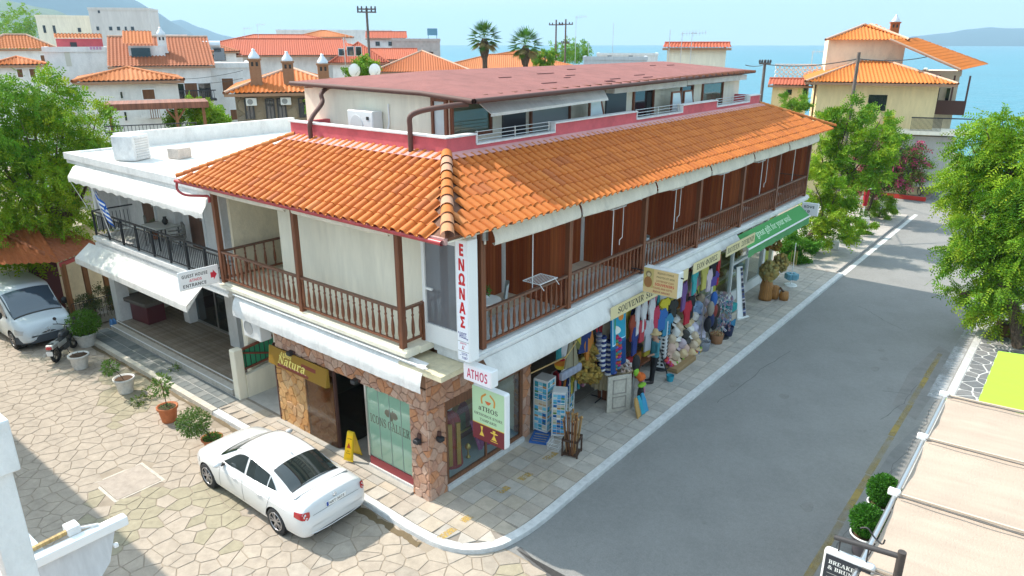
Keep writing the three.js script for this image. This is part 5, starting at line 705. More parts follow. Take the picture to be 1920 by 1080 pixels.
{ // white saloon
  const car = thing('saloon_car', 'white four-door saloon car parked on the stone lane with its tail to the corner', 'car', [-2.06, .006, -.78]);
  const D = { len: 4.68, body: [[0, .68, .40, .66, .72], [.035, .77, .33, .72, .80], [.075, .815, .28, .82, .93], [.12, .85, .25, .90, 1.035], [.3, .885, .22, .915, 1.06], [.7, .905, .21, .93, 1.075], [1.3, .91, .2, .945, 1.05], [2.4, .905, .2, .925, 1.0], [3.3, .905, .2, .89, .985], [3.75, .905, .2, .86, .965], [4.15, .885, .21, .80, .90], [4.42, .82, .22, .73, .82], [4.58, .72, .26, .66, .73], [4.66, .56, .32, .58, .63], [4.68, .48, .38, .52, .54]],
    cabin: [[.5, .70, 1.045, .62, 1.075], [.66, .74, 1.02, .60, 1.10], [1.0, .775, .955, .575, 1.255], [1.45, .795, .93, .57, 1.395], [1.9, .80, .92, .575, 1.44], [2.3, .80, .91, .575, 1.445], [2.75, .80, .90, .565, 1.41], [3.15, .80, .885, .58, 1.225], [3.5, .77, .90, .64, 1.03], [3.66, .72, .93, .66, .985]] };
  const L = lofted(D); part('body', toCreasedNormals(cutArches(L.g, [1.05, 3.88], .36, .9), .7), carPaint, car);
  part('cabin', grid(72, 60, (u, v) => L.gh(.5 + 3.16 * u, -1 + 2 * v)), carPaint, car);
  const quad = (n, f, m, p = car, nu = 24, nv = 12) => part(n, grid(nu, nv, f), m, p);
  quad('rear_window', (u, v) => L.gh(.74 + .68 * v - .03 * Math.pow(2 * u - 1, 2) * (1 - v), (2 * u - 1) * (.53 - .06 * v), .006), autoGlass); quad('windscreen', (u, v) => L.gh(3.5 - .62 * v + .05 * (1 - Math.pow(2 * u - 1, 2)) * (1 - v), (2 * u - 1) * (.56 - .08 * v), .006), autoGlass);
  for (const sg of [-1, 1]) { const y0 = s => .985 - .02 * (s - 1.2), tq = (s, k) => { const lo = .93, q = lo - k * .42; return q; };
    for (const [a, b, ra, rb] of [[1.12, 1.42, .12, .75], [1.46, 2.25, .8, 1], [2.33, 3.2, 1, .2]]) quad('side_window', (u, v) => { const s = a + (b - a) * u, hi = ra + (rb - ra) * (b > 3 ? Math.pow(u, 2.2) : Math.pow(u, .7)); return L.gh(s, sg * (.93 - .40 * v * hi), .006); }, autoGlass);
    part('window_trim', pipe([...Array(20)].map((_, i) => { const u = i / 19; return V(...L.gh(1.08 + 2.16 * u, sg * .945, .008)); }), .008, 40, 6), chrome, car);
    part('window_trim', pipe([...Array(24)].map((_, i) => { const u = i / 23, s = 1.1 + 2.12 * u, hi = s < 1.45 ? .08 + .72 * Math.pow((s - 1.1) / .35, .7) : s < 2.3 ? .8 + .2 * (s - 1.45) / .85 : 1 - .85 * Math.pow((s - 2.3) / .93, 2.2); return V(...L.gh(s, sg * (.925 - .405 * hi), .008)); }), .006, 48, 6), chrome, car);
    part('roof_strip', pipe([...Array(14)].map((_, i) => V(...L.gh(1.15 + 1.8 * i / 13, sg * .44, .003))), .006, 30, 5), MAT.black, car);
    quad('tail_light', (u, v) => { const s = .045 + .30 * u, y = .73 + (.175 - .06 * u) * v + .03 * u; return [sg * (L.side(s, y) + .006), y, -s + (u === 0 ? .004 : 0)]; }, M([.42, .01, .015], { rough: .12, clearcoat: 1 }), car, 10, 6);
    quad('head_light', (u, v) => { const s = 4.2 + .33 * u, y = .60 + .12 * v; return [sg * (L.side(s, y) + .006), y, -s]; }, M([.55, .56, .58], { rough: .1, clearcoat: 1 }), car, 10, 6);
    for (const s of [1.62, 2.62]) part('door_handle', at(rbox(-.012, -.014, -.1, .012, .014, .1, .01), sg * (L.side(s, .8) + .02), .80, -s), carPaint, car);
    for (const [s0, s1] of [[2.29, 2.29], [3.22, 3.3], [1.2, 1.45]]) part('door_seam', pipe([...Array(10)].map((_, i) => { const y = .3 + .6 * i / 9, s = s1 + (s0 - s1) * i / 9; return V(sg * (L.side(s, y) + .0005), y, -s); }), .0035, 20, 4), MAT.black, car);
    part('crease', pipe([...Array(24)].map((_, i) => { const s = .6 + 3.0 * i / 23, y = .80 - .03 * i / 23; return V(sg * (L.side(s, y) - .004), y, -s); }), .009, 40, 5), carPaint, car);
    const m = part('wing_mirror', at(new THREE.SphereGeometry(.1, 16, 12), sg * .98, .98, -3.12, 0, 0, 0, [1.05, .62, .7]), carPaint, car); part('mirror_foot', box(sg * .82, .93, -3.16, sg * .92, .97, -3.06), MAT.black, m);
    for (const s of [1.05, 3.88]) { wheel(car, sg * .8, s, .325, sg); part('arch_liner', at(new THREE.CylinderGeometry(.355, .355, .3, 24, 1, true), sg * .73, .325, -s, 0, 0, Math.PI / 2), MAT.black, car); }
  }
  part('trunk_seam', pipe([...Array(20)].map((_, i) => { const x = -.62 + 1.24 * i / 19; return V(x, .79 + .0 * x, -.035 + .02 * Math.abs(x)); }), .004, 30, 4), MAT.dark, car);
  part('diffuser', [...[-1, 1].map(sg => at(rbox(-.14, -.03, -.02, .14, .03, .02, .01), sg * .5, .33, -.03)), rbox(-.36, .3, -.06, .36, .36, -.005, .01)], MAT.black, car); part('bumper_trim', pipe([[-.8, .37, -.2], [-.72, .36, -.06], [-.4, .35, .0], [0, .345, .006], [.4, .35, .0], [.72, .36, -.06], [.8, .37, -.2]], .014, 40, 6), chrome, car);
  part('underbody', box(-.72, .16, -4.3, .72, .26, -.3), MAT.black, car); part('parcel_shelf', box(-.5, .9, -3.2, .5, .95, -1.0), MAT.black, car);
  const pl = part('number_plate', rbox(-.27, .815, -.045, .27, .925, -.02, .008), MAT.white, car); part('plate_face', face4([-.26, .82, -.018], [.26, .82, -.018], [.26, .92, -.018], [-.26, .92, -.018]), print(canvasTex(520, 110, (c, w, h) => { c.fillStyle = '#f0f0ee'; c.fillRect(0, 0, w, h); c.fillStyle = '#1746a0'; c.fillRect(0, 0, 56, h); c.fillStyle = '#111'; c.font = 'bold 92px sans-serif'; c.fillText('NKT·3073', 70, 88, 440); })), pl, true);
  part('star_badge', [at(new THREE.TorusGeometry(.045, .006, 6, 24), 0, .98, -.062), ...[0, 1, 2].map(i => { const b = box(-.004, 0, -.003, .004, .045, .003); b.rotateZ(i * 2.094); b.translate(0, .98, -.062); return b; })], chrome, car); part('wiper_gasket', pipe([...Array(16)].map((_, i) => V(...L.gh(.715, -.52 + 1.04 * i / 15, .004))), .012, 30, 5), MAT.black, car); part('antenna_fin', at(new THREE.ConeGeometry(.05, .07, 8), 0, 1.45, -1.55, 0, .5, 0, [.5, 1, 1.6]), carPaint, car);
  car.rotation.y = .012;
}
{ // pale blue van
  const van = thing('delivery_van', 'pale blue van with a dark front bumper parked at the end of the stone lane', 'van', [-2.05, .004, -21.9]); van.rotation.y = Math.PI; // its nose towards +z
  const D = { len: 4.75, body: [[0, .88, .35, .95, 1.0], [.1, .93, .28, 1.05, 1.12], [1, .95, .25, 1.08, 1.15], [3.6, .95, .25, 1.08, 1.18], [4.0, .94, .25, 1.02, 1.17], [4.35, .90, .26, .92, 1.06], [4.6, .80, .28, .80, .92], [4.72, .66, .34, .68, .76], [4.75, .55, .4, .6, .64]],
    cabin: [[0, .86, 1.0, .74, 1.78], [.06, .90, 1.05, .76, 1.86], [.5, .93, 1.06, .80, 1.95], [2.7, .93, 1.06, .80, 1.96], [3.05, .93, 1.06, .79, 1.92], [3.4, .92, 1.05, .77, 1.70], [3.8, .90, 1.04, .76, 1.38], [4.12, .86, 1.02, .74, 1.14], [4.2, .82, 1.0, .72, 1.09]] }, L = lofted(D), paint = M([.60, .67, .72], { rough: .35, clearcoat: .8, clearcoatRoughness: .08 });
  part('body', toCreasedNormals(cutArches(L.g, [.95, 3.95], .38, .94), .7), paint, van); part('cabin', grid(60, 48, (u, v) => L.gh(4.2 * u, -1 + 2 * v)), paint, van);
  part('windscreen', grid(20, 14, (u, v) => L.gh(4.02 - .86 * v + .06 * (1 - Math.pow(2 * u - 1, 2)) * (1 - v), (2 * u - 1) * (.58 - .06 * v), .008)), M([.05, .08, .11], { rough: .05, clearcoat: 1 }), van);
  part('cowl', grid(16, 3, (u, v) => L.gh(4.1 - .05 * v, (2 * u - 1) * .55, .012)), MAT.black, van);
  for (const sg of [-1, 1]) { part('side_window', grid(14, 8, (u, v) => L.gh(2.75 + 1.0 * u, sg * (.94 - .36 * v * (1 - .75 * u * u)), .008)), autoGlass, van); part('side_window', grid(14, 8, (u, v) => L.gh(.5 + 1.9 * u, sg * (.94 - .36 * v), .008)), autoGlass, van);
    part('head_light', grid(12, 8, (u, v) => { const s = 4.3 + .34 * u, y = .62 + .2 * v * (1 - .25 * u); return [sg * (L.side(s, y) + .008), y, -s]; }), M([.5, .52, .54], { rough: .08, clearcoat: 1 }), van); part('wing_mirror', at(new THREE.SphereGeometry(.14, 14, 10), sg * 1.06, 1.2, -3.55, 0, 0, 0, [.8, 1, .5]), MAT.black, van);
    for (const s of [.95, 3.95]) { wheel(van, sg * .83, s, .33, sg, [.3, .3, .31]); part('arch_liner', at(new THREE.CylinderGeometry(.375, .375, .3, 24, 1, true), sg * .76, .33, -s, 0, 0, Math.PI / 2), MAT.black, van); } }
  part('front_bumper', grid(24, 6, (u, v) => { const a = (u - .5) * 2, s = 4.79 - .42 * Math.pow(Math.abs(a), 3.2); return [a * .95, .28 + .26 * v, -s + .03 * v * v]; }), M([.06, .07, .085], { rough: .7 }), van);
  const gr = part('grille', grid(20, 5, (u, v) => { const a = (u - .5) * 2; return [a * (.42 + .1 * v), .58 + .16 * v, -(4.785 - .1 * a * a - .1 * v)]; }), MAT.black, van); part('star_badge', [at(new THREE.TorusGeometry(.085, .01, 6, 28), 0, .67, -4.76, 0, .5), ...[0, 1, 2].map(i => { const b = box(-.008, 0, -.005, .008, .085, .005); b.rotateZ(i * 2.094); b.rotateX(.5); b.translate(0, .67, -4.76); return b; })], chrome, gr); part('underbody', box(-.8, .16, -4.4, .8, .3, -.2), MAT.black, van);
}
{ // small motorcycle, tail to the lane
  const b = thing('motorcycle', 'small black motorcycle with red tail lamp parked between the van and the white pot', 'motorcycle', [-2.45, .006, -15.55], 0); b.rotation.y = 2.35;
  const whl = (z, n) => { const g = new THREE.Group(); g.name = n; g.position.set(0, .29, z); b.add(g); part('tyre', at(new THREE.TorusGeometry(.24, .055, 10, 32), 0, 0, 0, Math.PI / 2), MAT.rubber, g); const sp = [at(new THREE.TorusGeometry(.19, .012, 6, 28), 0, 0, 0, Math.PI / 2), at(new THREE.CylinderGeometry(.05, .05, .1, 14), 0, 0, 0, 0, 0, Math.PI / 2)]; for (let i = 0; i < 5; i++) { const q = box(-.012, .04, -.02, .012, .19, .02); q.rotateX(i * 1.2566); sp.push(q); } part('rim', sp, M([.16, .14, .12], { rough: .4, metal: .6 }), g); };
  whl(0, 'wheel'); whl(1.22, 'wheel'); const blk = M([.03, .03, .033], { rough: .35 }), silver = M([.5, .51, .5], { rough: .35, metal: .5 });
  part('engine', [rbox(-.13, .25, .4, .13, .5, .75, .04), at(new THREE.CylinderGeometry(.07, .07, .2, 14), 0, .5, .72, 0, .6)], M([.12, .12, .12], { rough: .4, metal: .6 }), b); part('swing_arm', [bar([-.09, .29, 0], [-.09, .38, .5], .035), bar([.09, .29, 0], [.09, .38, .5], .035)], blk, b);
  part('seat', grid(14, 8, (u, v) => { const a = (v - .5) * Math.PI; return [.13 * Math.sin(a) * (1 - .2 * u), .66 + .09 * Math.cos(a) - .05 * Math.sin(u * 3.1), -.2 + .8 * u]; }), blk, b); part('tail', [rbox(-.13, .56, -.32, .13, .72, .15, .05)], silver, b); part('tail_lamp', rbox(-.09, .58, -.37, .09, .68, -.3, .03), M([.5, .015, .02], { rough: .15, clearcoat: 1 }), b); part('side_panel', [rbox(-.15, .5, .0, -.12, .66, .55, .02), rbox(.12, .5, .0, .15, .66, .55, .02)], silver, b);
  part('fuel_tank', at(new THREE.SphereGeometry(.2, 18, 12), 0, .74, .72, 0, 0, 0, [.75, .7, 1.35]), blk, b); part('fork', [rod([-.09, .29, 1.22], [-.09, .95, .98], .022, 8), rod([.09, .29, 1.22], [.09, .95, .98], .022, 8)], silver, b); part('front_mudguard', at(new THREE.CylinderGeometry(.31, .31, .13, 20, 1, true, 1.0, 1.6), 0, .3, 1.22, 0, 0, Math.PI / 2), blk, b); part('head_lamp', at(new THREE.SphereGeometry(.1, 14, 10), 0, .88, 1.1), silver, b); part('handlebar', pipe([[-.36, 1.06, .85], [-.2, 1.02, .95], [0, .97, .98], [.2, 1.02, .95], [.36, 1.06, .85]], .016, 20, 6), blk, b); for (const s of [-1, 1]) part('mirror', [rod([s * .24, 1.02, .93], [s * .3, 1.2, .95], .008, 5), at(new THREE.CylinderGeometry(.06, .06, .02, 14), s * .32, 1.22, .95, 0, Math.PI / 2)], blk, b);
  part('exhaust', [pipe([[.1, .3, .6], [.15, .26, .4], [.17, .3, .1], [.18, .36, -.3]], .035, 16, 8), rod([.175, .3, .12], [.19, .38, -.35], .055, 10)], silver, b); part('number_plate', rbox(-.1, .36, -.36, .1, .52, -.345, .005), MAT.white, b); part('frame', [bar([0, .4, .4], [0, .66, .1], .05), bar([0, .55, .55], [0, .92, .98], .05), bar([0, .3, .5], [0, .5, .95], .04)], blk, b); part('kick_stand', rod([-.1, .3, .5], [-.26, .0, .45], .014, 6), blk, b);
}
// ------------------------------------------------------------------ goods set out on the street pavement
const PAV = .124, onP = (px, py, p, n) => { const d = ray(px, py), N = V(...n); return CAM.clone().addScaledVector(d, (N.dot(V(...p)) - N.dot(CAM)) / N.dot(d)); };
const fab = {}; const fabric = c => fab[c] ??= M(c.split(',').map(Number), { rough: .9, map: N_FINE, size: .15 });
{ // hats on a sloping rack
  const rk = thing('hat_rack', 'sloping wire rack loaded with hats in front of the souvenir shop', 'rack', [9.6, PAV, .3]); const bars = []; for (let i = 0; i < 7; i++) bars.push(bar([.0, .15 + i * .3, .85 - i * .12], [3.4, .15 + i * .3, .85 - i * .12], .02)); for (const x of [0, 1.1, 2.3, 3.4]) bars.push(bar([x, 0, .9], [x, 2.2, .02], .03), bar([x, 0, .0], [x, 2.2, .0], .03)); part('wire_frame', bars, MAT.iron, rk);
  const brim = lathe([[.0, .135], [.05, .14], [.075, .125], [.09, .06], [.098, 0], [.15, -.012], [.185, -.004], [.19, .004], [.15, .0], [.098, .012]], 22), soft = lathe([[0, .12], [.07, .11], [.1, .05], [.105, 0], [.17, -.05], [.175, -.045], [.11, .01]], 18), band = lathe([[.0975, .012], [.1005, .012], [.097, .036], [.093, .036]], 20);
  const kinds = { 'white straw hat with a black band': ['.74,.71,.66', '.02,.02,.02', brim], 'natural straw hat with a dark band': ['.62,.46,.26', '.03,.02,.02', brim], 'beige straw hat with a tan band': ['.60,.47,.33', '.3,.2,.12', brim], 'floppy pale blue sun hat': ['.36,.50,.72', '.3,.44,.68', soft], 'floppy white and lilac sun hat': ['.66,.62,.74', '.5,.45,.62', soft], 'dark grey brimmed hat': ['.06,.055,.05', '.02,.02,.02', brim], 'lilac brimmed hat': ['.52,.42,.46', '.4,.3,.36', brim], 'peach sun hat': ['.62,.42,.33', '.5,.3,.24', soft] };
  const K = Object.keys(kinds), put = (px, py, k, s = 1.75) => { const p = onP(px, py, [0, PAV, 1.2], [0, .42, .907]), [c, b, g] = kinds[K[k]], t = thing('sun_hat', K[k] + ' on the hat rack', 'hat', [p.x, p.y, p.z], 0, 'hats on the rack'); t.rotation.set(.75 + rr(-.2, .2), rr(-.4, .4), rr(-.2, .2)); t.scale.setScalar(s); part('straw', g.clone(), fabric(c), t); part('hat_band', band.clone(), fabric(b), t); };
  for (const [x, y, k] of [[1263, 602, 0], [1284, 610, 1], [1299, 597, 0], [1263, 627, 0], [1281, 630, 5], [1299, 615, 4], [1297, 632, 2], [1274, 647, 6], [1256, 655, 7], [1276, 666, 1], [1296, 650, 2], [1256, 640, 2], [1295, 574, 3], [1285, 579, 3], [1313, 583, 4], [1312, 602, 4], [1314, 620, 4], [1328, 591, 7], [1318, 570, 6], [1310, 562, 2], [1322, 577, 7], [1273, 590, 1], [1288, 593, 1], [1302, 645, 1], [1291, 664, 1], [1320, 603, 7], [1307, 575, 3], [1268, 615, 2], [1289, 620, 0], [1262, 670, 2], [1281, 655, 7]]) put(x, y, k);
  for (const [x, y, s] of [[1215, 641, 1.5], [1238, 614, 1.3]]) put(x, y, 1, s);
}
{ // bright rubber balls and ducks in baskets at the rack's foot
  const cols = ['.62,.06,.05', '.6,.45,.03', '.22,.5,.05', '.6,.06,.28', '.6,.22,.03', '.05,.3,.5'], nm = ['red', 'yellow', 'lime', 'pink', 'orange', 'blue'];
  for (let i = 0; i < 26; i++) { const px = i < 19 ? 1249 + (i * 37 % 54) : 1303 + (i * 7 % 12), py = i < 19 ? 676 + (i * 13 % 18) - (px - 1249) * .05 : 656 + (i * 5 % 10), p = onP(px, py, [0, PAV, 1.25], [0, .42, .907]), k = i % 6, t = thing('rubber_duck', nm[k] + ' rubber duck in the heap under the hats', 'toy', [p.x, p.y, p.z], rr(0, 6), 'rubber ducks under the hats'); part('body', at(new THREE.SphereGeometry(.07, 12, 8), 0, 0, 0, 0, 0, 0, [1, .85, 1.2]), fabric(cols[k]), t); part('head', at(new THREE.SphereGeometry(.045, 10, 8), 0, .08, .05), fabric(cols[k]), t); part('beak', at(new THREE.ConeGeometry(.02, .04, 6), 0, .075, .1, 0, Math.PI / 2), fabric(cols[4]), t); }
  const bk = onY(1275, 690, PAV); one('wicker_tray', 'low wicker tray holding the rubber ducks', 'tray', [rbox(bk.x - .5, PAV, bk.z - .35, bk.x + .9, PAV + .16, bk.z + .15, .03)], M([.34, .22, .1], { map: N_FINE, size: .1 }));
}
{ // turning racks: sunglasses tower, trinket rack, postcards
  const p = onY(1238, 690, PAV), t = thing('sunglasses_tower', 'tall white rotating tower of sunglasses beside the hats', 'display rack', [p.x, PAV, p.z], .3); part('column', rbox(-.17, .08, -.17, .17, 1.75, .17, .02), MAT.plasticWhite, t); part('base', at(new THREE.CylinderGeometry(.26, .28, .06, 20), 0, .03, 0), MAT.iron, t); const gl = []; for (let s = 0; s < 4; s++) for (let i = 0; i < 12; i++) for (const k of [-1, 1]) { const g = at(new THREE.SphereGeometry(.05, 8, 6), k * .07, .2 + i * .128, .19, 0, 0, 0, [1, .75, .3]); g.rotateY(s * Math.PI / 2); gl.push(g); } part('sunglasses', gl, autoGlass, t).userData.kind = 'stuff';
  const q = onY(1353, 632, PAV), u = thing('trinket_rack', 'round wire rack of bracelets and key rings by the lime shopfront', 'display rack', [q.x, PAV, q.z]); part('pole', rod([0, 0, 0], [0, 1.7, 0], .02, 8), MAT.steel, u); part('base', at(new THREE.CylinderGeometry(.25, .27, .04, 18), 0, .02, 0), MAT.iron, u); const cs = ['.5,.3,.34', '.2,.4,.45', '.6,.6,.6', '.3,.3,.5']; for (let k = 0; k < 4; k++) { const l = []; for (let i = 0; i < 60; i++) { const a = rr(0, 6.28), h = rr(.3, 1.65); l.push(at(new THREE.TorusGeometry(.035, .012, 5, 10), .24 * Math.cos(a), h, .24 * Math.sin(a), a)); } part('trinkets', l, fabric(cs[k]), u).userData.kind = 'stuff'; }
  const card = (seed) => canvasTex(256, 512, (c, w, h) => { const r = rng(seed); c.fillStyle = '#d9dde0'; c.fillRect(0, 0, w, h); for (let j = 0; j < 8; j++) for (let i = 0; i < 3; i++) { const s = pick(['#2f86c4', '#58b0d8', '#1d5f9c', '#7cc4d9', '#3b93a8', '#c9c2ac'], r); c.fillStyle = s; c.fillRect(6 + i * 84, 6 + j * 63, 78, 56); c.fillStyle = pick(['#e8e2d0', '#b98b5a', '#f4f4f0', '#5c8a4a'], r); c.fillRect(6 + i * 84, 40 + j * 63, 78, 22 * r()); } });
  const pr = (px, py, w, h, label, seed, a) => { const o = onY(px, py, PAV), t = thing('postcard_rack', label, 'display rack', [o.x, PAV, o.z], a); part('frame', [box(-w, .06, -w, w, h, w), box(-w - .02, .04, -w - .02, -w, h + .03, -w), box(w, .04, w, w + .02, h + .03, w + .02), box(-w - .02, h, -w - .02, w + .02, h + .03, w + .02)], MAT.white, t); const m = print(card(seed), .25); part('cards', face4([-w + .01, .1, w + .004], [w - .01, .1, w + .004], [w - .01, h - .02, w + .004], [-w + .01, h - .02, w + .004]), m, t, true); part('cards', face4([-w - .025, .1, -w + .01], [-w - .025, .1, w - .01], [-w - .025, h - .02, w - .01], [-w - .025, h - .02, -w + .01]), m, t, true); };
  pr(1020, 806, .2, 1.6, 'square white rack of blue sea-view postcards by the stone pillar', 5, .1); pr(1048, 815, .17, 1.35, 'narrow rack of postcards beside the walking sticks', 6, .5); pr(1062, 770, .15, 1.75, 'tall rack of guide books behind the postcards', 7, .2);
}
{ // stand of walking sticks
  const p = onY(1072, 850, PAV), t = thing('stick_stand', 'dark wooden box stand for walking sticks on the pavement', 'stand', [p.x, PAV, p.z], .3), w = .2; part('box_frame', [...[[-w, -w], [w, -w], [-w, w], [w, w]].map(([x, z]) => box(x - .02, 0, z - .02, x + .02, .5, z + .02)), box(-w, .44, -w - .02, w, .5, -w + .01), box(-w, .44, w - .01, w, .5, w + .02), box(-w - .02, .44, -w, -w + .01, .5, w), box(w - .01, .44, -w, w + .02, .5, w), box(-w, .03, -w, w, .06, w)], M([.07, .035, .02], { rough: .6 }), t);
  const sm = ['.48,.26,.09', '.38,.17,.06', '.55,.33,.13', '.16,.06,.03']; for (let i = 0; i < 26; i++) { const x = rr(-.15, .15), z = rr(-.15, .15), h = rr(.9, 1.15), s = one('walking_stick', ['honey coloured', 'chestnut', 'pale', 'dark brown'][i % 4] + ' wooden walking stick standing in the box stand', 'walking stick', [rod([0, .05, 0], [x * .8, h, z * .8], .013, 6, .015), at(new THREE.SphereGeometry(.03, 8, 6), x * .8, h + .02, z * .8, 0, 0, 0, [1, 1.4, 1])], fabric(sm[i % 4]), 'walking sticks in the stand'); s.position.set(p.x + x, PAV, p.z + z); }
  const b = onY(1013, 822, PAV), bc = thing('blue_crate', 'flat blue plastic crate lying on the pavement', 'crate', [b.x, PAV, b.z], .4), m = M([.03, .12, .38], { rough: .5 }); part('rim', [box(-.3, 0, -.24, .3, .06, -.2), box(-.3, 0, .2, .3, .06, .24), box(-.3, 0, -.2, -.26, .06, .2), box(.26, 0, -.2, .3, .06, .2)], m, bc); part('slats', [-.12, 0, .12].map(x => box(x - .02, .01, -.2, x + .02, .03, .2)), m, bc);
  const k = onY(1042, 838, PAV), wb = thing('wire_basket', 'small white wire basket beside the walking sticks', 'basket', [k.x, PAV, k.z], .2), L = []; for (let i = 0; i <= 5; i++) { L.push(bar([-.2 + i * .08, 0, -.14], [-.2 + i * .08, .2, -.17], .008), bar([-.2 + i * .08, 0, .14], [-.2 + i * .08, .2, .17], .008), bar([-.2 + i * .08, 0, -.14], [-.2 + i * .08, 0, .14], .008)); } for (const y of [0, .1, .2]) L.push(bar([-.2, y, -.15], [.2, y, -.15], .008), bar([-.2, y, .15], [.2, y, .15], .008), bar([-.2, y, -.15], [-.2, y, .15], .008), bar([.2, y, -.15], [.2, y, .15], .008)); part('wires', L, MAT.white, wb);
}
{ // sponges, shutters, shell basket
  const sp = (px, py, X, r, label, c = [.60, .40, .09], n0 = 46) => { const p = Array.isArray(X) ? V(...X) : onZ(px, py, X), t = thing('sponge_bundle', label, 'sponges', [p.x, p.y, p.z]), rg = rng(px | 0), L = [], n = n0 * 3; for (let i = 0; i < n; i++) { const d = rdir(rg); const g = new THREE.IcosahedronGeometry(r * rr(.13, .24, rg), 1), q = g.attributes.position; for (let k = 0; k < q.count; k++) { const f = 1 + .18 * Math.sin(q.getX(k) * 90 + k) ; q.setXYZ(k, q.getX(k) * f, q.getY(k) * f, q.getZ(k) * f); } L.push(tint(at(g, d.x * r * rr(.6, .9, rg), d.y * r * rr(.75, 1.1, rg), d.z * r * rr(.6, .9, rg)), ...vary(c, rg, .25))); } part('sponges', L, M([1, 1, 1], { vertexColors: true, rough: 1, bump: .015, bumpSize: .08 }), t).userData.kind = 'stuff'; return t; };
  sp(1103, 660, .6, .32, 'hanging net of ochre sea sponges over the shop entrance'); sp(1092, 695, .75, .33, 'heap of ochre sponges left of the shirt rack'); sp(1112, 702, .85, .28, 'round bag of ochre sponges next to the shirt rack');
  const a = onY(1436, 560, PAV), b = onY(1462, 548, PAV); sp(1437, 505, [a.x, 1.35, a.z], .42, 'tall net of pale yellow sponges above the carved log', [.66, .50, .17], 60); sp(1462, 503, [b.x, 1.45, b.z - .1], .36, 'second net of pale yellow sponges by the carved log', [.66, .50, .17], 46);
  sp(1440, 460, .55, .2, 'orange sponge hanging under the green awning', [.5, .24, .05], 26); sp(1457, 460, .6, .24, 'ochre sponge hanging beside the shop column', [.58, .36, .07], 28); sp(1432, 448, .5, .16, 'brown sponge hung highest under the green awning', [.36, .15, .05], 20);
  for (const [p, r] of [[a, .3], [b, .1]]) {} 
  const lg = thing('carved_log', 'honey-brown carved log seat with stubby branch arms under the sponge nets', 'log seat', [a.x, PAV, a.z]); const wd = M([.46, .20, .045], { map: N_WOOD, size: .3, rough: .5, bump: .01 }); part('trunk', [at(lathe([[0, 0], [.26, 0], [.28, .1], [.25, .4], [.27, .6], [.2, .85], [.14, .95], [0, .95]], 14), -.1, 0, 0), at(lathe([[0, 0], [.17, 0], [.2, .2], [.16, .55], [0, .6]], 12), .25, 0, .25)], wd, lg); part('branch', [rod([-.1, .8, 0], [-.5, .95, .1], .07, 8, .04), rod([0, .8, 0], [.5, 1.0, .05], .07, 8, .04), rod([.1, .6, .1], [.32, .45, .5], .06, 8, .05)], wd, lg);
  const st = onY(1469, 562, PAV), s2 = thing('log_stool', 'small brown log stool in front of the carved log', 'stool', [st.x, PAV, st.z]); part('seat', at(lathe([[0, 0], [.18, 0], [.2, .15], [.17, .36], [0, .38]], 14), 0, 0, 0), wd, s2); part('stub', rod([0, .3, 0], [-.3, .6, -.1], .05, 8, .03), M([.09, .05, .03]), s2);
  const bd = onY(1482, 535, PAV), st3 = thing('shell_stand', 'thin white pole stand with blue shell trays at the pavement end', 'display stand', [bd.x, PAV, bd.z]); part('pole', rod([0, 0, 0], [0, 1.95, 0], .022, 8), MAT.white, st3); part('base', at(new THREE.CylinderGeometry(.26, .28, .05, 18), 0, .025, 0), MAT.white, st3); part('trays', [0, 1, 2, 3, 4, 5].map(i => at(rbox(-.11, 0, -.08, .11, .26, .08, .03), .19 * Math.cos(i * 1.05), .3, .19 * Math.sin(i * 1.05), i)), M([.14, .34, .44], { rough: .5 }), st3); part('wind_chime', [0, 1, 2, 3, 4, 5, 6].map(i => rod([.12 * Math.cos(i), 1.6, .12 * Math.sin(i)], [.13 * Math.cos(i), .95, .13 * Math.sin(i)], .012, 5)), M([.5, .36, .1]), st3);
  const dr = onY(1162, 768, PAV), d = thing('panelled_door', 'cream panelled cabinet door standing upright on the pavement', 'cabinet door', [dr.x - .1, PAV, dr.z], -.55), dm = M([.60, .55, .46], { map: N_BLOT, size: .5 }); part('leaf', rbox(-.38, 0, -.03, .38, 1.15, .03, .015), dm, d); for (const [y0, y1] of [[.12, .5], [.58, 1.04]]) part('panel_moulding', [box(-.22, y0, .03, .22, y0 + .03, .05), box(-.22, y1 - .03, .03, .22, y1, .05), box(-.22, y0, .03, -.19, y1, .05), box(.19, y0, .03, .22, y1, .05)], M([.34, .31, .27]), d); part('stay', bar([0, 1.0, -.03], [0, 0, -.4], .03), dm, d);
  const sb = onY(1170, 755, PAV); const t2 = thing('shell_basket', 'pale basket heaped with pink and white shells above the cabinet door', 'basket', [sb.x + .15, PAV, sb.z - .25]); part('basket', lathe([[0, .8], [.3, .8], [.36, 1.0], [.34, 1.02]], 18), M([.45, .33, .2]), t2); part('stand', rod([0, 0, 0], [0, .8, 0], .05, 8), MAT.iron, t2); const rg = rng(9), L = []; for (let i = 0; i < 90; i++) { const d2 = rdir(rg); L.push(tint(at(new THREE.ConeGeometry(.05, .09, 6), d2.x * .3, 1.05 + Math.abs(d2.y) * .22, d2.z * .3, rg() * 6, rg() * 6), ...vary(pick([[.62, .48, .42], [.66, .6, .54], [.5, .38, .34]], rg), rg, .15))); } part('shells', L, M([1, 1, 1], { vertexColors: true, rough: .6 }), t2).userData.kind = 'stuff';
}
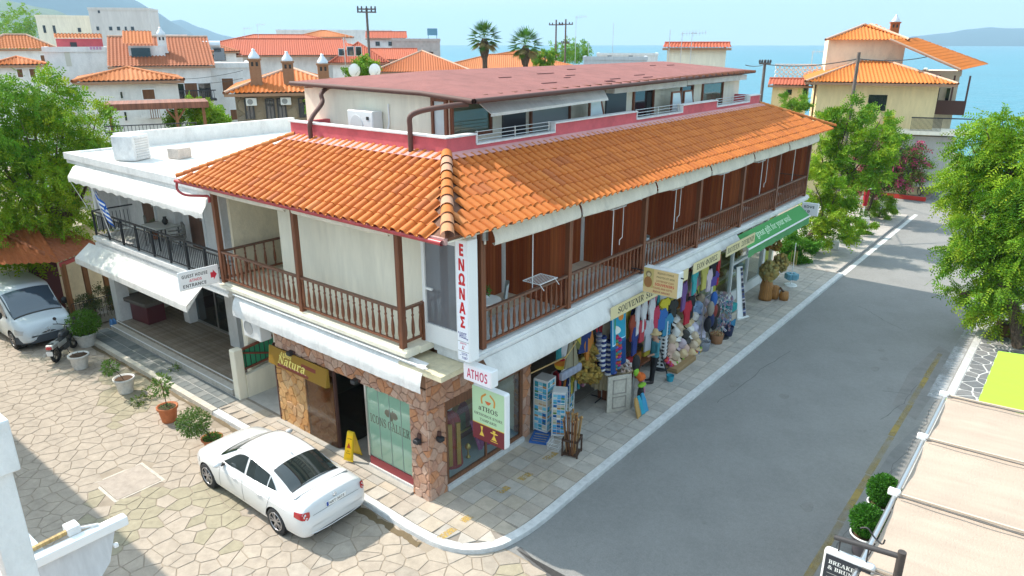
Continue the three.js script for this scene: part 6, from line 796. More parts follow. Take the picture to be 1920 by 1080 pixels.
// ---- hanging clothes, towels, beach things (front looks to +z, hung under the awning)
const teeShape = (w, h) => { const s = w / 2; return extrude([[-s * .72, 0], [s * .72, 0], [s * .74, h * .6], [s * 1.05, h * .5], [s * 1.25, h * .72], [s * .7, h], [s * .25, h], [0, h * .93], [-s * .25, h], [-s * .7, h], [-s * 1.25, h * .72], [-s * 1.05, h * .5], [-s * .74, h * .6]], .04, .012); };
function hangTee(px, py, Z, w, h, c, label, turn = 0, group) { const p = onZ(px, py, Z), t = thing('hanging_shirt', label, 'shirt', [p.x, p.y - h, p.z], turn, group); part('shirt', teeShape(w, h), fabric(c), t); part('hanger', pipe([[-w * .3, h * .96, .03], [0, h * 1.05, .03], [w * .3, h * .96, .03]], .008, 10, 5), MAT.iron, t); return t; }
for (const [px, py, w, h, c, l] of [[1283, 530, .5, .95, '.17,.08,.26', 'purple patterned shirt hanging next to the hanging sign'], [1304, 497, .62, 1.0, '.05,.42,.44', 'turquoise tie-dye shirt under the cream strip sign'], [1322, 490, .4, 1.0, '.55,.50,.12', 'yellow shirt between the turquoise and black shirts'], [1338, 478, .5, .8, '.015,.015,.02', 'black shirt hanging above the purple skirt'], [1330, 505, .3, .8, '.66,.55,.62', 'pale pink shirt beside the black shirt'], [1348, 478, .3, 1.1, '.5,.02,.03', 'long red scarf at the end of the hanging shirts'], [1338, 510, .5, .5, '.09,.06,.3', 'purple skirt below the black shirt'], [1289, 565, .4, .8, '.5,.02,.04', 'red dress hanging behind the hats'], [1296, 555, .4, .8, '.015,.015,.018', 'black dress behind the red dress'],
  [1246, 560, .42, .5, '.6,.5,.03', 'yellow shirt under the hanging sign'], [1262, 563, .42, .6, '.03,.03,.025', 'black printed shirt under the hanging sign'], [1240, 580, .5, .7, '.03,.14,.42', 'blue shirt hanging below the yellow shirt'], [1222, 560, .34, .9, '.68,.66,.68', 'white shirt in the row under the strip sign'], [1208, 562, .34, 1.0, '.7,.69,.7', 'long white shirt beside the blue towel'], [1196, 568, .34, 1.0, '.66,.64,.66', 'white dress nearest the blue towel'], [1229, 575, .34, .9, '.5,.04,.09', 'crimson shirt under the white shirts'], [1203, 600, .34, .7, '.46,.05,.07', 'dark red shirt lowest in the row'], [1187, 590, .36, .8, '.3,.05,.02', 'rust shirt behind the blue towel'], [1190, 612, .4, .9, '.02,.04,.2', 'navy shirt hanging beside the blue towel'], [1216, 600, .36, 1.0, '.5,.52,.56', 'pale grey shirt in front of the shop shelves'], [1250, 590, .5, .7, '.05,.25,.4', 'teal blue shirt behind the hats']]) hangTee(px, py, .95, w, h, c, l, rr(-.25, .25));
{
  const tt = canvasTex(256, 384, (c, w, h) => { c.fillStyle = '#14628e'; c.fillRect(0, 0, w, h); c.strokeStyle = '#bcdcea'; c.lineWidth = 8; c.strokeRect(22, 30, w - 44, h * .48); c.fillStyle = '#2f9ab8'; c.fillRect(30, 38, w - 60, h * .45); c.fillStyle = '#dfe6dc'; c.beginPath(); c.ellipse(120, 150, 60, 26, .3, 0, 7); c.fill(); c.fillStyle = '#d88a3c'; c.beginPath(); c.arc(180, 80, 24, 0, 7); c.fill(); c.fillStyle = '#3f8a4a'; c.fillRect(40, 60, 40, 60); c.fillStyle = '#123f78'; c.fillRect(0, h * .62, w, h * .38); });
  const p = onZ(1162, 575, 1.05), t = thing('beach_towel', 'large blue printed beach towel hanging under the strip sign', 'towel', [p.x - .5, p.y, p.z], .15); part('cloth', grid(20, 20, (u, v) => [1.1 * u, -1.9 * (1 - v), .05 * Math.sin(u * 9) + .1 * (1 - v)]), new THREE.MeshPhysicalMaterial({ map: tt, roughness: .95 }), t, true);
  const rails = thing('clothes_rail', 'black rail from which the shop clothes hang', 'rail', [4.4, 3.3, .95]); part('rail', rod([0, 0, 0], [9, 0, 0], .02, 8), MAT.iron, rails); part('hook', [rod([.5, 0, 0], [.5, .5, 0], .01, 5), rod([4.5, 0, 0], [4.5, .5, 0], .01, 5), rod([8.5, 0, 0], [8.5, .5, 0], .01, 5)], MAT.iron, rails);
  // striped and coloured inflatable tubes
  const ring = (px, py, Z, n, r, cs, label) => { const p = onZ(px, py, Z), t = thing('string_of_rings', label, 'beach toy', [p.x, p.y, p.z]); cs.forEach((c, k) => part('rings', [...Array(n)].map((_, i) => i % cs.length === k ? at(new THREE.TorusGeometry(r, r * .55, 6, 14), rr(-.02, .02), -i * r * 1.1, 0, 0, Math.PI / 2) : null).filter(Boolean), fabric(c), t)); };
  ring(1131, 632, .9, 14, .07, ['.03,.05,.18', '.7,.7,.72'], 'navy and white striped string of rings'); ring(1143, 640, .95, 14, .07, ['.03,.05,.18', '.7,.7,.72'], 'second navy and white striped string of rings'); ring(1152, 632, .95, 12, .09, ['.5,.03,.08', '.08,.3,.12', '.5,.2,.03', '.1,.12,.4'], 'multicoloured string of soft rings by the blue towel'); ring(1159, 636, 1.0, 11, .08, ['.45,.03,.2', '.05,.2,.35', '.5,.1,.03'], 'red and blue string of rings under the blue towel'); ring(1123, 625, .85, 12, .06, ['.12,.13,.2', '.3,.3,.34'], 'grey string of beads beside the striped rings');
  for (const [px, py, c1, l] of [[1051, 682, null, 'rainbow striped ball hanging over the postcards'], [1066, 681, null, 'blue and yellow beach ball over the postcards']]) { const p = onZ(px, py, .75), t = thing('beach_ball', l, 'ball', [p.x, p.y, p.z]); const cs = px < 1060 ? ['.5,.02,.02', '.6,.2,.02', '.6,.45,.03', '.06,.3,.06'] : ['.05,.2,.5', '.05,.3,.5', '.5,.4,.05', '.05,.2,.5']; cs.forEach((c, i) => { const g = new THREE.SphereGeometry(.17, 18, 4, 0, 6.2832, i * Math.PI / 4, Math.PI / 4); part('stripe', g, fabric(c), t); }); }
  // wooden fish boat sculpture, hammock bag, fishing rods
  const f = onZ(1072, 606, 1.2), w = thing('driftwood_sail', 'driftwood sailing boat carving hanging under the street awning', 'carving', [f.x, f.y, f.z]); part('sail', [extrude([[0, 0], [-.3, -1.15], [.05, -1.2]], .04), extrude([[.08, -.35], [.1, -1.25], [.32, -1.2]], .04)], M([.27, .24, .15], { map: N_WOOD, size: .2 }), w); part('spar', rod([-.3, -.85, .03], [.2, -.55, .03], .02, 6), M([.5, .34, .12]), w); part('hull', rbox(-.45, -1.45, -.06, .45, -1.22, .08, .06), M([.30, .32, .40], { map: N_WOOD, size: .2 }), w);
  const r0 = onZ(995, 700, .5); one('bamboo_pole', 'long bamboo pole slanting across the shop entrance', 'pole', rod([r0.x, r0.y, r0.z], [f.x - .1, f.y - .85, f.z], .022, 7), M([.5, .36, .16], { map: N_FINE, size: .2 }));
  const rc = onY(1128, 748, PAV), k = thing('shirt_rack', 'round chrome rack of beige garments behind the cabinet door', 'clothes rack', [rc.x, PAV, rc.z]); part('pole', rod([0, 0, 0], [0, 1.5, 0], .025, 8), MAT.steel, k); part('foot', [0, 1, 2, 3].map(i => rod([0, .05, 0], [.36 * Math.cos(i * 1.57), .02, .36 * Math.sin(i * 1.57)], .02, 6)), MAT.iron, k); part('garments', grid(60, 4, (u, v) => { const a = u * 6.283, r = .3 + .04 * Math.sin(u * 75) + .03 * v; return [r * Math.cos(a), 1.2 - v * .75, r * Math.sin(a)]; }), fabric('.5,.40,.24'), k); part('headwear', [at(lathe([[0, .2], [.2, .18], [.24, 0]], 16), 0, 1.3, 0), at(rbox(-.14, 1.5, -.14, .14, 1.75, .14, .03), 0, 0, 0)], fabric('.55,.42,.08'), k);
  // bright beach things in front of the mannequin
  const bx = onY(1196, 768, PAV), m = thing('toy_stand', 'stand of orange, green and blue beach toys beside the cabinet door', 'display stand', [bx.x, PAV, bx.z - .2]); part('post', rod([0, 0, 0], [0, 1.5, 0], .03, 8), MAT.steel, m); const tl = (n, c, pts) => part(n, pts.map(([x, y, z, a, s]) => at(new THREE.SphereGeometry(.13, 10, 8), x, y, z, a, 0, 0, s)), fabric(c), m); tl('orange_floats', '.66,.14,.02', [[.1, 1.0, .2, 0, [1.4, .8, .7]], [.3, .95, .1, 1, [1.3, .8, .8]], [.0, 1.1, .15, 1, [1, 1, .6]]]); tl('green_floats', '.25,.5,.04', [[-.05, 1.2, .1, 0, [.8, 1, .6]], [.15, .75, .2, 0, [1.4, .5, .8]]]); tl('black_bags', '.02,.02,.02', [[.1, .5, .2, 0, [1, 2, .7]], [.0, 1.45, .05, 0, [1.3, 2, .8]]]); tl('pink_toys', '.5,.2,.28', [[.32, .7, .1, 0, [.7, 1.6, .6]], [.4, .45, .1, 0, [.7, 1.2, .6]]]);
  for (const [dx, c, l] of [[-.22, '.03,.34,.46', 'turquoise swim fin leaning on the toy stand'], [.0, '.05,.3,.5', 'blue swim fin leaning on the toy stand'], [-.38, '.5,.3,.1', 'orange paddle leaning beside the swim fins']]) one('swim_fin', l, 'swim fin', at(extrude([[-.05, 0], [.05, 0], [.11, -.02], [.1, .35], [.04, .55], [-.04, .55], [-.1, .35], [-.11, -.02]], .03, .01), bx.x + dx, PAV + .03, bx.z + .25, 0, -.3), fabric(c));
  const ms = onY(1256, 714, PAV); one('blue_bucket', 'small turquoise bucket on the pavement in front of the hats', 'bucket', at(lathe([[0, 0], [.09, 0], [.12, .2], [.13, .2], [.1, .01]], 16), ms.x, PAV, ms.z), fabric('.03,.34,.46'));
  // easel mirror board, baskets, dark clothes rail at the far end
  const mb = onY(1380, 592, PAV), e = thing('price_board', 'white leaning board with a strip of dark photographs by the lime shopfront', 'board', [mb.x, PAV, mb.z], -.35); part('panel', slab3([[-.25, 0, .3], [.25, 0, .3], [.18, 2.0, -.1], [-.12, 2.0, -.1]], .04), MAT.white, e); part('photo_strip', face4([.06, .06, .305], [.22, .06, .305], [.17, 1.95, -.083], [.05, 1.95, -.083]), print(canvasTex(64, 512, (c, ww, hh) => { const r = rng(3); for (let y = 0; y < hh; y += 16) { c.fillStyle = pick(['#2b2c3a', '#5a5058', '#b8b0b4', '#3a4a78', '#181820'], r); c.fillRect(0, y, ww, 16); } })), e, true); part('base_rail', box(-.3, 0, .28, .34, .05, .36), MAT.white, e);
  const cr = onY(1332, 650, PAV), cc = thing('bag_rack', 'dark rack hung with black bags and caps beside the hats', 'rack', [cr.x, PAV, cr.z - .2]); part('frame', [bar([-.4, 0, 0], [-.4, 1.9, 0], .03), bar([.6, 0, 0], [.6, 1.9, 0], .03), bar([-.4, 1.9, 0], [.6, 1.9, 0], .03)], MAT.steel, cc); [['.015,.015,.02', -.25, .9], ['.02,.03,.1', .0, 1.0], ['.25,.04,.03', .2, 1.3], ['.02,.02,.02', .3, .8], ['.05,.03,.02', .45, 1.2], ['.3,.27,.22', -.1, 1.45], ['.03,.12,.4', .1, 1.75]].forEach(([c, x, y]) => part('bag', at(new THREE.SphereGeometry(.2, 12, 8), x, y, .12, 0, 0, 0, [.8, 1.4, .6]), fabric(c), cc));
  for (const [px, py, c, l] of [[1318, 655, '.32,.34,.4', 'grey woven basket at the foot of the bag rack'], [1343, 642, '.4,.2,.1', 'brown woven basket between bag rack and trinket rack'], [1362, 628, '.03,.04,.1', 'navy bag basket beside the trinket rack'], [1098, 700, '.4,.22,.08', 'cardboard box under the sponges']]) { const p = onY(px, py, PAV), t = thing('woven_basket', l, 'basket', [p.x, PAV, p.z], rr(0, 3)); part('basket', lathe([[0, 0], [.2, 0], [.24, .32], [.25, .34], [.22, .32], [.18, .04]], 16), fabric(c), t); part('contents', leafClump(.18, .2, 60, .09, c.split(',').map(v => Math.min(.6, +v * 2 + .05)), px).translate(0, .33, 0), LEAF, t, true); }
  const tb = onY(1378, 605, PAV); for (const [dy, c, l] of [[.95, '.03,.32,.32', 'teal folded towel on the far display table'], [.6, '.5,.44,.36', 'beige folded towel under the teal one'], [.3, '.03,.2,.36', 'blue folded towel at the bottom of the far display']]) one('folded_towel', l, 'towel', rbox(tb.x - .75, PAV + dy - .3, tb.z - .3, tb.x - .3, PAV + dy, tb.z + .15, .05), fabric(c));
}
{ // second, deeper row of garments and the bags that fill the shop mouth
  const cs = { white: '.68,.67,.68', navy: '.02,.04,.16', red: '.46,.03,.04', turquoise: '.04,.34,.38', yellow: '.58,.46,.05', black: '.02,.02,.022', pink: '.55,.2,.28', olive: '.16,.16,.05', orange: '.55,.2,.03', beige: '.5,.42,.3' }, K = Object.keys(cs), W = ['shirt', 'dress', 'top', 'skirt'];
  for (let i = 0; i < 34; i++) { const k = K[(i * 7 + 3) % K.length], x = 4.15 + i * .27, h = [.75, 1.1, .6, .7][i % 4], t = thing('hanging_garment', `${k} ${W[i % 4]} in the row of clothes at the back of the shop mouth`, 'garment', [x, 3.25 - h - (i % 3) * .22, .72], rr(-.4, .4), 'clothes at the back of the shop mouth'); part('cloth', teeShape(.42, h), fabric(cs[k]), t); }
  for (let i = 0; i < 16; i++) { const k = K[(i * 3 + 2) % K.length], t = thing('rail_garment', `${k} garment on the low rail inside the shop entrance`, 'garment', [4.9 + i * .15, .75, .1], 1.1 + rr(-.3, .3), 'garments on the low rail'); part('cloth', teeShape(.4, .85), fabric(cs[k]), t); }
  const lr = thing('low_rail', 'low steel clothes rail inside the shop entrance', 'rail', [4.7, PAV, .1]); part('rail', [rod([0, 1.55, 0], [2.7, 1.55, 0], .018, 6), rod([0, 0, 0], [0, 1.55, 0], .02, 6), rod([2.7, 0, 0], [2.7, 1.55, 0], .02, 6)], MAT.steel, lr);
  for (let i = 0; i < 22; i++) { const k = K[(i * 3 + 1) % K.length], lo = i % 2, x = i < 8 ? 6.9 + i * .2 : 8.6 + (i - 8) * .28, t = thing('beach_bag', `${k} beach bag ${lo ? 'on the low bench' : 'hanging'} behind the racks`, 'bag', [x, lo ? PAV + .5 : 1.75, lo ? .45 : .35], rr(-.4, .4), 'beach bags behind the racks'); part('bag', rbox(-.18, 0, -.08, .18, .34, .08, .05), fabric(cs[k]), t); part('handle', pipe([[-.1, .33, 0], [-.07, .5, 0], [.07, .5, 0], [.1, .33, 0]], .012, 12, 5), MAT.wood, t); }
  const b = thing('low_bench', 'low dark bench carrying beach bags in the shop mouth', 'bench', [6.7, PAV, .3]); part('top', rbox(0, .44, 0, 6.2, .5, .4, .01), MAT.wood, b); for (const x of [.1, 2.0, 4.1, 6.1]) part('leg', box(x - .03, 0, .03, x + .03, .44, .37), MAT.wood, b);
}
{ // person in a straw hat and dark trousers among the racks
  const p = onY(1224, 716, PAV), t = thing('person', 'person in a straw hat, teal patterned top and black trousers beside the sunglasses tower', 'person', [p.x, PAV, p.z], -2.2);
  const cell = .026, bones = [[[-.1, .06, .02], [-.1, .46, 0], .055, .062], [[-.1, .46, 0], [-.09, .88, 0], .065, .09], [[.1, .06, .08], [.1, .46, .06], .055, .062], [[.1, .46, .06], [.09, .88, 0], .065, .09], [[-.1, .05, .02], [-.11, .04, .2], .045, .035], [[.1, .05, .08], [.11, .04, .26], .045, .035], [[0, .9, 0], [0, 1.12, 0], .145, .125], [[0, 1.12, 0], [0, 1.34, -.01], .13, .15], [[-.15, 1.38, 0], [.15, 1.38, 0], .075, .075], [[-.2, 1.38, 0], [-.25, 1.1, .04], .05, .042], [[-.25, 1.1, .04], [-.2, .98, .26], .04, .032], [[.2, 1.38, 0], [.25, 1.1, .04], .05, .042], [[.25, 1.1, .04], [.18, 1.02, .28], .04, .032], [[0, 1.4, 0], [0, 1.5, .02], .055, .05], [[0, 1.56, .03], [0, 1.66, .03], .082, .095]];
  for (const s of [-1, 1]) for (let k = 0; k < 4; k++) bones.push([[s * (.2 - .012) + s * (k - 1.5) * .02, 1.0, .29], [s * .18 + s * (k - 1.5) * .022, .985, .37 - Math.abs(k - 1.2) * .012], .012, .009]); for (const s of [-1, 1]) bones.push([[s * .16, 1.01, .28], [s * .13, 1.02, .33], .013, .01]);
  bones.push([[0, 1.6, .115], [0, 1.575, .135], .014, .016]);
  const seg = (q, a, b, ra, rb) => { const ab = b.clone().sub(a), h = Math.min(1, Math.max(0, q.clone().sub(a).dot(ab) / ab.lengthSq())); return q.distanceTo(a.clone().addScaledVector(ab, h)) - (ra + (rb - ra) * h); }, BB = bones.map(([a, b, ra, rb]) => [V(...a), V(...b), ra, rb]);
  const field = q => { let d = 9; for (const [a, b, ra, rb] of BB) { const e = seg(q, a, b, ra, rb), k = Math.min(ra, .05) * .8, h = Math.max(k - Math.abs(d - e), 0) / k; d = Math.min(d, e) - h * h * k * .25; } return d; };
  // surface nets over the field
  const N = [28, 72, 30], O = V(-.36, -.02, -.26), val = new Float32Array((N[0] + 1) * (N[1] + 1) * (N[2] + 1)), id = (i, j, k) => (k * (N[1] + 1) + j) * (N[0] + 1) + i; const q = V(); for (let k = 0; k <= N[2]; k++) for (let j = 0; j <= N[1]; j++) for (let i = 0; i <= N[0]; i++) val[id(i, j, k)] = field(q.set(O.x + i * cell, O.y + j * cell, O.z + k * cell));
  const vi = new Map(), P = [], ix = [], C = []; const cellV = (i, j, k) => { const key = (k * 200 + j) * 200 + i; if (vi.has(key)) return vi.get(key); let n = 0; const s = V(); for (const [a, b] of [[0, 1], [2, 3], [4, 5], [6, 7], [0, 2], [1, 3], [4, 6], [5, 7], [0, 4], [1, 5], [2, 6], [3, 7]]) { const A = [i + (a & 1), j + (a >> 1 & 1), k + (a >> 2)], B = [i + (b & 1), j + (b >> 1 & 1), k + (b >> 2)], va = val[id(...A)], vb = val[id(...B)]; if (va * vb < 0) { const t = va / (va - vb); s.add(V(A[0] + (B[0] - A[0]) * t, A[1] + (B[1] - A[1]) * t, A[2] + (B[2] - A[2]) * t)); n++; } } s.multiplyScalar(1 / n); const w = V(O.x + s.x * cell, O.y + s.y * cell, O.z + s.z * cell); P.push(w.x, w.y, w.z); const sk = w.y > 1.44 || (w.z > .14 && w.y > .9), tr = w.y < .92, sh = w.y < .1; C.push(...(sh ? [.05, .04, .04] : sk ? [.48, .27, .18] : tr ? [.012, .012, .014] : [.05, .22, .26])); vi.set(key, P.length / 3 - 1); return P.length / 3 - 1; };
  for (let k = 1; k < N[2]; k++) for (let j = 1; j < N[1]; j++) for (let i = 1; i < N[0]; i++) { const v0 = val[id(i, j, k)]; const e = (v1, a, b, c, d) => { if (v0 * v1 < 0) { const Q = [cellV(...a), cellV(...b), cellV(...c), cellV(...d)]; v0 < 0 ? ix.push(Q[0], Q[1], Q[2], Q[0], Q[2], Q[3]) : ix.push(Q[0], Q[2], Q[1], Q[0], Q[3], Q[2]); } }; e(val[id(i + 1, j, k)], [i, j - 1, k - 1], [i, j, k - 1], [i, j, k], [i, j - 1, k]); e(val[id(i, j + 1, k)], [i - 1, j, k - 1], [i - 1, j, k], [i, j, k], [i, j, k - 1]); e(val[id(i, j, k + 1)], [i - 1, j - 1, k], [i, j - 1, k], [i, j, k], [i - 1, j, k]); }
  const g = new THREE.BufferGeometry(); g.setAttribute('position', new THREE.Float32BufferAttribute(P, 3)); g.setAttribute('color', new THREE.Float32BufferAttribute(C, 3)); g.setIndex(ix); g.computeVertexNormals(); part('body', g, M([1, 1, 1], { vertexColors: true, rough: .8 }), t);
  part('straw_hat', at(lathe([[0, .13], [.06, .13], [.085, .1], [.1, 0], [.2, -.02], [.205, -.012], [.105, .012]], 22), 0, 1.69, .03), fabric('.60,.44,.22'), t); part('hair', at(new THREE.SphereGeometry(.098, 14, 10, 0, 6.28, 0, 1.9), 0, 1.645, .015), fabric('.03,.02,.015'), t); for (const s of [-1, 1]) part('eye', at(new THREE.SphereGeometry(.009, 8, 6), s * .033, 1.625, .118), MAT.black, t); part('mouth', at(rbox(-.022, -.004, -.004, .022, .004, .004, .003), 0, 1.545, .105), fabric('.35,.1,.08'), t);
}
// ------------------------------------------------------------------ small things on the street balcony
{
  const rack = (x, y, z, label, open) => { const t = thing('drying_rack', label, 'drying rack', [x, y, z]), L = [rod([-.35, 0, -.25], [.35, 0, -.25], .012, 6), rod([-.35, 0, .25], [.35, 0, .25], .012, 6), rod([-.35, 0, -.25], [-.35, 0, .25], .012, 6), rod([.35, 0, -.25], [.35, 0, .25], .012, 6)]; part('frame', L, MAT.white, t); part('wires', [...Array(7)].map((_, i) => rod([-.35, 0, -.19 + i * .064], [.35, 0, -.19 + i * .064], .006, 4)), MAT.white, t); part('hanger', open ? [rod([-.3, 0, .2], [-.3, -.14, .34], .01, 5), rod([.3, 0, .2], [.3, -.14, .34], .01, 5)] : [rod([.35, 0, .25], [.35, .35, .25], .01, 5), rod([-.35, 0, .25], [-.35, .35, .25], .01, 5)], MAT.white, t); };
  rack(2.95, 5.02, .95, 'white wire drying rack clipped to the wooden handrail above the corner', true);
  [[6.2, 'hanging white drying rack in the bay right of the second post'], [9.6, 'hanging white drying rack in the third balcony bay'], [13.0, 'hanging white drying rack in the fourth balcony bay'], [16.3, 'hanging white drying rack in the fifth balcony bay']].forEach(([x, l]) => rack(x, 6.2, .85, l));
  const ch = thing('plastic_chair', 'pale plastic chair behind the first stretch of wooden railing', 'chair', [2.15, 4.07, .2], -2.4); const m = M([.50, .56, .58], { rough: .5 }); part('seat', rbox(-.22, .4, -.22, .22, .44, .22, .02), m, ch); part('backrest', grid(10, 6, (u, v) => [-.24 + .48 * u, .44 + .45 * v + .05 * Math.sin(Math.PI * u) * v, -.22 - .06 * v - .08 * Math.sin(Math.PI * u)]), m, ch); for (const [a, b] of [[-1, -1], [1, -1], [-1, 1], [1, 1]]) part('leg', rod([a * .2, 0, b * .2], [a * .18, .4, b * .18], .02, 6), m, ch);
  const tb = thing('round_table', 'round white table with a small plant behind the wooden railing', 'table', [1.55, 4.07, .45]); part('tabletop', at(new THREE.CylinderGeometry(.36, .36, .03, 24), 0, .7, 0), MAT.white, tb); part('leg', rod([0, 0, 0], [0, .7, 0], .03, 8), MAT.steel, tb);
  const pl = thing('table_plant', 'tiny green plant on the round white table', 'plant', [1.62, 4.79, .42]); roundPot(pl, .06, .1, MAT.white); part('foliage', leafClump(.09, .2, 60, .07, [.12, .3, .05], 9).translate(0, .18, 0), LEAF, pl, true);
  const bk = thing('grey_bucket', 'pale grey bin on the balcony beside the white column', 'bin', [8.0, 4.07, .8]); part('body', lathe([[0, 0], [.2, 0], [.26, .95], [.28, .95], [.24, .93]], 18), M([.45, .5, .52], { rough: .5 }), bk);
  const cr = (x, l) => { const t = thing('awning_crank', l, 'crank', [x, 5.3, 1.0]); part('rod', [rod([0, 0, 0], [0, 1.3, 0], .01, 5), rod([0, 0, 0], [-.14, -.04, 0], .01, 5), rod([-.14, -.04, 0], [-.14, -.18, 0], .012, 5)], MAT.white, t); }; cr(6.6, 'white awning crank hanging in the bay right of the second post'); cr(10.0, 'white awning crank hanging in the third bay'); cr(17.2, 'white awning crank in the fifth bay');
}
// ------------------------------------------------------------------ right-hand terrace: awnings, sign, planters
{
  const h = 3.3, xs = [6.2, 4.0, 1.75, -.4, -2.6], beige = M([.45, .355, .28], { map: N_STREAK, size: 4, rough: .95, bump: .004, bumpSize: .3 });
  const t = thing('terrace_awning', 'large flat beige canvas awning over the terrace across the street', 'awning', [0, 0, 9.2]);
  for (let i = 0; i < 4; i++) part('canvas_bay', grid(14, 90, (u, v) => { const x = xs[i] + (xs[i + 1] - xs[i]) * u; return [x, h - .07 * Math.sin(Math.PI * u) + v * .55 + .007 * Math.sin(u * 19 + v * 40) + .006 * Math.sin(v * 90 + u * 5), v * 11]; }), beige, t);
  for (const x of xs) { part('beam', bar([x, h + .04, -.05], [x, h + .59, 11], .035, .035), M([.56, .46, .36]), t); part('cable', pipe([[x - .12, h + .07, 0], [x - .18, h + .32, 5.5], [x - .25, h + .66, 11]], .012, 12, 5), M([.12, .11, .1]), t); part('beam_cap', rbox(x - .06, h, -.16, x + .06, h + .1, .02, .02), MAT.white, t); part('post', bar([x, 0, .1], [x, h, .1], .08), MAT.steel, t); }
  part('front_bar', rod([6.3, h - .02, -.05], [-2.8, h - .02, -.05], .04, 8), MAT.steel, t); part('terrace_screen', [box(-2.8, .1, .1, 6.2, 1.0, .14)], M([.06, .065, .07], { rough: .4 }), t); part('hand_rail', rod([6.4, 1.15, -.1], [-2.8, 1.15, -.1], .035, 8), MAT.iron, t);
  const g = thing('lime_awning', 'bright lime green canvas awning behind the beige one', 'awning', [0, 0, 9.65]); const lime = M([.30, .52, .035], { rough: .9 }); part('canvas', grid(24, 24, (u, v) => [7.2 + 4 * u + (u * .9 - .5) * v, 2.75 + .4 * v - .07 * Math.sin(Math.PI * u) * Math.sin(Math.PI * v) + .008 * Math.sin(u * 40 + v * 9), 5 * v]), lime, g); part('valance', slab3([[7.2, 2.75, 0], [11.2, 2.75, 0], [11.2, 2.55, -.02], [7.2, 2.55, -.02]], .01), M([.62, .66, .45], { rough: .9 }), g); for (const x of [7.3, 11.1]) part('post', bar([x, .1, .1], [x, 2.75, .1], .06), MAT.steel, g);
  const bg = [-.55, 9.55], s = thing('menu_sign', 'dark rounded hanging sign with white lettering on a black post', 'sign', [-.5, 2.3, 8.68]);
  part('sign_box', rbox(0, 0, 0, .14, 1.12, .68, .06, 3), MAT.whitePaint, s); part('sign_face', face4([-.004, .04, .04], [-.004, .04, .64], [-.004, 1.06, .64], [-.004, 1.06, .04]), print(canvasTex(360, 600, (c, w, h) => { c.fillStyle = '#2b3038'; c.fillRect(0, 0, w, h); c.fillStyle = '#f0f0ea'; c.font = 'bold 52px serif'; ['BREAKFAST', '& BRUNCH', '', 'LUNCH', '& DINNER', '', 'COCKTAIL', '& BAR'].forEach((l, i) => c.fillText(l, 28, 84 + i * 58, 310)); c.fillStyle = '#cfcfc8'; c.fillRect(28, 178, 280, 4); c.fillRect(28, 352, 280, 4); })), s, true);
  part('arm', [rod([.07, 1.32, .1], [.07, 1.42, .95], .04, 8), rod([.07, 1.12, .18], [.07, 1.36, .18], .012, 5), rod([.07, 1.12, .55], [.07, 1.38, .55], .012, 5), pipe([[.07, 1.62, .4], [.07, 1.66, .48], [.07, 1.55, .6], [.07, 1.5, .7], [.07, 1.58, .72]], .012, 20, 5)], M([.05, .045, .045], { rough: .6, map: N_BLOT, size: .3 }), s); part('post', rod([.07, -2.2, .95], [.07, 1.5, .95], .055, 10), M([.06, .05, .045], { rough: .7, map: N_BLOT, size: .4 }), s);
  for (const [px, py, l] of [[1645, 978, 'clipped round green bush in a pot beside the terrace screen'], [1610, 1036, 'clipped double green bush in a pot next to the hanging menu sign']]) { const p = onY(px, py), t2 = thing('topiary_pot', l, 'plant', [p.x, 0, 8.42]); roundPot(t2, .26, .5, M([.10, .09, .10], { rough: .6 })); part('rim', at(new THREE.TorusGeometry(.28, .02, 6, 24), 0, .5, 0, 0, Math.PI / 2), MAT.white, t2); part('foliage', leafClump(.34, .7, 5200, .055, [.055, .20, .015], px).translate(0, .85, 0), LEAF, t2, true); }
  // box planter with a thin shrub and a tree across the street
  const q = thing('wooden_planter', 'brown wooden box planter with a thin shrub by the tree across the street', 'planter', [20.6, .1, 9.4], .3); part('box', rbox(-.35, 0, -.35, .35, .45, .35, .03), M([.24, .12, .05], { map: N_WOOD, size: .4 }), q); part('soil', box(-.3, .44, -.3, .3, .46, .3), MAT.soil, q); part('stem', rod([0, .4, 0], [.05, 1.6, 0], .015, 5), MAT.bark, q); part('foliage', leafClump(.25, .5, 120, .09, [.06, .14, .03], 3).translate(0, 1.5, 0), LEAF, q, true);
}
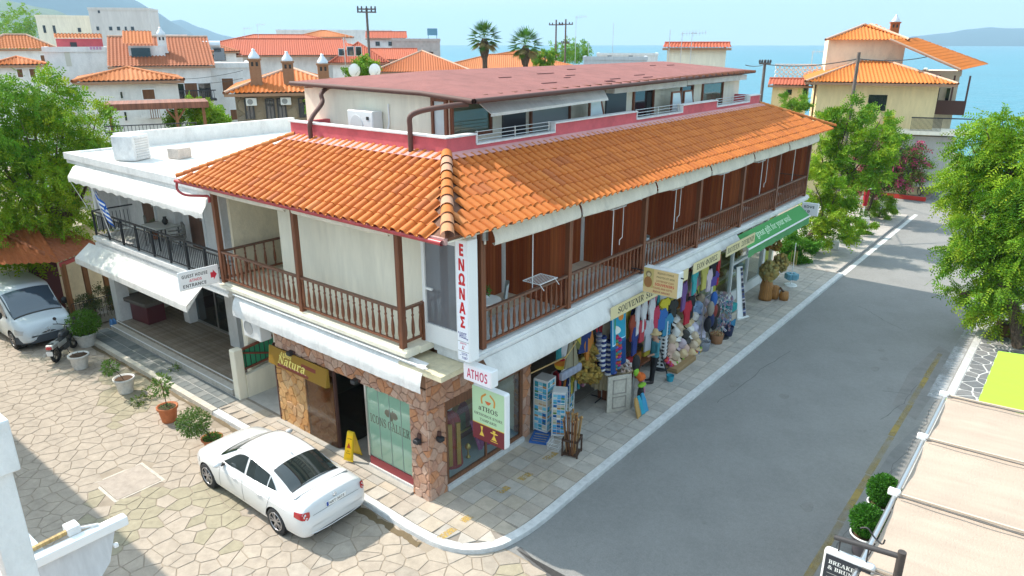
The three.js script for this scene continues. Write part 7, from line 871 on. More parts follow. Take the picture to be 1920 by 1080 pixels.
{ // lower left: white column and awning of the near terrace, and the house outside the frame that shades the lane
  const c = onY(-24, 850, 6.6), q = thing('terrace_column', 'white square column with a capital at the near terrace', 'column', [c.x, 0, c.z]); part('shaft', rbox(-.13, 0, -.13, .13, 6.4, .13, .015), MAT.plasterWhite, q); part('capital', rbox(-.19, 6.4, -.19, .19, 6.95, .19, .02), MAT.plasterWhite, q); part('wood_panel', box(-.75, 0, -.05, -.2, 6.0, .02), M([.42, .16, .03], { map: N_WOOD, size: .4 }), q);
  const t = thing('near_canopy', 'white gutter with hanging canvas sides at the edge of the near terrace', 'canopy', [-6.86, 4, 1.05]); part('gutter', rbox(-2.2, -.06, -.07, .04, .08, .08, .02), MAT.white, t); part('side_canvas', slab3([[-2.2, -.06, .0], [-.12, -.06, .0], [-.28, -.5, .05], [-.55, -.75, .1], [-2.2, -.9, .12]], .02), M([.6, .61, .62], { map: N_STREAK, size: 1 }), t); part('roof_sheet', slab3([[-2.2, .06, -.08], [-.95, .06, -.08], [-1.15, .55, -1.5], [-2.2, .55, -1.5]], .015), M([.62, .70, .74], { rough: .15 }), t); part('beam', bar([-1.5, .1, -.12], [-.62, .14, -.12], .05), M([.5, .34, .14], { map: N_WOOD, size: .3 }), t); part('bracket', [rbox(-.66, .08, -.25, -.5, .2, -.05, .02), rod([-.5, .12, -.1], [-.3, .1, -.02], .02, 6)], MAT.plasterWhite, t); part('stop_end', rbox(-.2, -.32, .02, -.14, -.26, .08, .015), MAT.white, t); part('support', bar([-2.1, -4, -.3], [-2.1, 0, -.3], .08), MAT.white, t);
  const n = thing('neighbour_house', 'white house with a deep flat roof standing along the lane beside the near terrace', 'building', [-11.05, 0, -17.2]); part('wall', box(-4, 0, -8, 2.6, 8.8, 8.4), MAT.plasterWhite, n); part('roof', box(-4.3, 8.8, -8.4, 4.1, 9.05, 8.7), MAT.roofWhite, n); for (let i = 0; i < 4; i++) part('shutter', box(2.6, 4.2, -6 + i * 4, 2.66, 6.2, -4.9 + i * 4), M([.2, .09, .05]), n);
}
// ------------------------------------------------------------------ potted plants along the lane
{
  const pot = (px, py, r, h, m, label, f) => { const p = onY(px, py, .006), t = thing('potted_plant', label, 'plant', [p.x, .006, p.z]); roundPot(t, r, h, m); f(t); };
  const stem = (t, pts, r = .012) => part('stem', pipe(pts, r, 12, 6), MAT.bark, t);
  pot(152, 690, .3, .5, MAT.potWhite, 'white pot of bare brown soil beside the motorcycle', t => { part('dry_twigs', [...Array(7)].map((_, i) => rod([0, .44, 0], [.2 * Math.cos(i), .52, .2 * Math.sin(i)], .01, 4)), MAT.bark, t); });
  pot(237, 735, .29, .5, MAT.potWhite, 'white pot with a leaning thin sapling on the stone lane', t => { stem(t, [[0, .4, 0], [-.1, .65, .0], [-.25, .9, -.05], [-.3, 1.05, -.05]]); part('foliage', leafClump(.22, .5, 170, .11, [.13, .23, .05], 21).translate(-.3, .95, -.05), LEAF, t, true); });
  pot(318, 789, .27, .48, MAT.terracotta, 'terracotta pot with a slim sapling on the stone lane', t => { stem(t, [[0, .4, 0], [-.02, .8, 0], [-.06, 1.25, 0]]); part('foliage', leafClump(.24, .75, 190, .12, [.16, .26, .06], 22).translate(-.05, 1.15, 0), LEAF, t, true); part('ground_cover', leafClump(.2, .08, 120, .06, [.10, .28, .08], 23).translate(0, .45, 0), LEAF, t, true); });
  pot(400, 838, .26, .3, MAT.terracotta, 'terracotta pot with a round leafy bush in front of the white car', t => { stem(t, [[0, .25, 0], [-.1, .5, -.05], [-.3, .75, -.15]], .02); part('foliage', leafClump(.42, .78, 1500, .075, [.13, .22, .05], 24).translate(-.35, .85, -.15), LEAF, t, true); part('ground_cover', leafClump(.24, .14, 420, .06, [.10, .26, .04], 25).translate(0, .3, 0), LEAF, t, true); });
  const b = onY(152, 655), t = thing('leafy_bush', 'dense green bush in a dark tub behind the motorcycle', 'plant', [b.x + .3, 0, b.z - .2]); roundPot(t, .36, .5, MAT.potWhite); part('foliage', leafClump(.55, .95, 2200, .09, [.13, .26, .03], 26).translate(0, .85, 0), LEAF, t, true);
  for (const [px, py] of [[205, 700], [280, 745], [260, 760], [330, 700]]) { const q = onY(px, py), w = thing('lane_weed', 'tuft of weeds at the foot of the tiled strip', 'weed', [q.x, .006, q.z], 0, 'weeds along the tiled strip'); part('foliage', leafClump(.16, .32, 60, .11, [.17, .24, .06], px).translate(0, .14, 0), LEAF, w, true); }
}
// ------------------------------------------------------------------ trees
const GREEN = [[.20, .37, .025], [.17, .33, .024], [.25, .41, .03], [.14, .29, .022]], LIME = [[.27, .43, .022], [.21, .38, .022], [.15, .31, .02], [.32, .46, .03]];
const lobesX = (X, L) => L.map(([px, py, r, dx = 0]) => { const p = onX(px, py, X + dx); return [p.x, p.y, p.z, r]; }), lobesZ = (Z, L) => L.map(([px, py, r, dz = 0]) => { const p = onZ(px, py, Z + dz); return [p.x, p.y, p.z, r]; });
tree('street_tree', 'large feathery green tree overhanging the street opposite the shops', V(19.4, .1, 9.9), lobesX(19.8, [[1875, 240, .8], [1840, 275, .7, .6], [1905, 285, 1.0, .4], [1812, 330, .6], [1855, 340, 1.0, .8], [1930, 355, 1.3], [1815, 420, .7, -.4], [1845, 430, 1.0], [1910, 450, 1.2, -.4], [1832, 500, .75], [1875, 520, .9, -.6], [1835, 565, .55], [1880, 585, .6, .3], [1940, 560, 1.2, .6], [1785, 365, .4, 1], [1795, 470, .4], [1800, 550, .35], [1970, 290, 1.4], [1990, 450, 1.7]]), 5600, 15, .13, LIME, 101, { trunk: .24, droop: .35, spray: .62, wide: .4 });
tree('lane_tree', 'big dense green tree behind the pale blue van', V(.6, 0, -22), lobesZ(-21, [[60, 185, 1.3], [125, 205, 1.2], [170, 245, 1.0], [185, 280, .8], [20, 240, 1.6], [105, 275, 1.5], [165, 305, 1.1], [50, 320, 1.6], [120, 350, 1.4], [-30, 330, 1.8], [30, 395, 1.4], [95, 410, 1.2], [140, 415, .8], [-20, 450, 1.3], [40, 460, .9], [-60, 220, 1.8]]), 5200, 11, .13, LIME, 102, { trunk: .24, droop: .25, spray: .5, wide: .5 });
tree('lane_tree', 'lower green tree beside the tiled porch', V(-3.6, 0, -26), lobesZ(-25, [[20, 430, 1.1], [-30, 470, 1.4], [60, 470, .9], [-90, 420, 1.8]]), 900, 10, .15, GREEN, 108, { trunk: .15 });
tree('bay_tree', 'tall light green tree in front of the yellow house', V(30, .1, -.8), lobesX(30, [[1565, 225, .6], [1595, 212, .7], [1650, 228, .7, 2], [1540, 262, .7], [1590, 262, .9], [1640, 270, .8], [1675, 245, .6, 5], [1550, 300, .8], [1600, 310, 1.0], [1640, 320, .8], [1530, 335, .7]]), 2500, 10, .15, LIME, 103, { trunk: .14, droop: .1, wide: .5 });
tree('citrus_tree', 'small glossy tree with yellow-green tips beside the balcony end', V(27.6, .1, .4), lobesX(27.5, [[1530, 350, .9], [1570, 365, .8], [1545, 400, .9], [1585, 400, .6], [1530, 440, .7], [1565, 440, .7]]), 1500, 9, .14, LIME, 104, { trunk: .1, droop: .1, wide: .5 });
tree('bougainvillea', 'bougainvillea with pink flowers between the trees and the street', V(37, .1, .3), lobesX(37, [[1635, 290, 1.0], [1680, 285, 1.1], [1650, 325, 1.1], [1700, 300, .8], [1695, 330, .8], [1630, 340, .8]]), 1500, 8, .15, [[.10, .17, .03], [.14, .2, .04]], 105, { trunk: .12, flowers: [[.55, .09, .20], .3], wide: .6 }, undefined, 'shrub');
for (const [px, py, x, r, l, n] of [[1500, 462, 25.6, .75, 'clipped bright green hedge bush beside the shop end', 1300], [1650, 388, 38, .8, 'dark green bush with flowers at the bend of the street', 900], [1600, 440, 31, .45, 'low bush in a white trough along the pavement', 500], [1620, 425, 33, .4, 'low bush behind the white trough', 400], [1490, 195, 41, .9, 'small tree in front of the yellow annex', 900], [1705, 315, 46, 1.3, 'full green shrub against the ground floor of the yellow house', 900], [1745, 320, 49, 1.1, 'leafy shrub below the iron balcony of the yellow house', 800], [1660, 175, 52, 1.0, 'green tree top near the utility pole', 700]]) { const p = onX(px, py, x), t = thing('green_bush', l, 'bush', [p.x, 0, p.z]); part('stem', [0, 1, 2].map(i => rod([.05 * i, 0, 0], [.2 * (i - 1), p.y, .1 * (i - 1)], .03, 5)), MAT.bark, t); part('foliage', crown([[0, p.y, 0, r], [r * .6, p.y - r * .4, r * .2, r * .7], [-r * .6, p.y - r * .3, -r * .2, r * .7]], n, 6, .12, px === 1500 ? [[.09, .26, .02], [.12, .30, .03]] : GREEN, px, { droop: .1, wide: .5, spray: .3 }), LEAF, t, true); }
for (const [px, py, x, l] of [[1560, 465, 28.7, 'white square planter beneath the citrus tree'], [1585, 447, 31, 'white trough between the low bushes'], [1618, 420, 34, 'white pot beside the red parasol']]) { const p = onY(px, py, .1), t = thing('white_planter', l, 'planter', [p.x, .1, p.z], .3); part('planter', rbox(-.35, 0, -.3, .35, .45, .3, .04), MAT.potWhite, t); part('plant', leafClump(.32, .4, 240, .1, [.10, .2, .04], px).translate(0, .6, 0), LEAF, t, true); }
{ const p = onY(1616, 418, .1), t = thing('closed_parasol', 'closed red and white parasol beside the bushes', 'parasol', [p.x, .1, p.z]); part('pole', rod([0, 0, 0], [0, 2.6, 0], .03, 8), MAT.white, t); part('canopy', grid(24, 6, (u, v) => { const a = u * 6.283, r = (.06 + .2 * v * (1.15 - v)) * (1 + .3 * Math.sin(u * 50)); return [r * Math.cos(a), 2.55 - 1.5 * v, r * Math.sin(a)]; }), fabric('.50,.02,.04'), t); part('trim', at(new THREE.TorusGeometry(.2, .04, 6, 14), 0, 2.1, 0, 0, Math.PI / 2), MAT.white, t);
  const q = thing('red_platform', 'low red-edged platform with parked bicycles at the street end', 'platform', [47, 0, .6]); part('deck', box(-1.4, 0, -1.6, 1.6, .22, 1.5), M([.26, .18, .15]), q); part('red_edge', box(-1.46, .02, -1.66, -1.4, .3, 1.56), M([.5, .03, .02]), q);
  for (const [z, l] of [[-.5, 'dark bicycle parked on the red platform'], [.7, 'second bicycle parked on the red platform']]) { const b = thing('bicycle', l, 'bicycle', [46.8, .22, .6 + z], .6); for (const x of [-.5, .5]) part('wheel', at(new THREE.TorusGeometry(.31, .025, 6, 22), x, .34, 0), MAT.rubber, b); part('frame', [rod([-.5, .34, 0], [-.15, .85, 0], .02, 6), rod([-.15, .85, 0], [.4, .82, 0], .02, 6), rod([.4, .95, 0], [.5, .34, 0], .02, 6), rod([0, .34, 0], [.4, .82, 0], .02, 6), rod([0, .34, 0], [-.15, .95, 0], .02, 6)], MAT.dark, b); part('saddle', rbox(-.28, .93, -.06, -.04, 1.0, .06, .02), MAT.black, b); part('handlebar', rod([.38, 1.0, -.25], [.38, 1.0, .25], .015, 6), MAT.steel, b); }
  const tb = onY(1612, 408, .1), tt = thing('cafe_table', 'small round cafe table under the red parasol', 'table', [tb.x, .1, tb.z]); part('tabletop', at(new THREE.CylinderGeometry(.45, .45, .04, 20), 0, .72, 0), M([.45, .36, .22]), tt); part('leg', rod([0, 0, 0], [0, .72, 0], .04, 8), MAT.iron, tt); }
// ------------------------------------------------------------------ the town behind
function slope(E0, E1, up, aL, aR, roll = .24) { // one tiled slope: rolls run up from the eave, cut by hips on each side
  const len = E0.distanceTo(E1), n = Math.min(520, Math.round(len / roll) * 4), e = E1.clone().sub(E0).normalize(), nn = e.clone().cross(up).normalize(); if (nn.y < 0) nn.negate(); const rows = Math.max(2, Math.min(14, Math.round(up.length() / .4)));
  return grid(n, rows * 2, (u, v) => { const h = Math.max(.001, Math.min(1, aL > 0 ? u / aL : 1, aR > 0 ? (1 - u) / aR : 1)), k = Math.round(v * rows * 2), vv = Math.min(1, (Math.floor(k / 2) + (k % 2 ? .93 : 0)) / rows), st = (k % 2 ? .0 : .035), ph = (u * len / roll) % 1, d = ph < .66 ? .07 * Math.sin(ph / .66 * Math.PI) : 0; const p = E0.clone().lerp(E1, u).addScaledVector(up, vv * h).addScaledVector(nn, d + st); return [p.x, p.y, p.z]; });
}
const MORT = M([.62, .40, .28], { map: N_BLOT, size: .6 });
function house(name, label, o) { // o: px[a,b], m distance, eave/ridge rows of the photo, depth, roof, wall, tiles, yaw, win[[u0,u1,rowTop,rowBottom,mat]]
  const A = far(o.px[0], 82, o.m), B = far(o.px[1], 82, o.m), mid = A.clone().add(B).multiplyScalar(.5), w = A.distanceTo(B), d = o.depth ?? w * .7, mx = (o.px[0] + o.px[1]) / 2, H = r => far(mx, r, o.m).y, ye = H(o.eave), yr = o.ridge !== undefined ? far(mx, o.ridge, o.m + d / 2).y + (o.lift ?? 0) : ye, x0 = -w / 2, x1 = w / 2;
  const t = thing(name, label, 'building', [mid.x, 0, mid.z], Math.atan2(CAM.x - mid.x, CAM.z - mid.z) + (o.yaw ?? 0)), ov = o.over ?? .35, wall = o.wall ?? MAT.plasterWhite;
  part('wall', box(x0, -.3, -d, x1, ye, 0), wall, t); const ms = o.tiles ?? TILEOLD, c = (x, y, z) => V(x, y, z);
  if (o.roof === 'flat') { part('parapet', [box(x0 - .08, ye - .25, -.15, x1 + .08, ye + .12, .08), box(x0 - .08, ye - .25, -d, x0 + .15, ye + .12, -.15), box(x1 - .15, ye - .25, -d, x1 + .08, ye + .12, -.15)], wall, t); }
  else { const L = x1 - x0 + 2 * ov, D = d + 2 * ov, hip = o.roof === 'hip' ? Math.min(.5, D / 2 / L) : 0, z0 = ov, z1 = -d - ov, rise = yr - ye, up1 = c(0, rise, -D / 2), up2 = c(0, rise, D / 2), rf = part('roof', [slope(c(x0 - ov, ye, z0), c(x1 + ov, ye, z0), up1, hip, hip), slope(c(x0 - ov, ye, z1), c(x1 + ov, ye, z1), up2, hip, hip)], pick(ms), t);
    const zr = (z0 + z1) / 2; if (hip) part('hip_slope', [slope(c(x0 - ov, ye, z1), c(x0 - ov, ye, z0), c(hip * L, rise, 0), .5, .5), slope(c(x1 + ov, ye, z0), c(x1 + ov, ye, z1), c(-hip * L, rise, 0), .5, .5)], rf.material, t); else part('gable', [x0, x1].map(x => poly([[x, ye, 0], [x, ye, -d], [x, ye + rise * .94, zr]])), wall, t);
    const rl = x0 - ov + hip * L, rr2 = x1 + ov - hip * L; part('ridge_tiles', [pipe([[rl, yr + .05, zr], [rr2 + .01, yr + .05, zr]], .11, 2, 6), ...(hip ? [pipe([[x0 - ov, ye + .05, z0], [rl, yr + .05, zr]], .1, 2, 6), pipe([[x1 + ov, ye + .05, z0], [rr2, yr + .05, zr]], .1, 2, 6)] : [])], o.mortar ? MORT : rf.material, rf); part('eave_board', [box(x0 - ov, ye - .16, z0 - .02, x1 + ov, ye - .01, z0), box(x0 - ov, ye - .16, z1, x0 - ov + .02, ye - .01, z0 - .02), box(x1 + ov - .02, ye - .16, z1, x1 + ov, ye - .01, z0 - .02), box(x0 - ov + .02, ye - .12, -.02, x1 + ov - .02, ye - .06, z0 - .02)], M([.36, .2, .12]), rf); }
  const U = px => x0 + w * (px - o.px[0]) / (o.px[1] - o.px[0]);
  for (const [a, b, r0, r1, k] of o.win ?? []) { const wx = part(k === 'door' ? 'door' : 'window', [box(U(a) - .06, H(r1) - .06, 0, U(b) + .06, H(r0) + .06, .04)], k === 'dark' ? wall : MAT.white, t); part(k === 'brown' || k === 'door' ? 'shutter' : 'pane', box(U(a), H(r1), .04, U(b), H(r0), .06), k === 'brown' || k === 'door' ? M([.20, .085, .035], { map: N_WOOD, size: .3 }) : MAT.glassDark, wx); }
  t.userData.H = undefined; delete t.userData.H; return { t, U, H, w, d, ye, yr };
}
const chimney = (parent, x, y, z, h, m, cap) => { const ch = part('chimney', [box(x - .3, y, z - .3, x + .3, y + h, z + .3), box(x - .36, y + h, z - .36, x + .36, y + h + .1, z + .36), box(x - .36, y, z - .36, x + .36, y + .12, z + .36)], m, parent); part('chimney_cap', at(lathe([[.3, 0], [.3, .12], [.08, .42], [.1, .46], [.06, .52], [0, .52]], 12), x, y + h + .1, z), cap ?? MAT.zinc, ch); for (const s of [-1, 1]) part('vent', box(x + s * .12 - .06, y + h - .3, z + .3, x + s * .12 + .06, y + h - .08, z + .31), MAT.black, ch); };
house('white_block', 'pale block with narrow windows far behind below the mountain', { px: [76, 182], m: 150, eave: 30, roof: 'flat', wall: MAT.plasterPale, win: [[86, 91, 48, 62, 'dark'], [104, 109, 48, 62, 'dark'], [150, 156, 52, 60, 'dark']] });
house('white_block', 'tall white block with small square windows below the mountain', { px: [174, 290], m: 142, eave: 16, roof: 'flat', wall: M([.66, .63, .6], { map: N_STREAK, size: 6 }), yaw: -.25, win: [[184, 189, 50, 57, 'dark'], [208, 214, 50, 57, 'dark'], [223, 229, 50, 57, 'dark'], [238, 242, 50, 57, 'dark'], [250, 256, 50, 57, 'dark'], [192, 196, 20, 25, 'dark']] });
house('tiled_house', 'white house with an orange hipped roof at the far left', { px: [-40, 100], m: 78, eave: 92, ridge: 66, roof: 'hip', mortar: 1, win: [[70, 81, 104, 122, 'brown']] });
{ const h = house('terrace_house', 'white house with a red upper wall and laundry on its terrace', { px: [78, 200], m: 66, eave: 91, roof: 'flat', depth: 9, win: [] }), y = h.H(88); part('red_wall', box(h.U(103), y, -4.2, h.U(196), h.H(72), -4), MAT.plasterRed, h.t); part('tile_coping', slope(V(h.U(101), h.H(72), -3.7), V(h.U(197), h.H(72), -3.7), V(0, .35, -.7), 0, 0), TILEOLD[0], h.t); part('door', box(h.U(130), h.H(90), -3.98, h.U(143), h.H(79), -3.95), MAT.dark, h.t); part('laundry', [0, 1, 2, 3].map(i => box(h.U(166 + i * 6), h.H(93), .1, h.U(170 + i * 6), h.H(87), .12)), M([.55, .3, .45]), h.t); part('niche', box(h.U(116), h.H(124), 0, h.U(126), h.H(97), .03), M([.55, .54, .46]), h.t); }
{ const h = house('dormer_house', 'white house with a big orange roof, dormer window and balcony', { px: [205, 388], m: 60, eave: 124, ridge: 70, roof: 'gable', depth: 10, mortar: 1, win: [[333, 357, 157, 186, 'brown'], [306, 331, 158, 186, 'dark'], [360, 384, 158, 186, 'dark']] }), H = h.H, U = h.U; part('dormer', [box(U(236), H(116), -1.4, U(305), H(86), -1.2 - 2.4)], MAT.plasterWhite, h.t); part('dormer_window', box(U(241), H(114), -1.2, U(277), H(90), -1.17), MAT.glassDark, h.t); part('dormer_roof', slope(V(U(228), H(83), -.9), V(U(284), H(83), -.9), V(0, .9, -2.6), 0, 0), TILEOLD[0], h.t); part('balcony', [box(U(300), H(190), 0, U(392), H(186), 1.0), ...[...Array(24)].map((_, i) => box(U(302 + i * 3.7), H(186), .94, U(303 + i * 3.7), H(170), .98)), box(U(300), H(171), .93, U(392), H(169), 1)], MAT.iron, h.t); chimney(h.t, U(302), H(100), -2, 1.2, MAT.plasterWhite); }
{ const h = house('tiled_house', 'white house with a low orange tiled roof, brown shutter and slatted balcony', { px: [136, 322], m: 47, eave: 152, ridge: 128, roof: 'hip', depth: 6, win: [[250, 273, 169, 187, 'brown'], [207, 211, 172, 184, 'dark'], [208, 212, 210, 226, 'dark']] }), U = h.U, H = h.H; part('balcony', [...[...Array(16)].map((_, i) => box(U(237 + i * 4.6), H(222), .55, U(240 + i * 4.6), H(204), .6)), box(U(236), H(205), .54, U(310), H(203), .62)], MAT.whitePaint, h.t); part('balcony_door', box(U(256), H(224), 0, U(278), H(203), .03), MAT.wood, h.t);
  const p = far(295, 197, 38), q = thing('pergola', 'brown roofed pergola with timber posts behind the white roof', 'pergola', [p.x, 0, p.z], Math.atan2(CAM.x - p.x, CAM.z - p.z)); part('roof', box(-2.2, p.y - .16, -2, 2.2, p.y + .12, .4), M([.30, .12, .075], { map: N_WOOD, size: 1 }), q); for (const x of [-2, .75, 1.95]) part('post', box(x - .07, 5, 0, x + .07, p.y - .16, .14), MAT.woodLight, q); for (const x of [.75]) part('brace', [bar([x - .4, p.y - .2, .07], [x, p.y - .75, .07], .08), bar([x + .4, p.y - .2, .07], [x, p.y - .75, .07], .08)], MAT.woodLight, q);
  const f = far(285, 240, 33), fr = thing('roof_fence', 'thin iron fence behind the flat white roof', 'fence', [f.x, 0, f.z], Math.atan2(CAM.x - f.x, CAM.z - f.z)); part('rails', [box(-1.7, f.y + .12, 0, 1.7, f.y + .16, .03), box(-1.7, f.y - .12, 0, 1.7, f.y - .09, .03)], MAT.iron, fr); for (let i = 0; i < 26; i++) part('bar', box(-1.68 + i * .134, f.y - .25, .005, -1.66 + i * .134, f.y + .12, .025), MAT.iron, fr); }
{ const h = house('flat_house', 'white flat-roofed house with solar heater beside the stone house', { px: [384, 462], m: 62, eave: 121, roof: 'flat', depth: 8, win: [[407, 428, 147, 171, 'brown'], [416, 434, 206, 225, 'brown']] }); part('rail', [...Array(7)].map((_, i) => box(h.U(410 + i * 3), h.H(186), .5, h.U(411 + i * 3), h.H(173), .55)), MAT.white, h.t); part('solar_panel', slab3([[h.U(398), h.ye + .3, -1], [h.U(418), h.ye + .3, -1], [h.U(418), h.ye + 1.2, -2.2], [h.U(398), h.ye + 1.2, -2.2]], .06), MAT.glassDark, h.t); part('water_tank', at(new THREE.CylinderGeometry(.35, .35, 1.3, 16), h.U(395), h.ye + 1.4, -2.3, 0, 0, Math.PI / 2), MAT.zinc, h.t); }
house('red_roof_hall', 'long building with a smooth red roof behind the stone house', { px: [350, 690], m: 105, eave: 94, ridge: 66, roof: 'hip', depth: 16, tiles: TILERED, over: .8 });
house('red_roof_hall', 'second long red roof in front with a white gable', { px: [452, 640], m: 86, eave: 104, ridge: 74, roof: 'gable', depth: 12, tiles: TILERED, over: .9 });
house('gable_house', 'white gable with dark windows under a red-brown roof near the utility pole', { px: [620, 722], m: 80, eave: 118, ridge: 80, roof: 'hip', depth: 8, tiles: TILERED, win: [[634, 644, 92, 104, 'dark'], [650, 662, 88, 104, 'dark'], [666, 676, 88, 104, 'dark']] });
{ const sw = [[.30, .24, .17], [.25, .2, .14], [.34, .28, .2], [.28, .24, .19]].map(c => M(c, { map: N_BLOT, size: .5, rough: .95 })), h = house('stone_house', 'stone house with orange roof, three brick chimneys and dark windows', { px: [428, 645], m: 43, eave: 173, ridge: 128, roof: 'hip', depth: 9, over: .5, wall: sw[0], tiles: [TILE[1]], mortar: 1, win: [] }), U = h.U, H = h.H;
  for (const c of cells(h.w, h.H(173) - h.H(236), .42, 71, { gap: .03, sx: 1.5 })) { const ok = ![[446, 460], [484, 500], [506, 522], [547, 563], [571, 588]].some(([a, b]) => c.c[0] - h.w / 2 > U(a) - .1 && c.c[0] - h.w / 2 < U(b) + .1 && c.c[1] + H(236) > H(220) - .2 && c.c[1] + H(236) < H(184) + .2); if (ok) { const g = plate(c.P, .03, .02); g.translate(-h.w / 2, H(236), 0); part('stone', g, pick(sw), h.t); } }
  for (const [a, b] of [[446, 460], [485, 499], [507, 521], [548, 562], [572, 587]]) { const w = part('window', [box(U(a) - .05, H(221), 0, U(a) + .03, H(184), .05), box(U(b) - .03, H(221), 0, U(b) + .05, H(184), .05), box(U(a) + .03, H(184) - .06, 0, U(b) - .03, H(184) + .02, .05), box((U(a) + U(b)) / 2 - .025, H(221), 0, (U(a) + U(b)) / 2 + .025, H(184) - .06, .04)], MAT.dark, h.t); part('pane', box(U(a) + .03, H(221), .0, U(b) - .03, H(184) - .06, .02), MAT.glassDark, w); }
  const br = M([.50, .27, .15], { map: N_BLOT, size: .25, rough: .95, bump: .02, bumpSize: .15 }); for (const [px, py] of [[470, 158], [533, 163], [602, 168]]) chimney(h.t, U(px), H(py) - .1, -1.2, 1.35, br);
  for (const [px, l] of [[458, 'first white air conditioner on the stone house wall'], [523, 'second white air conditioner on the stone house wall, between windows']]) { const p = h.t.localToWorld ? V(U(px), H(196), .15) : 0, t = thing('air_conditioner', l, 'air conditioner', [0, 0, 0]); h.t.updateMatrixWorld(); t.position.copy(p.applyMatrix4(h.t.matrixWorld)); t.rotation.y = h.t.rotation.y; part('casing', rbox(-.28, 0, -.12, .28, .42, .14, .03), MAT.plasticWhite, t); part('fan', at(new THREE.CylinderGeometry(.15, .15, .01, 20), -.06, .21, .145, 0, Math.PI / 2), M([.3, .3, .3]), t); } }
house('white_block', 'low white building on the skyline left of the tall pole', { px: [520, 735], m: 150, eave: 57, roof: 'flat', wall: MAT.plasterWhite, win: [[604, 615, 60, 70], [618, 623, 63, 70, 'dark']] });
{ const h = house('concrete_block', 'grey concrete block with a blue tank frame on its roof', { px: [735, 825], m: 105, eave: 74, roof: 'flat', wall: MAT.concrete, win: [[770, 776, 90, 106, 'dark'], [790, 812, 97, 112, 'dark']] }); part('tank_board', [box(h.U(802), h.H(66), -1, h.U(821), h.H(53), -.8), box(h.U(803), h.ye, -.95, h.U(804), h.H(66), -.85), box(h.U(819), h.ye, -.95, h.U(820), h.H(66), -.85)], M([.12, .30, .42]), h.t); }
house('tiled_house', 'low house with a plain orange roof behind the felt roof', { px: [700, 880], m: 72, eave: 135, ridge: 96, roof: 'hip', depth: 14, mortar: 1 }); house('tiled_house', 'wide orange tiled roof beneath the two palms', { px: [800, 1105], m: 86, eave: 132, ridge: 103, roof: 'hip', depth: 14 });
house('flat_house', 'flat dark-roofed building before the sea', { px: [1095, 1215], m: 80, eave: 108, roof: 'flat', wall: M([.5, .55, .6], { map: N_STREAK, size: 2 }) }); house('flat_house', 'cream gable wall with brown coping rising behind the felt roof', { px: [1252, 1363], m: 58, eave: 90, ridge: 84, roof: 'gable', depth: 6, wall: MAT.plasterPale, tiles: TILERED, lift: .1 });
// more of the packed town
for (const [l, o] of [['white house with a brown-shuttered upper floor behind the terrace house', { px: [-20, 70], m: 60, eave: 122, ridge: 108, roof: 'hip', depth: 7, win: [[20, 30, 130, 145, 'brown'], [44, 54, 130, 145, 'brown']] }], ['narrow white house between the dormer house and the red hall', { px: [372, 440], m: 84, eave: 97, ridge: 84, roof: 'hip', depth: 8, win: [[390, 398, 102, 114, 'dark'], [412, 420, 102, 114, 'dark']] }], ['low orange roof in front of the grey concrete block', { px: [640, 780], m: 92, eave: 112, ridge: 92, roof: 'gable', depth: 9, tiles: TILERED, win: [[660, 670, 116, 126, 'dark']] }], ['small white seaside block with two windows right of the palms', { px: [1120, 1235], m: 118, eave: 101, roof: 'flat', depth: 7, win: [[1140, 1148, 104, 110, 'dark'], [1180, 1188, 104, 110, 'dark']] }], ['pale house with a hipped roof between the palms', { px: [925, 1045], m: 120, eave: 104, ridge: 95, roof: 'hip', depth: 8 }], ['white flat house on the slope below the pale block', { px: [290, 352], m: 120, eave: 66, roof: 'flat', depth: 8, win: [[300, 306, 72, 80, 'dark'], [322, 328, 72, 80, 'dark']] }], ['orange roofed house far behind the red hall', { px: [556, 660], m: 128, eave: 70, ridge: 58, roof: 'hip', depth: 8 }], ['grey and white house with a red gable beside the tall pole', { px: [690, 760], m: 118, eave: 72, ridge: 60, roof: 'gable', depth: 7, tiles: TILERED, win: [[704, 712, 78, 86, 'dark'], [728, 736, 78, 86, 'dark']] }]]) house('town_house', l, o);
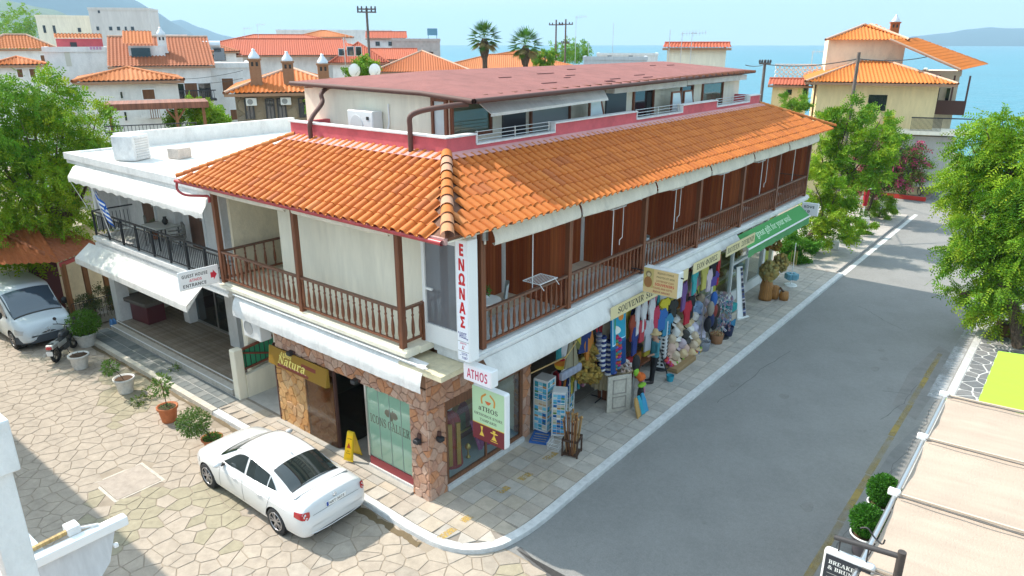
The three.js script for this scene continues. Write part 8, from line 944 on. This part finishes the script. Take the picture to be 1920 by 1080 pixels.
// yellow house by the sea
{ const h = house('yellow_house', 'yellow two-storey house with orange hipped roofs by the sea', { px: [1545, 1778], m: 57, eave: 155, ridge: 107, roof: 'hip', depth: 13, wall: MAT.plasterYellow, tiles: [TILE[2]], yaw: .1, over: .9, mortar: 1, win: [[1648, 1684, 178, 208, 'dark']] }), U = h.U, H = h.H, x1 = h.w / 2;
  part('upper_wall', box(U(1560), h.ye, -12.5, U(1722), H(70), -5.2), MAT.plasterCream, h.t); part('upper_roof', [slope(V(U(1552), H(75), -4.6), V(U(1725), H(75), -4.6), V(0, 1.15, -4.2), .5, .35), slope(V(U(1725), H(75), -4.6), V(U(1725), H(75), -13), V(-3, 1.15, 0), .45, .45)], TILE[2], h.t); part('ridge', [pipe([[U(1725), H(75) + .05, -4.6], [U(1652), H(75) + 1.2, -8.6]], .1, 2, 6), pipe([[U(1640), H(75) + 1.2, -8.6], [U(1552), H(75) + .05, -4.6]], .1, 2, 6)], MORT, h.t);
  chimney(h.t, U(1700), H(66), -7, .9, TILEOLD[1]);
  part('balcony_slab', box(U(1690), H(247), -1, x1 + 2.2, H(240), 1.2), MAT.plasterPale, h.t); part('balcony_rail', [...[...Array(26)].map((_, i) => box(U(1733 + i * 2.2), H(240), 1.1, U(1733.7 + i * 2.2), H(216), 1.14)), box(U(1732), H(217), 1.08, x1 + 2.2, H(215), 1.16)], MAT.iron, h.t); part('yellow_screen', box(U(1682), H(246), .6, U(1702), H(216), .65), M([.55, .36, .03]), h.t); part('ground_shop', box(U(1690), H(345), -.5, x1 + 1.5, H(252), .4), M([.45, .44, .42], { map: N_STREAK, size: 2 }), h.t); for (const a of [1700, 1722, 1744]) part('shop_window', box(U(a), H(330), .4, U(a + 16), H(275), .44), MAT.glassDark, h.t); part('side_window', box(x1, H(205), -3.2, x1 + .04, H(172), -2.2), MAT.glassDark, h.t); part('side_window', box(x1, H(205), -5.6, x1 + .04, H(172), -4.6), MAT.glassDark, h.t);
  { const k = house('sea_house', 'wing of the yellow house with long orange roof and brown timber balcony', { px: [1740, 1812], m: 63, eave: 136, roof: 'flat', depth: 7, wall: MAT.plasterCream, win: [[1772, 1779, 165, 190, 'dark'], [1792, 1799, 165, 190, 'dark']] }), L = p => k.t.worldToLocal(p), E0 = far(1800, 133, 59), E1 = far(1852, 121, 68); k.t.updateMatrixWorld(); const a = L(E0.clone()), b = L(E1.clone()), u = L(far(1668, 76, 59)).sub(a); part('long_roof', [slope(a, b, u, 0, .25)], TILE[0], k.t); part('verge', pipe([a.clone().add(V(0, .08, 0)), a.clone().add(u).add(V(0, .08, 0))], .1, 2, 6), MORT, k.t);
    part('timber_balcony', [box(k.U(1772), k.H(212), 0, k.U(1832), k.H(206), 1.5), box(k.U(1772), k.H(206), 1.42, k.U(1832), k.H(186), 1.48)], MAT.gutterBrown, k.t); for (const q of [1774, 1802, 1830]) part('balcony_post', box(k.U(q) - .06, k.H(206), 1.36, k.U(q) + .06, k.H(140), 1.5), MAT.gutterBrown, k.t); }
  house('yellow_annex', 'small yellow annex with a red tiled lean-to roof beside the yellow house', { px: [1458, 1526], m: 60, eave: 160, ridge: 149, roof: 'gable', depth: 4, wall: MAT.plasterYellow, tiles: TILERED, lift: 0, win: [[1485, 1496, 168, 178, 'dark'], [1517, 1526, 162, 195, 'dark']] });
  const p = far(1500, 148, 66), b = thing('pierced_wall', 'white pierced-block balustrade on the annex roof', 'balustrade', [p.x, 0, p.z], Math.atan2(CAM.x - p.x, CAM.z - p.z)); for (let j = 0; j < 3; j++) for (let i = 0; i < 11; i++) part('pierced_block', at(new THREE.TorusGeometry(.15, .05, 5, 10), -1.85 + i * .36, p.y + .2 + j * .35, 0), MAT.plasterWhite, b); part('coping', [box(-2.1, p.y - .1, -.1, 2.1, p.y + .02, .1), box(-2.1, p.y + 1.1, -.1, 2.1, p.y + 1.18, .1)], MAT.plasterWhite, b); }
{ // tiled porch behind the van
  const A = onY(112, 494, 2.7), B = onY(190, 462, 2.7), t = thing('tiled_porch', 'low porch with a weathered tiled roof and timber posts behind the motorcycle', 'porch', [0, 0, 0]), up = V(-.9, .9, -2.6); part('roof', slope(A, B, up, 0, 0), TILEOLD[3], t); part('fascia', bar([A.x, A.y - .06, A.z], [B.x, B.y - .06, B.z], .08, .14), MAT.gutterRed, t); part('side_roof', slope(A.clone().add(V(-1.6, .05, -1.2)), A, V(.2, .9, -2.2), 0, 0), TILEOLD[1], t); for (const k of [.05, .5, .95]) { const p = A.clone().lerp(B, k); part('post', box(p.x - .08, 0, p.z - .08, p.x + .08, 2.65, p.z + .08), MAT.woodLight, t); } const c = A.clone().lerp(B, .5).add(up.clone().multiplyScalar(.9)); part('rear_wall', box(c.x - 2.6, 0, c.z - .4, c.x + 2.4, 3.2, c.z - .2), MAT.plasterCream, t); part('doorway', box(c.x - .3, 0, c.z - .2, c.x + .7, 2.1, c.z - .15), M([.10, .03, .035]), t); part('plinth', box(A.x - .4, 0, A.z - .2, B.x + .1, .35, B.z + .3), M([.42, .38, .33], { map: N_BLOT, size: .6 }), t);
  const s = A.clone().lerp(B, .55), f = thing('garden_shrub', 'dry bushy shrub along the porch front by the white column', 'shrub', [s.x, .3, s.z + .3]); part('foliage', crown([[-.5, .5, 0, .55], [.3, .55, .1, .6], [.8, .5, 0, .45]], 500, 7, .09, [[.12, .14, .05], [.16, .13, .06], [.09, .12, .04]], 72, { spray: .3 }), LEAF, f, true); part('fence', [...[...Array(16)].map((_, i) => rod([-1 + i * .13, 0, .45], [-1 + i * .13, .8, .45], .01, 4)), rod([-1, .8, .45], [1, .8, .45], .015, 5)], MAT.iron, f);
  const bn = onY(108, 575, 0); const w = thing('blue_bin', 'blue plastic bin behind the van', 'bin', [bn.x, 0, bn.z - 1]); part('body', rbox(-.3, 0, -.3, .3, .95, .3, .06), M([.02, .10, .2]), w); part('lid', rbox(-.33, .95, -.33, .33, 1.03, .33, .03), M([.02, .08, .16]), w); }
// poles, aerials, cables
{
  const pole = (px, y0, m, base, r, arms, label, mat = M([.20, .16, .14], { map: N_BARK, size: 1 })) => { const P = far(px, y0, m), t = thing('utility_pole', label, 'utility pole', [P.x, base, P.z], Math.atan2(CAM.x - P.x, CAM.z - P.z)); part('pole', rod([0, 0, 0], [0, P.y - base, 0], r, 8, r * .75), mat, t); for (const [dy, w] of arms) { part('crossarm', box(-w, P.y - base - dy - .06, .1, w, P.y - base - dy + .06, .2), mat, t); for (const x of [-w * .9, -w * .5, 0, w * .5, w * .9]) part('insulator', at(lathe([[.05, 0], [.09, .05], [.05, .1], [.08, .15], [0, .22]], 8), x, P.y - base - dy + .06, .15), MAT.dark, t); } return P; };
  pole(687, 15, 70, 0, .14, [[.1, .85], [.35, .85]], 'tall wooden pole with twin crossarms behind the felt roof'); pole(1043, 37, 95, 0, .13, [[.6, .9]], 'left pole of the twin pylon by the palms'); pole(1061, 36, 95, 0, .13, [[.6, .9], [2.8, .5]], 'right pole of the twin pylon by the palms'); const a = pole(1435, 112, 56, 0, .13, [[.25, .4]], 'wooden utility pole at the far end of the felt roof'), b = pole(1611, 98, 47, 0, .12, [], 'plain wooden utility pole in front of the yellow house');
  const cable = (l, p, q, sag, r = .022) => { const A = p.clone(), B = q.clone(); return one('overhead_cable', l, 'cable', pipe([...Array(13)].map((_, i) => { const t = i / 12, v = A.clone().lerp(B, t); v.y -= sag * 4 * t * (1 - t); return v; }), r, 24, 5), MAT.black); };
  a.y -= .3; b.y -= .35; cable('thick twisted cable between the two wooden poles', a, b, .25, .03); cable('cable from the plain pole towards the sea roof', b, far(1745, 105, 60), .2, .03); cable('cable from the utility pole to the felt roof corner', a, far(1398, 122, 40), .1); cable('thin cable across the white house fronts', far(300, 148, 40), far(455, 132, 40), .15, .012); cable('second thin cable across the white house fronts', far(300, 155, 40), far(455, 147, 40), .15, .012);
  const aer = (px, y0, y1, m, l, yagi = 1) => { const T = far(px, y0, m), B = far(px, y1, m), t = thing('tv_aerial', l, 'aerial', [B.x, B.y, B.z], Math.atan2(CAM.x - B.x, CAM.z - B.z)), h = T.y - B.y; part('mast', rod([0, -1.5, 0], [0, h, 0], .025, 6), MAT.zinc, t); if (yagi) part('antenna', [rod([-.1, h - .1, 0], [1.0, h - .05, 0], .015, 5), ...[0, 1, 2, 3, 4].map(i => rod([.1 + i * .2, h - .3 + i * .03, 0], [.1 + i * .2, h + .12, 0], .01, 4))], MAT.zinc, t); };
  aer(1079, 30, 86, 70, 'tall grey aerial mast right of the twin pylon'); aer(1148, 43, 105, 75, 'leaning bare mast before the sea', 0); aer(1254, 56, 100, 55, 'thin aerial mast above the felt roof', 0); aer(1277, 60, 96, 55, 'middle aerial on the brown coping'); aer(1296, 60, 90, 55, 'right aerial with a long boom on the brown coping'); aer(649, 70, 140, 42, 'white aerial pole beside the satellite dishes'); aer(1520, 95, 130, 66, 'small aerial above the pierced balustrade'); aer(1103, 78, 105, 80, 'short dark stack on the flat seaside roof', 0); aer(459, 52, 70, 105, 'small aerial on the red hall roof'); aer(484, 45, 66, 105, 'second small aerial on the red hall roof');
  for (const [px, l] of [[664, 'white satellite dish left of the roof shrub'], [702, 'white satellite dish right of the roof shrub']]) { const P = far(px, 132, 40), t = thing('satellite_dish', l, 'satellite dish', [P.x, P.y, P.z], Math.atan2(CAM.x - P.x, CAM.z - P.z) + .5); part('dish', at(new THREE.SphereGeometry(.6, 18, 6, 0, 6.283, 0, .62), 0, 0, -.45, 0, Math.PI / 2), MAT.plasticWhite, t); part('mount', rod([0, -1.4, -.1], [0, 0, -.05], .03, 6), MAT.zinc, t); part('arm', rod([0, -.3, .0], [0, 0, .45], .015, 5), MAT.zinc, t); }
  for (const [px, py, m, r, l, n] of [[676, 126, 41, .65, 'round green shrub on the roof terrace between the dishes', 500], [365, 215, 40, 1.0, 'bright green bush under the pergola', 900], [395, 222, 41, .7, 'second green bush right of the pergola', 500], [612, 185, 40, .6, 'green creeper beside the stone house', 400], [1022, 104, 82, 1.1, 'dark tree top beside the right palm', 500], [40, 52, 240, 6, 'dark wooded knoll of pines left of the pale block', 700], [1055, 92, 150, 2.2, 'grey-green tree by the twin pylon', 300], [1085, 92, 160, 2.2, 'second grey-green tree by the twin pylon', 300]]) { const P = far(px, py, m), t = thing('garden_bush', l, 'bush', [P.x, 0, P.z]); part('stem', rod([0, 0, 0], [0, P.y, 0], .06, 5), MAT.bark, t); part('foliage', crown([[0, P.y, 0, r], [r * .6, P.y - r * .3, 0, r * .8], [-r * .7, P.y - r * .35, r * .3, r * .8]], n, 7, .14 * Math.max(1, m / 60), GREEN, px, { spray: .4 * Math.max(1, m / 80), wide: .6 }), LEAF, t, true); }
  for (const [px, py, m, s, l] of [[908, 72, 76, 1, 'tall fan palm, the left of the two palms'], [985, 85, 76, 1.05, 'broader fan palm beside the tall one']]) { // fan palms
    const P = far(px, py, m), t = thing('palm_tree', l, 'palm tree', [P.x, 0, P.z]), B = leafBuf(), r = rng(px), D = leafBuf(); part('trunk', [pipe([[0, 0, 0], [.1, P.y * .5, 0], [0, P.y, 0]], .26, 10, 10), at(lathe([[.3, 0], [.5, .7], [.42, 1.5], [.2, 1.9]], 12), 0, P.y - 1.9, 0)], MAT.bark, t);
    for (let i = 0; i < 46; i++) { const el = 1.35 - 2.2 * Math.pow(i / 46, .9), az = i * 2.4 + r() * .4, d = V(Math.cos(az) * Math.cos(el), Math.sin(el), Math.sin(az) * Math.cos(el)), side = d.clone().cross(V(0, 1, 0)).normalize(), c = d.clone().multiplyScalar(.95 * s).add(V(0, P.y, 0)), col = el < -.35 && r() < .6 ? [.36, .28, .12] : vary([.10, .22, .035], r, .3); for (let k = -6; k <= 6; k++) { const a = k * .2, ld = d.clone().multiplyScalar(Math.cos(a)).addScaledVector(side, Math.sin(a)).add(V(0, -.25 - .1 * Math.abs(a), 0)).normalize(); addLeaf(B, c, ld, V(0, 1, 0).addScaledVector(side, .3 * k / 6).normalize(), 1.05 * s * (1 - .04 * Math.abs(k)), .12, col); } addLeaf(B, V(0, P.y, 0), d, side.clone().cross(d), .98 * s, .06, col); }
    part('fronds', finish(B), LEAF, t, true); }
}
renderer.render(scene, camera);
